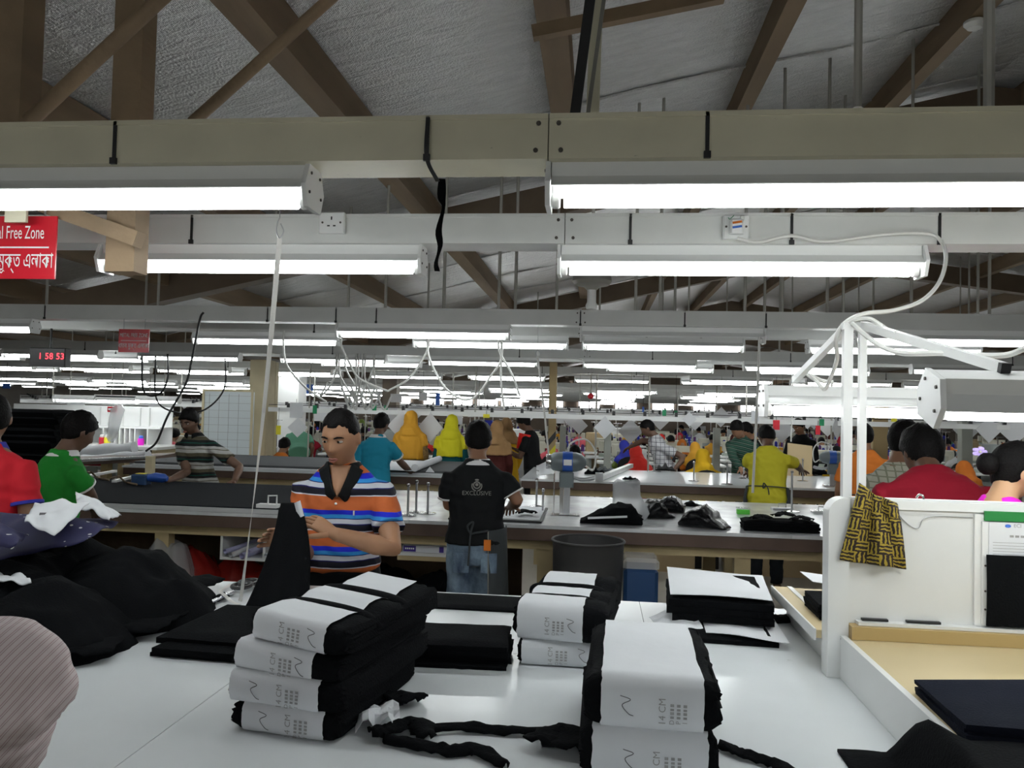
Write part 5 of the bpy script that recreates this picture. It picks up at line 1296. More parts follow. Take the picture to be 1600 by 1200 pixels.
loaf('cloth_pack', 'shiny black plastic pack right of the milky bag', 'black_poly', 1028, 812, .22, .22, (.03, .10, .13, .10, .04, .015), 53, .3)
loaf('cloth_pack', 'shiny black plastic pack with ribbed folds, second right of the bag', 'black_poly', 1050, 802, .20, .20, (.05, .10, .115, .10, .05), 54, -.2)
loaf('cloth_pack', 'rounded shiny black plastic pack alone on the middle table', 'black_poly', 1105, 828, .30, .26, (.03, .09, .125, .13, .10, .05, .012), 55, -.45)
loaf('cloth_pack', 'small black cloth piece behind the lone plastic pack', 'black_cloth', 1082, 792, .14, .10, (.01, .03, .04, .02, .01), 56)
gb = thing('green_box', 'small bright green box near the table back', 'box', Tm(1161, 803), 0); MB().bbox(-.045, .045, -.03, .03, 0, .035, .004).obj('body', mat('lime_box', (.10, .60, .05), .5), gb); MB().box(-.047, .047, -.032, .032, .036, .046).obj('lid', 'clear_plastic', gb)
bp_ = cloth_pad('black folded pad with ragged scraps on top beside the partition', 'folded_cloth_stack', Tm(1222, 832), -.02, .46, .18, .07, seed=61, layers=3, jit=.012)
for i, (x, y, h) in enumerate(((1190, 810, .05), (1225, 806, .07), (1252, 812, .05))): ribbon(['grey-black scrap on the ragged pad, end by the green box', 'curled black scrap on the middle of the ragged pad', 'black scrap on the ragged pad, end by the partition'][i], [atZ(x - 16, y + 4, T + .07), atZ(x, y, T + .07), atZ(x + 16, y + 5, T + .07)], .06, 62 + i, zoff=.012)
# metal weights
for i, (x, y) in enumerate(((1222, 797), (1285, 802))):
    t = thing('metal_block', ['flat grey metal weight on the middle table near the gantry', 'flat shiny metal plate beside the partition post'][i], 'weight', Tm(x, y), .1)
    MB().bbox(-.08, .08, -.035, .035, 0, .022, .005).obj('plate', 'steel' if i == 0 else 'chrome', t); MB().tube([(-.03, 0, .022), (-.03, 0, .05), (.03, 0, .05), (.03, 0, .022)], .005, 6).obj('grip', 'steel', t)
# far table things
rl = world_thing('ruler_rail', 'long white aluminium rail lying askew on the farthest table', 'rail', Tm(936, 751))
MB().bar(Tm(936, 752) + V(0, 0, .03), Tm(986, 731) + V(0, 0, .03), .06, .05).obj('rail', 'white_metal', rl); MB().box(Tm(936, 752).x - .04, Tm(936, 752).x + .04, Tm(936, 752).y - .05, Tm(936, 752).y + .02, T + .001, T + .09).obj('end_clamp', 'steel', rl)
for i, (x, y, w, d, h, mt) in enumerate(((930, 742, .24, .4, .08, 'black_cloth'), (945, 737, .2, .3, .06, 'grey_cloth'), (985, 750, .16, .2, .035, 'black_cloth'), (1040, 736, .24, .2, .10, 'black_plastic'), (1285, 742, .5, .35, .08, 'black_cloth'))):
    loaf('cloth_scrap', ['crumpled black scraps left end of the aluminium rail', 'grey crumpled scrap behind the aluminium rail', 'small black scrap with wire loops right of the rail', 'flat black case by the checked shirt man', 'dark cloth pieces behind the far cutting machine'][i], mt, x, y, w, d * .6, (h * .2, h * .7, h * .5, h, h * .4, h * .6, h * .15), 70 + i, cat='cloth scrap')
pr = world_thing('paper_sheet', 'crumpled white paper on the near corner of the farthest table', 'paper', Tm(855, 738))
MB().sheet(lambda u, v: Tm(838 + 28 * u, 742 - 14 * v) + V(0, 0, .006 + .09 * u * v + .02 * mnoise.noise((u * 3, v * 3, 7))), 8, 8, .002).obj('sheet', 'paper', pr, smooth=True)
pl_ = world_thing('paper_roll', 'white paper roll partly unrolled on the grey table', 'paper roll', Tm(650, 738))
r0, r1 = atZ(648, 737, T + .05), atZ(686, 722, T + .05); MB().tube([r0 + V(0, 0, .04), r1 + V(0, 0, .04)], .04, 14).obj('roll', 'paper', pl_, smooth=True)
MB().sheet(lambda u, v: (r0 + (r1 - r0) * v) + V(-.95 * u, .15 * u, .004), 8, 4, .002).obj('unrolled_sheet', 'paper', pl_)
tri = world_thing('paper_tent', 'small folded white paper standing on the grey table edge', 'paper', Tm(672, 741)); pc = atZ(672, 738, T + .0462)
MB().add([pc + V(-.05, 0, 0), pc + V(.05, 0, 0), pc + V(-.01, .03, .06), pc + V(0, .10, 0)], [(0, 1, 2), (1, 3, 2), (3, 0, 2)]).obj('fold', 'paper', tri)

# ================================================================== UNDER THE MIDDLE TABLE
def shelf_box(label, x0, x1, ytop, ybot, Y, dividers=()):
    a, b = atY(x0, ytop, Y), atY(x1, ybot, Y); t = world_thing('under_shelf', label, 'shelf', ((a.x + b.x) / 2, Y, b.z)); w_ = .018
    MB().box(a.x, b.x, Y, Y + .45, b.z, b.z + .02).obj('bottom_board', 'white_metal', t); MB().box(a.x, b.x, Y + .43, Y + .45, b.z, a.z).obj('back_board', 'old_white_metal', t)
    for X in (a.x, b.x - w_) + tuple(atY(d, ybot, Y).x for d in dividers): MB().box(X, X + w_, Y, Y + .45, b.z + .02, a.z).obj('divider', 'white_metal', t)
    return t, a, b
t, a, b = shelf_box('white shelf with paper rolls under the dark fabric table', 345, 470, 829, 880, 5.2, (410,))
for i, (x, y, r) in enumerate(((352, 862, .017), (361, 868, .019), (378, 869, .022), (416, 869, .02), (388, 862, .017))):
    p = atY(x, y, 5.17); o = world_thing('paper_roll', ['thin violet-edged paper roll at the end of the low shelf', 'second paper roll on the low shelf, tilted', 'thickest paper roll on the low shelf', 'paper roll in the next compartment of the low shelf', 'paper roll lying behind the others on the low shelf'][i], 'paper roll', p, 'paper rolls on the low shelf')
    m = MB(); pts = [p, p + V(.10, .35, .03 + .02 * (i % 2))]
    m.tube(pts, r, 14, cap=False).tube([q_ + V(0, .001, 0) for q_ in pts], r * .75, 14, cap=False).obj('roll', 'paper' if i % 2 else mat('paper_lilac%d' % i, (.55, .55, .80), .7), o, smooth=True)
t, a, b = shelf_box('white shelf with boxed reels under the table beside the jeans', 622, 722, 832, 872, 5.2, (705,))
MB().box(a.x, b.x, 5.198, 5.205, b.z - .03, b.z - .001).obj('yellow_edge', 'timber_cream', t)
for i, (x0, x1, y0, y1, mt) in enumerate(((631, 700, 847, 857, 'paper_grey'), (629, 700, 858, 868, 'paper'))):
    p, q = atY(x0, y0, 5.22), atY(x1, y1, 5.22); zz = b.z + .021 + (.048 if i == 0 else 0); o = world_thing('carton_box', ['upper grey-white long carton on the low shelf', 'lower long carton with violet end label on the low shelf'][i], 'box', (p.x, 5.22, zz))
    MB().box(p.x, q.x, 5.22, 5.45, zz, zz + .046).obj('carton', mt, o)
    MB().box(p.x + .005, p.x + (.09 if i else .09), 5.218, 5.2195, zz + .004, zz + .042).obj('end_label', mat('violet_print', (.06, .03, .28), .5) if i else 'faint_ink', o)
    if i:
        for k in range(5): MB().box(p.x + .018 + .013 * k, p.x + .027 + .013 * k, 5.2165, 5.2178, zz + .019, zz + .029).obj('printed_block', 'sign_white', o)
    MB().box(q.x - .06, q.x - .03, 5.218, 5.2195, zz + .004, zz + .042).obj('end_print', 'violet_print' if i else 'faint_ink', o)
fz = lambda x, y, z=.0: atZ(x, y, z)
def floor_lump(name, label, mt, x, Y, w, d, h, seed, cat, **k):
    p = atY(x, 900, Y); return lump(name, label, mt, p.x, Y, w / 2, d / 2, h, seed, cat=cat, zb=.0, **k)
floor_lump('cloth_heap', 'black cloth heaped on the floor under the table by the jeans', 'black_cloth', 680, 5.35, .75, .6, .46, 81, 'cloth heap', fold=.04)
floor_lump('plastic_bag', 'grey polythene bag on the floor left of the jeans', 'polythene', 700, 4.95, .40, .3, .26, 82, 'bag', fold=.05)
floor_lump('plastic_bag', 'grey polythene bag with papers right of the jeans', 'polythene', 822, 5.0, .35, .3, .22, 83, 'bag', fold=.05)
floor_lump('plastic_bag', 'crumpled grey polythene bundle under the dark fabric table', 'polythene', 262, 5.25, .50, .45, .58, 84, 'bag', fold=.06)
floor_lump('plastic_sheet', 'dark red plastic film heap under the dark table by the cream leg', 'red_film', 300, 5.5, .62, .6, .50, 85, 'plastic sheet', fold=.05)
floor_lump('plastic_sheet', 'dark red plastic film heap below the paper roll shelf', 'red_film', 385, 5.7, .8, .6, .40, 86, 'plastic sheet', fold=.05)
floor_lump('cloth_heap', 'black cloth sack on the floor right of the cream table leg', 'black_cloth', 1172, 5.1, .40, .45, .46, 87, 'cloth heap', fold=.05)
floor_lump('plastic_bag', 'white polythene bag standing by the black sack near the partition', 'polythene', 1222, 4.75, .34, .3, .42, 88, 'bag', fold=.07)
floor_lump('plastic_bag', 'clear plastic bag left of the cream table leg', 'polythene', 1128, 5.2, .22, .3, .46, 89, 'bag', fold=.07)
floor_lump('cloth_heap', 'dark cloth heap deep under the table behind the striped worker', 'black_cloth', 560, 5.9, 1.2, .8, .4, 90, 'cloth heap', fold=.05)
floor_lump('paper_heap', 'white paper offcuts on the floor by the partition', 'paper', 1190, 4.3, .5, .3, .12, 91, 'paper', fold=.03)
# drum bin
p = atY(918, 900, 4.78); t = thing('drum_bin', 'large dark grey plastic drum in front of the middle table', 'bin', (p.x, 4.78, 0))
zt = atY(918, 852, 4.60).z; MB().lathe([(.17, .002), (.185, .01), (.20, zt * .5), (.212, zt - .012), (.220, zt), (.208, zt), (.195, zt * .5), (.17, .03), (.02, .025)], 36).obj('shell', 'bin_grey', t, smooth=True)
MB().tube([(.214 * cos(a), .214 * sin(a), zt) for a in np.linspace(0, 2 * pi, 37)], .008, 6).obj('rim', 'bin_grey', t, smooth=True)
p = atY(1000, 900, 4.85); zt = atY(1000, 872, 4.75).z
t = thing('plastic_box', 'clear lidded box with blue inside beside the drum', 'box', (p.x, 4.85, 0)); MB().bbox(-.10, .10, -.12, .12, .002, zt - .06, .02).obj('tub', 'bin_blue', t); MB().bbox(-.105, .105, -.125, .125, zt - .06, zt, .02).obj('clear_top', 'clear_plastic', t)
for i, (dx, dz) in enumerate(((-.03, .22), (.0, .10))):
    o = thing('paper_sheet', ['upper round paper sheet leaning on the blue tub', 'lower round paper sheet leaning on the blue tub'][i], 'paper', (p.x + dx, 4.70, .0)); MB().lathe([(.075, 0), (.078, .002), (.075, .004)], 20).xf(Matrix.Translation((0, 0, dz + .09)) @ Matrix.Rotation(1.2, 4, 'X')).obj('sheet', 'paper', o)
# pallets and boxes under the far tables
for i, x in enumerate((460, 1010, 1240)):
    p = atY(x, 770, 8.6); t = thing('wooden_pallet', ['pale wooden pallet under the grey table behind the striped worker', 'pale wooden pallet under the farthest table behind the bag', 'pale wooden pallet under the farthest table behind the yellow polo'][i], 'pallet', (p.x, 8.75, .36))
    MB().box(-.5, .5, -.3, .3, -.36, -.01).obj('carton', 'card', t)
    for k in range(5): MB().box(-.5, .5, -.32 + .14 * k, -.25 + .14 * k, .06, .08).obj('plank', 'timber_cream', t)
    for k in range(3): MB().box(-.5 + .46 * k, -.42 + .46 * k, -.32, .32, 0, .06).obj('bearer', 'timber_cream', t)
for i, (x, w_) in enumerate(((880, .5), (1080, .6), (1180, .5))):
    p = atY(x, 770, 8.7); t = thing('storage_box', ['grey storage box under the near corner of the farthest table', 'dark storage box under the middle of the farthest table', 'tan storage box under the farthest table beside the yellow polo'][i], 'box', (p.x, 9.0, 0)); MB().bbox(-w_ / 2, w_ / 2, -.3, .3, .002, .6, .01).obj('body', ['station_grey', 'black_plastic', 'card'][i], t); MB().bbox(-w_ / 2 - .01, w_ / 2 + .01, -.31, .31, .60, .64, .01).obj('lid', ['station_grey', 'black_plastic', 'card'][i], t)
# added dark board and rolls that keep the space under the middle table dark
t = world_thing('dark_fill_rack', 'added low rack with dark board, darkening the space under the middle table', 'rack', (-2.3, 6.5, 0)); MB().box(-7.2, -.6, 6.62, 6.66, .05, .74).obj('back_board', 'timber_dark', t)
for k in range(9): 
    x = -6.9 + .72 * k; o = thing('dark_fill_roll', 'added dark fabric roll, darkening the space under the middle table', 'fabric roll', (x, 6.1, .12), 0, 'added dark rolls under the middle table'); MB().tube([(0, 0, 0), (.66, 0, 0)], .11, 14).obj('roll', 'black_cloth', o, smooth=True)

# ================================================================== LEFT DISTANCE
wbd = world_thing('white_board', 'white chart board in a yellow wooden frame behind the olive striped man', 'board', atY(355, 715, 10.4)); a, b = atY(317, 611, 10.4), atY(393, 717, 10.4)
MB().box(a.x, b.x, 10.4, 10.43, b.z, a.z).obj('board', 'white_board', wbd)
for x in (a.x, b.x - .03): MB().box(x, x + .03, 10.385, 10.399, 0 if True else b.z, a.z).obj('frame_post', 'wall_cream', wbd)
MB().box(a.x, b.x, 10.385, 10.399, a.z, a.z + .03).obj('frame_rail', 'wall_cream', wbd)
for k in range(9): MB().box(a.x + .03, b.x - .03, 10.396, 10.3995, a.z - .06 - .10 * k, a.z - .057 - .10 * k).obj('ruled_line', 'faint_ink', wbd)
for k in range(4): MB().box(a.x + .10 + .14 * k, a.x + .103 + .14 * k, 10.396, 10.3995, b.z + .02, a.z - .03).obj('ruled_line', 'faint_ink', wbd)
# shelf unit
su = world_thing('pattern_shelf', 'brightly lit white shelf bench with pigeonholes at the left', 'shelf', atY(190, 720, 11.0)); Y0 = 10.9
xa, xb = atY(100, 690, Y0).x, atY(266, 690, Y0).x; zt = atY(150, 694, Y0).z
MB().box(xa - 1.2, xb + .0, Y0 - .35, Y0 + .5, zt - .04, zt).obj('worktop', 'lamp_white', su)
z2 = atY(150, 666, Y0).z; MB().box(xa - 1.2, xb - .25, Y0 + .15, Y0 + .5, z2 - .025, z2).obj('upper_shelf', 'lamp_white', su)
MB().box(xa - 1.2, xb - .25, Y0 + .48, Y0 + .5, zt, atY(150, 634, Y0).z).obj('back_panel', 'lamp_white', su)
for x in (112, 150, 168, 176, 184, 192, 200, 220): X = atY(x, 680, Y0).x; MB().box(X, X + .02, Y0 + .15, Y0 + .48, zt, z2 - .025).obj('divider', 'lamp_white', su)
for x in (125, 138, 150, 162, 190, 205): X = atY(x, 650, Y0).x; MB().box(X, X + .012, Y0 + .45, Y0 + .478, z2, atY(150, 636, Y0).z).obj('panel_seam', 'white_metal', su)
for x in (xa - 1, xa, xb - .1): MB().box(x, x + .06, Y0 - .3, Y0 + .4, 0, zt - .04).obj('leg_panel', 'wall_cream', su)
for i, (x, mt) in enumerate(((156, 'red_plastic'), (164, 'tag_yellow'), (217, 'cloth_pink'))):
    p = atY(x, 692, Y0); o = thing('thread_pot', ['small red pot in the pigeonhole of the lit shelf', 'small yellow pot in the pigeonhole of the lit shelf', 'pink bottle with blue cap at the end of the lit shelf'][i], 'pot', (p.x, Y0 + .05, zt + .001)); MB().lathe([(.04, 0), (.045, .06), (.04, .10)], 12).obj('pot', mt, o, smooth=True); MB().lathe([(.03, .10), (.03, .13), (.02, .14)], 10).obj('cap', 'tag_blue' if i == 2 else 'lamp_white', o, smooth=True)
pb = world_thing('plastic_bag', 'clear crackled plastic bag hanging over the lit shelf', 'bag', atY(185, 680, 10.6)); R_ = []
for k, (y, w_) in enumerate(((632, 5), (640, 12), (655, 10), (672, 9), (684, 8), (690, 3))):
    c = atY(185 - 4 * k * .6, y, 10.62); R_.append([(c.x + w_ * .0085 * cos(a) * (1 + .2 * sin(3 * a + k)), c.y + .05 * sin(a), c.z) for a in np.linspace(0, 2 * pi, 19)[:-1]])
MB().rings(R_).obj('bag', 'polythene', pb, smooth=True)
sg = world_thing('small_sign', 'small red and white sign on the lit shelf panel', 'sign', atY(174, 640, 10.6)); a, b = atY(168, 635, 10.6), atY(181, 644, 10.6); MB().box(a.x, b.x, 10.6, 10.62, b.z, a.z).obj('plate', 'sign_red', sg); MB().box(a.x + .015, b.x - .015, 10.595, 10.599, (a.z + b.z) / 2 - .015, (a.z + b.z) / 2 + .015).obj('white_band', 'sign_white', sg)
# benches with paper rolls at the left
lt_ = world_thing('side_bench', 'dark bench with metal edge holding white paper rolls', 'bench', (-6.4, 7.9, 0)); p0 = atZ(100, 735, .98); p1 = atZ(232, 715, .98)
MB().prism([(p0.x - 1.5, p0.y - .6), (p1.x, p1.y), (p1.x - .2, p1.y + 1.1), (p0.x - 1.5, p0.y + .8)], 'z', .93, .98).obj('top', 'table_edge', lt_)
MB().bar(p0 + V(-1.2, -.5, .005), p1 + V(0, 0, .005), .03, .03).obj('metal_edge', 'chrome', lt_)
for x in (p0.x - .5, p1.x - .4): MB().box(x, x + .08, p1.y - .3, p1.y - .2, 0, .93).obj('leg', 'timber_cream', lt_)
for i, (xa_, ya_, xb_, yb_, r) in enumerate(((95, 708, 210, 700, .075), (120, 722, 232, 712, .07))):
    a, b = atZ(xa_, ya_, 1.06 + .09 * (1 - i)), atZ(xb_, yb_, 1.06 + .09 * (1 - i)); a = atY(xa_, ya_, p1.y + .45 - .2 * i); b = atY(xb_, yb_, p1.y + .45 - .2 * i)
    o = world_thing('paper_roll', ['upper thick white paper roll on the side bench', 'lower white paper roll with torn end on the side bench'][i], 'paper roll', a); MB().tube([a + (b - a) * k / 10 + V(0, 0, .01 * sin(k * 1.3)) for k in range(11)], [r * (1 + .08 * sin(k * 2.1)) for k in range(11)], 16).obj('roll', 'paper', o, smooth=True)
rb = world_thing('red_box', 'red folded card box lying before the paper rolls', 'box', atY(148, 728, p1.y - .1)); a, b = atY(133, 716, p1.y - .1), atY(162, 728, p1.y - .1)
MB().prism([(a.x, b.z), (b.x, b.z), (b.x, a.z), (b.x - .08, a.z - .01), (a.x + .05, a.z - .04), (a.x + .02, a.z)], 'y', p1.y - .12, p1.y + .02).obj('box', 'red_plastic', rb)
tr = world_thing('cutter_track', 'pale metal cutter tracks lying on the dark fabric table', 'track', atZ(150, 760, T + .04))
for a, b in (((130, 745), (180, 736)), ((178, 752), (208, 745))): MB().bar(atZ(*a, T + .07), atZ(*b, T + .07), .035, .02).obj('track', 'white_metal', tr)
for a in ((142, 738), (186, 745)): MB().tube(curve_pts([atZ(a[0] - 12, a[1] + 2, T + .05), atZ(a[0], a[1], T + .14), atZ(a[0] + 10, a[1] + 8, T + .05), atZ(a[0] + 28, a[1] + 12, T + .05)], 5), .008, 6).obj('cable', 'timber', tr, smooth=True)
ps = world_thing('cutter_post', 'tan post of the end cutter standing on the dark fabric', 'post', atZ(234, 748, T + .04)); p = atZ(234, 748, T + .04); MB().box(p.x - .03, p.x + .03, p.y - .03, p.y + .03, T + .036, T + .24).obj('post', 'wall_cream', ps); MB().bbox(p.x - .05, p.x + .05, p.y - .05, p.y + .05, T + .036, T + .06, .01).obj('foot', 'white_metal', ps)
# dark cloth on hanging racks behind the red shirt
dk = cloth_pad('tall dark cloth stack behind the green shirted man', 'folded_cloth_stack', (atY(22, 700, 6.0).x, 6.0, T + .036), .1, .62, .4, .60, seed=95, layers=12, jit=.035)
# black machine carrier at the near end of the dark fabric
fm = world_thing('fabric_clamp', 'small white metal clamp at the end of the dark fabric behind the held cloth', 'clamp', atZ(415, 803, T)); p = atZ(418, 804, T)
MB().box(p.x - .10, p.x + .04, 5.10, 5.17, T + .036, T + .06).obj('plate', 'lamp_white', fm); MB().tube([(p.x - .03, 5.13, T + .06), (p.x - .03, 5.13, T + .115), (p.x + .03, 5.13, T + .118), (p.x + .03, 5.13, T + .06)], .006, 6).obj('bail', 'lamp_white', fm)
# ================================================================== SIGNS, CLOCK, SOCKETS, CORDS
def sign(label, x0, x1, y0, y1, Y, l1, l2, s1, s2, cx=1):
    a, b = atY(x0, y0, Y), atY(x1, y1, Y); t = world_thing('hanging_sign', label, 'sign', ((a.x + b.x) / 2, Y, (a.z + b.z) / 2)); w_ = b.x - a.x; h = a.z - b.z
    MB().box(a.x, b.x, Y, Y + .006, b.z, a.z).obj('plate', 'sign_red', t)
    c = Vector((0, -.0015, 0)); lettering(l1, s1, 'sign_white', t, frame(c + V(0, 0, h * .23), (1, 0, 0), (0, 0, 1)) @ Matrix.Diagonal((cx, 1, 1, 1))); lettering(l2, s2, 'sign_white', t, frame(c + V(0, 0, -h * .22), (1, 0, 0), (0, 0, 1)) @ Matrix.Diagonal((cx, 1, 1, 1)))
    MB().box(a.x + w_ * .08, b.x - w_ * .08, Y - .002, Y - .0005, (a.z + b.z) / 2 - h * .012, (a.z + b.z) / 2 + h * .012).obj('white_rule', 'sign_white', t)
    for x in (a.x + w_ * .15, b.x - w_ * .15): MB().tube([(x, Y + .003, a.z), (x, Y + .003, max(a.z + .03, 2.255))], .003, 6).obj('hanger', 'steel', t)
    return t
sign('large red metal free zone sign cut off by the left edge', -42, 85, 338, 436, 2.36, 'Metal Free Zone', 'ধাতব মুক্ত এলাকা', .060, .070, .52)
sign('small red metal free zone sign hanging in the distance', 186, 232, 514, 551, 5.525, 'METAL FREE ZONE', 'ধাতব মুক্ত এলাকা', .042, .050, .62)
tb = world_thing('sign_tab', 'small cream tab hanging over the big red sign', 'tab', atY(23, 330, 2.3)); a, b = atY(8, 318, 2.3), atY(40, 347, 2.3); MB().box(a.x, b.x, 2.3, 2.31, b.z, a.z).obj('tab', 'cream_metal', tb)
ck = world_thing('digital_clock', 'black digital clock with red numerals hanging at the left', 'clock', atY(75, 558, 6.3)); a, b = atY(46, 543, 6.28), atY(101, 573, 6.28); MB().bbox(a.x, b.x, 6.28, 6.36, b.z, a.z, .006).obj('case', 'black_plastic', ck)
lettering('1 58 53', .075, 'led_red', ck, frame(atY(80, 557, 6.275) - ck.location, (1, 0, 0), (0, 0, 1)), 1.05)
MB().tube([((a.x + b.x) / 2, 6.32, a.z), ((a.x + b.x) / 2, 6.32, TZ0)], .01, 6).obj('hanger', 'black_plastic', ck)
def socket(label, x0, x1, y0, y1, plug):
    Y = 2.828; a, b = atY(x0, y0, Y), atY(x1, y1, Y); t = world_thing('wall_socket', label, 'socket', ((a.x + b.x) / 2, Y, (a.z + b.z) / 2))
    MB().bbox(a.x, b.x, Y - .018, Y, b.z, a.z, .004).obj('faceplate', 'lamp_white', t); cx, cz = (a.x + b.x) / 2, (a.z + b.z) / 2
    for dx in (-.034, .034): MB().lathe([(.004, 0), (.004, .002)], 8).xf(Matrix.Translation((cx + dx, Y - .018, cz)) @ Matrix.Rotation(pi / 2, 4, 'X')).obj('screw', 'screw', t)
    if not plug:
        for dx, dz, w_, h in ((0, .016, .005, .012), (-.011, -.012, .010, .005), (.011, -.012, .010, .005)): MB().box(cx + dx - w_ / 2, cx + dx + w_ / 2, Y - .0192, Y - .0185, cz + dz - h / 2, cz + dz + h / 2).obj('pin_slot', 'black_plastic', t)
    else:
        MB().bbox(cx - .024, cx + .020, Y - .05, Y - .019, cz - .030, cz + .022, .006).obj('plug', 'lamp_white', t)
        for k, mt in enumerate(('cloth_orange', 'sign_white', 'tag_blue')): MB().box(-.016, .016, -.001, .0005, -.004, .0035).xf(Matrix.Translation((cx - .002, Y - .051, cz + .008 - .008 * k)) @ Matrix.Rotation(-.15, 4, 'Y')).obj('tape_stripe', mt, t)
        MB().tube(curve_pts([(cx - .028, Y - .019, cz + .032), (cx - .022, Y - .019, cz + .026), (cx - .008, Y - .019, cz + .040)], 4), .0012, 5).obj('tick_mark', 'tag_green', t)
        MB().bbox(cx + .012, cx + .026, Y - .026, Y - .018, cz + .022, cz + .038, .002).obj('switch', 'old_white_metal', t)
    return t
socket('white wall socket with three slots, empty, on the second trunking', 501, 540, 333, 366, False)
so2 = socket('white wall socket with plug and tricolour tape', 1129, 1169, 337, 375, True)
def cord(label, pts, r, mt='cord_white', cat='cord', n=7, name='power_cord'):
    C = curve_pts(pts, n); t = world_thing(name, label, cat, C[0]); MB().tube(C, r, 7).obj('cord', mt, t, smooth=True); return t
cord('white power cord looping from the taped plug to the lamp gantry', [atY(1152, 372, 2.79), atY(1185, 378, 2.79), atY(1235, 368, 2.80), atY(1290, 377, 2.80), atY(1380, 366, 2.80), atY(1440, 364, 2.80), atY(1466, 372, 2.80), atY(1478, 400, 2.75), atY(1468, 440, 2.65), atY(1440, 470, 2.55), atY(1395, 485, 2.48), atY(1350, 490, 2.42), atY(1320, 505, 2.40), atY(1306, 530, 2.42), atY(1308, 560, 2.5), atY(1298, 590, 2.62), atY(1288, 608, 2.72), atY(1275, 595, 2.78), atY(1262, 585, 2.8), atY(1285, 595, 2.8), atY(1302, 597, 2.8)], .0065)
cord('white power cord draped along the gantry to the front lamp', [atY(1318, 512, 2.40), atY(1335, 500, 2.36), atY(1358, 498, 2.33), atY(1376, 508, 2.3), atY(1388, 516, 2.3), atY(1400, 520, 2.2)], .006)
cord('white cable sagging from the gantry head to the right picture edge', [atY(1332, 506, 2.36), atY(1350, 522, 2.3), atY(1375, 540, 2.2), atY(1410, 552, 2.1), atY(1470, 552, 2.0), atY(1560, 556, 1.9), atY(1600, 545, 1.86), atY(1640, 528, 1.8)], .007)
bs = world_thing('tie_strip', 'black cloth tie dangling from the first trunking', 'strip', atY(668, 190, 1.86))
MB().sheet(lambda u, v: Vector(curve_pts([atY(669, 184, 1.862), atY(667, 245, 1.862), atY(684, 283, 1.9)], 10)[min(int(v * 20 + .5), 20)]) + V((u - .5) * .010, 0, 0), 2, 20, .003).obj('strap', 'black_plastic', bs)
C_ = curve_pts([atY(691, 280, 1.92), atY(690, 310, 1.92), atY(693, 325, 1.92), atY(686, 360, 1.92), atY(688, 385, 1.92), atY(681, 410, 1.92), atY(683, 424, 1.92)], 4)
MB().sheet(lambda u, v: C_[min(int(v * (len(C_) - 1) + .5), len(C_) - 1)] + V((u - .5) * (.016 - .007 * v) * (1 + .4 * sin(v * 14)), .006 * sin(v * 9) * (u - .5), 0), 3, len(C_) - 1, .003).obj('cloth_tail', 'black_cloth', bs, smooth=True)
# cords hanging in loops
YC = 6.335
loops = [([(533, 538), (545, 565), (560, 590), (590, 605), (606, 611)], 'white cord hanging from a hook right of the strap, first swag'), ([(606, 611), (640, 590), (668, 546)], 'white cord rising to the hook above the lime headscarf'),
    ([(668, 546), (675, 570), (695, 605), (722, 624), (745, 618), (765, 590), (783, 562)], 'deep white cord swag above the black polo man'), ([(783, 562), (783, 600), (788, 640)], 'white cord dropping straight from the third hook'),
    ([(443, 538), (448, 570), (470, 598), (490, 615), (510, 628)], 'thin white cord left of the striped worker\'s head'), ([(780, 548), (800, 585), (812, 618)], 'thin cord right of the third hook')]
for pts, lb in loops:
    q_ = [atY(x, y, YC) for x, y in pts]; cord(lb, ([V(q_[0].x, YC, 2.26)] if q_[0].z > 1.9 else []) + q_ + ([V(q_[-1].x, YC, 2.26)] if q_[-1].z > 1.98 else []), .009)
cl = [(526, 575, 560, 632), (526, 575, 500, 620), (530, 575, 545, 628), (540, 575, 575, 625), (556, 585, 548, 638), (560, 585, 572, 640), (566, 585, 556, 640), (570, 590, 582, 638), (584, 575, 560, 625), (584, 575, 600, 640)]
for i, (x0, y0, x1, y1) in enumerate(cl): cord('white machine cord in the tangle of cords above the striped worker', [V(atY(x0, y0, 8.99).x, 8.99, 2.26), atY(x0, y0, 8.99), atY((x0 + x1) / 2 + 4 * sin(i * 2), (y0 + y1) / 2 + 4, 9.0), atY(x1, y1, 9.0), atY(x1 + 12 * (1 if i % 2 else -1), y1 - 22, 9.0)], .011)['group'] = 'tangled machine cords'
for i, (pts, r, Y) in enumerate((([(318, 488), (312, 500), (300, 560), (290, 600), (262, 650), (245, 690), (228, 705)], .008, 5.535), ([(262, 553), (262, 590), (250, 615), (225, 612), (222, 556)], .012, 8.985), ([(352, 560), (350, 608), (320, 640), (280, 645), (245, 625), (243, 556)], .010, 8.985))):
    cord(['black cable running down across the lit shelf', 'dark cable looping below the small red sign', 'dark thin cable hanging before the white chart board'][i], [atY(x, y, Y) for x, y in pts], r, 'black_plastic', 'cable', name='hanging_cable')
def drop(label, x0, y0, x1, y1, Y, r=.006):
    a, b = atY(x0, y0, Y), atY(x1, y1, Y); t = world_thing('hanging_strap', label, 'strap', b); MB().tube([a, a + (b - a) * .5 + V(.004, 0, 0), b], r, 6).obj('webbing', 'strap_white', t, smooth=True); MB().tube([a, (a.x, a.y, 2.26)], .002, 5).obj('hanger_wire', 'steel', t); MB().tube([a + V(.012 * cos(q_), 0, .02 + .02 * sin(q_)) for q_ in np.linspace(0, 2 * pi, 11)], .003, 5).obj('hook', 'steel', t)
drop('white strap dropping to the tall cutting machine', 840, 556, 859, 728, 5.62, .007); drop('white strap hanging in front of the yellow polo man', 1187, 520, 1176, 770, 5.62, .009); drop('thin white pole above the cardboard sheet', 1239, 590, 1236, 690, 9.6, .008)
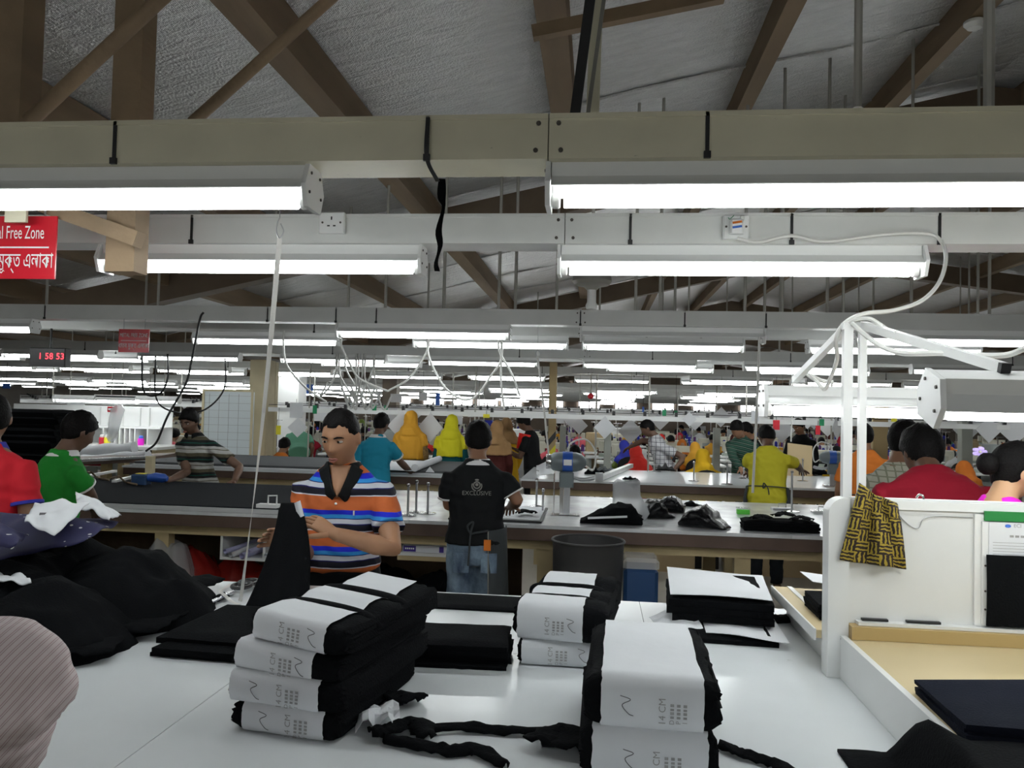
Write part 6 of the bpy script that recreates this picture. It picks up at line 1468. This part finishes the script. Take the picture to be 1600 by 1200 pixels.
# ceiling ventilator and smoke alarm
fn_ = world_thing('ceiling_ventilator', 'grey round ventilator hanging between the trunkings', 'ventilator', atY(925, 470, 4.6)); p = atY(925, 440, 4.6)
MB().lathe([(.03, .10), (.05, .06), (.11, .03), (.115, .0), (.10, -.02), (.05, -.03), (.028, -.05)], 24, p).obj('housing', 'pipe_grey', fn_, smooth=True); MB().lathe([(.026, -.05), (.026, -.12), (.035, -.14), (.03, -.16)], 16, p).obj('motor', 'old_white_metal', fn_, smooth=True); MB().tube([p + V(0, 0, .08), (p.x, p.y, sgable(p.x))], .01, 8).obj('rod', 'rod', fn_)
zz = sgable(2.24) - .215; p = atZ(1503, 40, zz - .02); p.x = 2.23; sm = world_thing('smoke_alarm', 'round white smoke alarm on the purlin at upper right', 'smoke alarm', p)
MB().lathe([(.055, .025), (.06, .02), (.06, .005), (.045, -.012), (.04, -.02), (.01, -.022)], 20, p).obj('cover', 'lamp_white', sm, smooth=True); MB().tube([p + V(0, 0, .02), (p.x, p.y, sgable(p.x))], .012, 8).obj('mount', 'lamp_white', sm)

# ================================================================== SEWING ROWS
def sew_table():
    t = thing('sewing_table', 'x', 'sewing table'); MB().bbox(-.55, .55, -.27, .27, .73, .765, .01).obj('top', 'lamp_white', t)
    for x in (-.48, .44): MB().box(x, x + .05, -.2, .2, 0, .73).obj('leg', 'station_grey', t)
    MB().box(-.2, .2, -.15, .15, .45, .62).obj('motor_box', 'station_grey', t); return t
def sew_machine():
    t = thing('sewing_machine', 'x', 'sewing machine'); MB().bbox(-.24, .24, -.09, .09, 0, .06, .01).obj('bed', 'machine_green', t); MB().bbox(.10, .22, -.07, .07, .06, .27, .012).obj('pillar', 'machine_cream', t)
    MB().bbox(-.22, .22, -.06, .06, .20, .31, .02).obj('arm', 'machine_cream', t); MB().bbox(-.24, -.14, -.055, .055, .10, .31, .012).obj('head', 'machine_cream', t); MB().tube([(-.19, 0, .10), (-.19, 0, .05)], .008, 6).obj('needle_bar', 'chrome', t)
    MB().lathe([(.06, 0), (.065, .01), (.065, .03), (.05, .04)], 14).xf(Matrix.Translation((.22, 0, .25)) @ Matrix.Rotation(pi / 2, 4, 'Y')).obj('handwheel', 'black_plastic', t, smooth=True); return t
def thread_stand():
    t = thing('thread_stand', 'x', 'thread stand'); MB().tube([(0, 0, 0), (0, 0, .62)], .010, 6).obj('pole', 'chrome', t); MB().box(-.11, .11, -.06, .06, .14, .15).obj('tray', 'white_metal', t)
    for k, (x, mt) in enumerate(((-.07, 'cloth_blue'), (.07, 'cloth_purple'))): MB().lathe([(.035, .15), (.032, .26), (.012, .28)], 10, (x, 0, 0)).obj('cone', mt, t, smooth=True)
    MB().box(-.10, .10, -.006, .006, .60, .615).obj('guide_bar', 'chrome', t); return t
def chair_():
    t = thing('work_chair', 'x', 'chair'); MB().bbox(-.20, .20, -.20, .20, .44, .48, .03).obj('seat', 'chair_black', t)
    P_ = [(-.20, .62), (.20, .62)] + [(.20 * cos(a), .74 + .16 * sin(a)) for a in np.linspace(0, pi, 9)]
    MB().prism(P_[::-1], 'y', -.23, -.20).obj('backrest', 'chair_black', t)
    for x, y in ((-.17, -.17), (.17, -.17), (-.17, .17), (.17, .17)): MB().tube([(x, y, 0), (x, y, .44)], .012, 6).obj('leg', 'chrome', t)
    for x in (-.12, .12): MB().box(x - .015, x + .015, -.215, -.19, .46, .66).obj('back_bar', 'chrome', t)
    return t
ST, SM, TS, CH = sew_table(), sew_machine(), thread_stand(), chair_()
WK = []
for i, (sc_f, hr, hd) in enumerate(((1, None, 18), (1, None, 30), (0, 'full', 22), (0, 'short', 34))):
    WK.append(person('x', (0, 0), 0, H=1.56 if sc_f else 1.62, skin='skin_mid', hair=hr, shirt='cloth_orange', sleeve='long' if sc_f else 'short', trousers='cloth_black', scarf='cloth_yellow' if sc_f else None, scarf_len=.3 if i == 0 else .2, head=(hd, 0), lean=14, sit=True, voxel=.024,
        arms={'L': ((-.24, .12, .78), (-.12, .36, .80)), 'R': ((.24, .12, .78), (.12, .36, .80))}))
first = {}
def use(proto, loc, rotz, label, group, swap=None):
    if proto.name not in first and not swap:
        first[proto.name] = 1; proto.location = loc; proto.rotation_euler[2] = rotz; proto['label'] = label; proto['group'] = group; return proto
    return copy_tree(proto, None, loc, rotz, label, group, swap)
COLS = [('cloth_orange', 'orange'), ('cloth_yellow', 'yellow'), ('cloth_scarlet', 'scarlet'), ('cloth_rose', 'rose pink'), ('cloth_blue', 'blue'), ('cloth_black', 'black'), ('cloth_mustard', 'mustard'), ('cloth_mint', 'mint'), ('cloth_olive', 'olive'), ('cloth_brown', 'dark brown'), ('cloth_white', 'white'), ('cloth_maroon', 'maroon')]
ORD = ['first', 'second', 'third', 'fourth', 'fifth', 'sixth', 'seventh', 'eighth', 'ninth', 'tenth', 'eleventh', 'twelfth', 'thirteenth', 'fourteenth', 'fifteenth', 'sixteenth']
rr = random.Random(5)
COLXY = [(atY(px, 660, Y).x, Y) for px, Y in ((863, 11.55), (950, 11.3), (1120, 12.2), (1372, 12.5), (1508, 12.8), (408, 11.4), (425, 11.9), (880, 13), (455, 14), (610, 16))] + [(3.0, 12.0), (3.7, 12.2), (-4.9, 12.4), (-8.2, 11.9), (-7, 11.9), (-6, 11.9)]
srow = [12.4, 13.9, 15.4, 17.0, 18.8, 20.8, 23.0, 25.5, 28.5, 32]
for ri, Y in enumerate(srow):
    x0, x1 = -.78 * Y - .2, .55 * Y + .6; sp = 1.22 if ri < 3 else 1.3 if ri < 6 else 1.7; n = 0; X = x0 + rr.uniform(0, .5)
    while X < x1:
        X += sp * rr.uniform(.92, 1.08)
        if X > x1: break
        if any(abs(X - cx_) < .8 and Y - .5 < cy_ < Y + 1.0 for cx_, cy_ in COLXY): continue
        n += 1; od = ORD[min(n, 16) - 1]; rowl = ORD[ri] + ' sewing row'
        near = ri < 3
        use(ST, (X, Y + .55, 0), 0, ('sewing table %s from the left in the %s' % (od, rowl)) if near else 'sewing table far down the hall', 'sewing tables ' + (rowl if near else 'far away'))
        use(SM, (X - .05, Y + .55, .766), 0, ('cream sewing machine %s from the left in the %s' % (od, rowl)) if near else 'cream sewing machine far down the hall', 'sewing machines ' + (rowl if near else 'far away'))
        if rr.random() < .7: use(TS, (X + .42, Y + .72, .766), 0, ('thread stand with cones, station %s from the left, %s' % (od, rowl)) if near else 'thread stand far down the hall', 'thread stands ' + (rowl if near else 'far away'))
        if rr.random() < .80:
            wi = rr.choice((0, 0, 1, 2, 2, 3)); c1, n1 = rr.choice(COLS); c2, n2 = rr.choice(COLS); fl_r = rr.choice((0, 0, 0, pi, pi * .5, -.4, .4)) if ri > 0 else rr.choice((0, .3, -.3))
            sw = {'cloth_orange': MATS[c1], 'cloth_yellow': MATS[c2], 'skin_mid': MATS[rr.choice(('skin_mid', 'skin_dark', 'skin'))]}
            lb = ('seated worker in %s headscarf and %s top' % (n2, n1)) if wi < 2 else ('seated bareheaded worker in %s shirt' % n1)
            lb += (', %s in the %s' % (od, rowl)) if near else ' far down the hall'
            use(WK[wi], (X, Y, 0), fl_r, lb, 'sewing workers ' + (rowl if near else 'far away'), sw)
            if near: use(CH, (X, Y - .02, 0), 0, 'black chair %s from the left in the %s' % (od, rowl), 'work chairs ' + rowl)
for w_ in WK:
    for ch in list(w_.children_recursive): bpy.data.objects.remove(ch)
    bpy.data.objects.remove(w_)
# specific seated people close behind the tables
def seated(label, px, top, Y, face, scarf, shirt, hair=None, skin='skin_mid', **k):
    b0, h0 = at_head(px, top, Y); return person(label, b0, face, H=1.56, skin=skin, hair=hair, shirt=shirt, sleeve='long' if scarf else 'short', trousers='cloth_black', scarf=scarf, sit=True, voxel=.016, lean=10, arms={'L': ((-.24, .12, .80), (-.12, .36, .80)), 'R': ((.24, .12, .80), (.12, .36, .80))}, head=(22, 0), **k)
seated('bareheaded woman in orange and red seated left of the striped worker', 437, 672, 10.9, -5, None, 'cloth_orange', 'full')
seated('worker in orange shirt seated behind the tall cutting machine', 900, 680, 11.2, 5, None, 'cloth_orange', 'full')
seated('seated worker in orange headscarf beside the bun-haired woman', 1518, 690, 9.6, 5, 'cloth_orange', 'cloth_mustard', scarf_len=.25)
seated('worker in pale yellow shirt behind the red polo man', 1472, 680, 10.6, 60, None, 'cloth_lime', 'full')
seated('woman in scarlet headscarf seated left of the checked shirt man', 1000, 672, 11.6, 20, 'cloth_scarlet', 'cloth_rose', scarf_len=.2)
for i, (px, Y) in enumerate(((430, 10.75), (1102, 10.6), (700, 10.45), (900, 11.05), (1525, 9.45))):
    p = atY(px, 700, Y); use(CH, (p.x, Y, .04), 0, ['black chair backrest left of the striped worker', 'black chair behind the seated woman in yellow', 'black chair behind the lime headscarf woman', 'black chair behind the tall cutting machine', 'black chair with chrome frame beside the bun-haired woman'][i], 'chairs behind the far tables')
# ================================================================== RAILS, CARDS, COLUMNS
mat('card_white', (.74, .75, .77), .5)
RAILS = [(10.95, 1.575), (13.1, 1.60), (16.2, 1.62), (19.8, 1.66), (24.2, 1.70), (30, 1.75)]
for ri, (Y, z) in enumerate(RAILS):
    x0, x1 = (-4.7 if ri == 0 else -.78 * Y), .56 * Y + .5; t = world_thing('overhead_rail', 'white overhead rail across the hall, %s from the camera' % ORD[ri], 'rail', (0, Y, z)); k = 0
    MB().box(x0, x1, Y, Y + .05, z - .035, z + .03).obj('rail', 'lamp_white', t)
    MB().box(x0, x1, Y + .02, Y + .03, z + .06, z + .07).obj('wire', 'black_plastic', t)
    X = x0 + .3
    while X < x1:
        MB().box(X - .02, X + .02, Y - .01, Y + .04, z + .03, z + .09).obj('clip', 'black_plastic', t); X += .42 if ri < 3 else .8
    X = x0 + .6
    while X < x1 and ri < 4:
        MB().tube([(X, Y + .03, 0), (X, Y + .03, TZ0)], .012, 6).obj('pole', 'rod', t); X += 2.4
def card(X, Y, z, sz, label, mt='card_white', rot=pi / 4, tilt=0, grp='paper cards on the rails'):
    t = thing('hanging_card', label, 'card', (X, Y, z), tilt, grp); MB().prism([(sz / 2 * sqrt(2) * cos(rot + pi / 4 + k * pi / 2), sz / 2 * sqrt(2) * sin(rot + pi / 4 + k * pi / 2)) for k in range(4)], 'y', -.003, .003).obj('sheet', mt, t); MB().tube([(0, .004, 0), (0, .004, sz * .72 if Y < 11 else 2.25 - z)], .003, 5).obj('clip', 'black_plastic' if Y < 11 else 'rod', t)
for i, (px, py, Y, sz, ti) in enumerate(sorted(((628, 665, 10.9, .30, .5), (672, 668, 10.9, .30, -.4), (945, 668, 10.9, .22, .3), (985, 674, 11.6, .26, -.3), (1222, 672, 11.8, .26, 0), (1308, 668, 10.9, .24, .9), (1465, 672, 10.9, .26, 1.0), (1545, 672, 10.9, .24, .1), (1585, 670, 10.9, .30, -.2), (465, 668, 10.9, .20, .2), (1077, 655, 10.92, .14, 0), (1127, 650, 12.745, .2, 0), (905, 665, 12.8, .2, .2)))):
    Y = 10.943 if Y < 11 else Y; p = atY(px, py, Y); card(p.x, Y, p.z, sz, 'white diamond card hung high before the sewing rows, %s from the left' % ORD[i], tilt=ti)
for i, (px, py, Y, w_, h_, mt, nm) in enumerate(((463, 641, 10.85, .19, .22, 'card_white', 'square white card with bent wire left of the striped worker'), (619, 622, 11.5, .19, .14, 'card_white', 'white printed card above the teal polo man'), (661, 620, 11.5, .14, .13, 'card_white', 'white printed card above the mustard headscarf'), (684, 624, 11.5, .07, .20, 'tag_blue', 'blue narrow tag above the lime headscarf'), (585, 637, 10.9, .06, .08, 'tag_green', 'green tag right of the striped worker\'s head'), (603, 637, 10.9, .05, .06, 'tag_green', 'second green tag right of the striped worker'),
    (435, 672, 10.8, .07, .13, 'tag_yellow', 'yellow tag behind the seated orange worker'), (1213, 664, 10.8, .085, .13, 'tag_red', 'red tag on the rail right of the yellow polo man'), (1284, 660, 10.8, .06, .09, 'tag_green', 'green tag left of the gantry posts'), (1278, 672, 10.8, .06, .12, 'tag_red', 'red tag left of the gantry posts below the green one'), (1038, 645, 11, .05, .08, 'tag_green', 'green tag above the checked shirt man'), (1056, 645, 12, .05, .07, 'tag_green', 'green tag right above the checked shirt man'), (1213, 645, 12, .05, .07, 'tag_green', 'small green tag above the red one'), (1180, 650, 10.7, .10, .14, 'paper', 'pale yellow card stack above the yellow polo man'),
    (1445, 652, 11, .05, .07, 'tag_green', 'green tag behind the red polo man'), (1484, 653, 11, .06, .06, 'tag_yellow', 'yellow tag right of the red polo man'), (1397, 656, 11, .07, .05, 'tag_yellow', 'yellow tag above the cream checked shirt'), (1536, 650, 12, .20, .09, 'tag_blue', 'blue board behind the diamond card at the right'), (1005, 640, 12, .03, .09, 'tag_blue', 'thin blue tag left of the checked shirt man'), (760, 650, 10.9, .09, .05, 'tag_yellow', 'yellow tag beside the black polo man\'s head'), (492, 640, 10.9, .06, .12, 'tag_green', 'dark green tag left of the striped worker\'s head'), (484, 608, 12, .11, .16, 'tag_blue', 'blue tag high above the striped worker'), (10, 603, 12, .14, .09, 'tag_blue', 'blue tag at the left edge above the red shirt'))):
    Y = 10.943 if Y < 11.2 else 12.74 if Y < 12.5 else Y; p = atY(px, py, Y); t = thing('hanging_tag', nm, 'tag', (p.x, Y, p.z), 0, 'coloured tags on the rails'); MB().box(-w_ / 2, w_ / 2, -.004, .004, -h_ / 2, h_ / 2).obj('sheet', mt, t); MB().tube([(0, 0, h_ / 2), (0, 0, 2.26 - p.z if (Y > 11.2 or p.z > 1.72) else max(h_ / 2 + .05, 1.6 - p.z))], .003, 5).obj('clip', 'black_plastic', t)
def column(px, Y, w_, mt, label, z1=None, band=False):
    X = atY(px, 660, Y).x; t = thing('hall_column', label, 'column', (X, Y, 0)); z1 = z1 or sgable(X) - .2; MB().bbox(-w_ / 2, w_ / 2, -w_ / 2, w_ / 2, 0, z1, .008).obj('shaft', mt, t)
    MB().box(-w_ / 2 - .02, w_ / 2 + .02, -w_ / 2 - .02, w_ / 2 + .02, 0, .08).obj('foot', mt, t)
    if band:
        for k in range(3): MB().prism([(-w_ / 2 - .002, .72 + .2 * k), (w_ / 2 + .002, .86 + .2 * k), (w_ / 2 + .002, .96 + .2 * k), (-w_ / 2 - .002, .82 + .2 * k)], 'y', -w_ / 2 - .004, -w_ / 2 - .001).obj('hazard_stripe', 'tag_yellow' if k % 2 else 'black_plastic', t)
column(863, 11.55, .11, 'col_tan', 'tan column with hazard stripes right of the black tee man', 2.35, True); column(950, 11.3, .10, 'col_grey', 'grey machine column left of the checked shirt man', 1.45); column(1120, 12.2, .10, 'col_grey', 'grey machine column right of the checked shirt man', 1.45)
column(1372, 12.5, .22, 'col_tan', 'broad tan column behind the gantry posts', 1.9); column(1508, 12.8, .16, 'col_grey', 'grey column right of the red polo man', 1.9); column(408, 11.4, .28, 'wall_cream', 'cream column beside the white chart board', 2.3); column(425, 11.9, .12, 'wall_cream', 'narrow cream column beside the broad cream one', 2.3)
column(880, 13, .10, 'col_grey', 'grey machine column right of the tan striped column', 1.4); column(455, 14, .4, 'lamp_white', 'white column behind the square card', 2.3); column(610, 16, .3, 'wall_brown', 'brown column high above the teal polo man', 2.5)
for i, (px, py) in enumerate(((923, 619), (1192, 632))):
    p = atY(px, py, 12.82); t = thing('signal_lamp', ['red signal lamp high right of the tan column', 'red signal lamp above the yellow polo man'][i], 'signal lamp', p); MB().ell((0, 0, 0), .05, .05, .05, 12, 8).obj('globe', 'tag_red', t, smooth=True); MB().tube([(0, 0, 0), (0, 0, TZ0 - p.z)], .012, 6).obj('stem', 'rod', t)
# crowded machine clutter beyond: low storage crates between the rows
cr_ = random.Random(9)
for ri, Y in enumerate((14.8, 17.9, 22, 27, 33)):
    for k in range(8):
        X = -.62 * Y + 1.14 * Y * (k + cr_.uniform(.2, .8)) / 8; h = cr_.uniform(.9, 1.25); mt, nm = cr_.choice((('station_grey', 'grey'), ('card', 'brown'), ('cloth_blue', 'blue'), ('cloth_white', 'white'), ('black_plastic', 'black')))
        t = thing('storage_cart', '%s storage cart standing between the sewing rows' % nm, 'cart', (X, Y, 0), 0, 'storage carts ' + nm); MB().bbox(-.3, .3, -.2, .2, .12, h, .02).obj('bin', mt, t)
        for x in (-.25, .25): MB().tube([(x, 0, 0), (x, 0, .12)], .02, 6).obj('wheel_leg', 'black_plastic', t)

# more paper cards and thread boards on the far rails
cw = random.Random(21)
for ri, (Y, z, n_) in enumerate(((13.1, 1.60, 12), (16.2, 1.62, 12), (19.8, 1.66, 12))):
    for k in range(n_):
        X = -.72 * Y + (1.24 * Y) * (k + cw.uniform(.1, .9)) / n_; sz = cw.uniform(.16, .30)
        t = thing('hanging_card', 'white paper card on the %s overhead rail, %s from the left' % (ORD[ri + 1], ORD[k]), 'card', (X, Y - .007, z - .02 - sz * .25), 0, 'paper cards on the far rails')
        MB().box(-sz / 2, sz / 2, -.003, .003, -sz / 2, sz / 2).xf(Matrix.Rotation(cw.choice((0, pi / 4, pi / 4)), 4, 'Y')).obj('sheet', 'card_white', t)
for i, px in enumerate((150, 215)):
    p = atY(px, 618, 10.75); c = lamp(p.x, 10.75, p.z, ['tube light low over the lit shelf, the one nearer the green shirt', 'tube light low over the lit shelf, beside the chart board'][i], 'lamps over the lit shelf', True)
    for x in (-.4, .4): MB().tube([(x, 0, 0), (x, 0, sgable(p.x + x) - p.z)], .006, 6).obj('hanger_rod', 'rod', c)
bpy.data.scenes.remove(WORK)
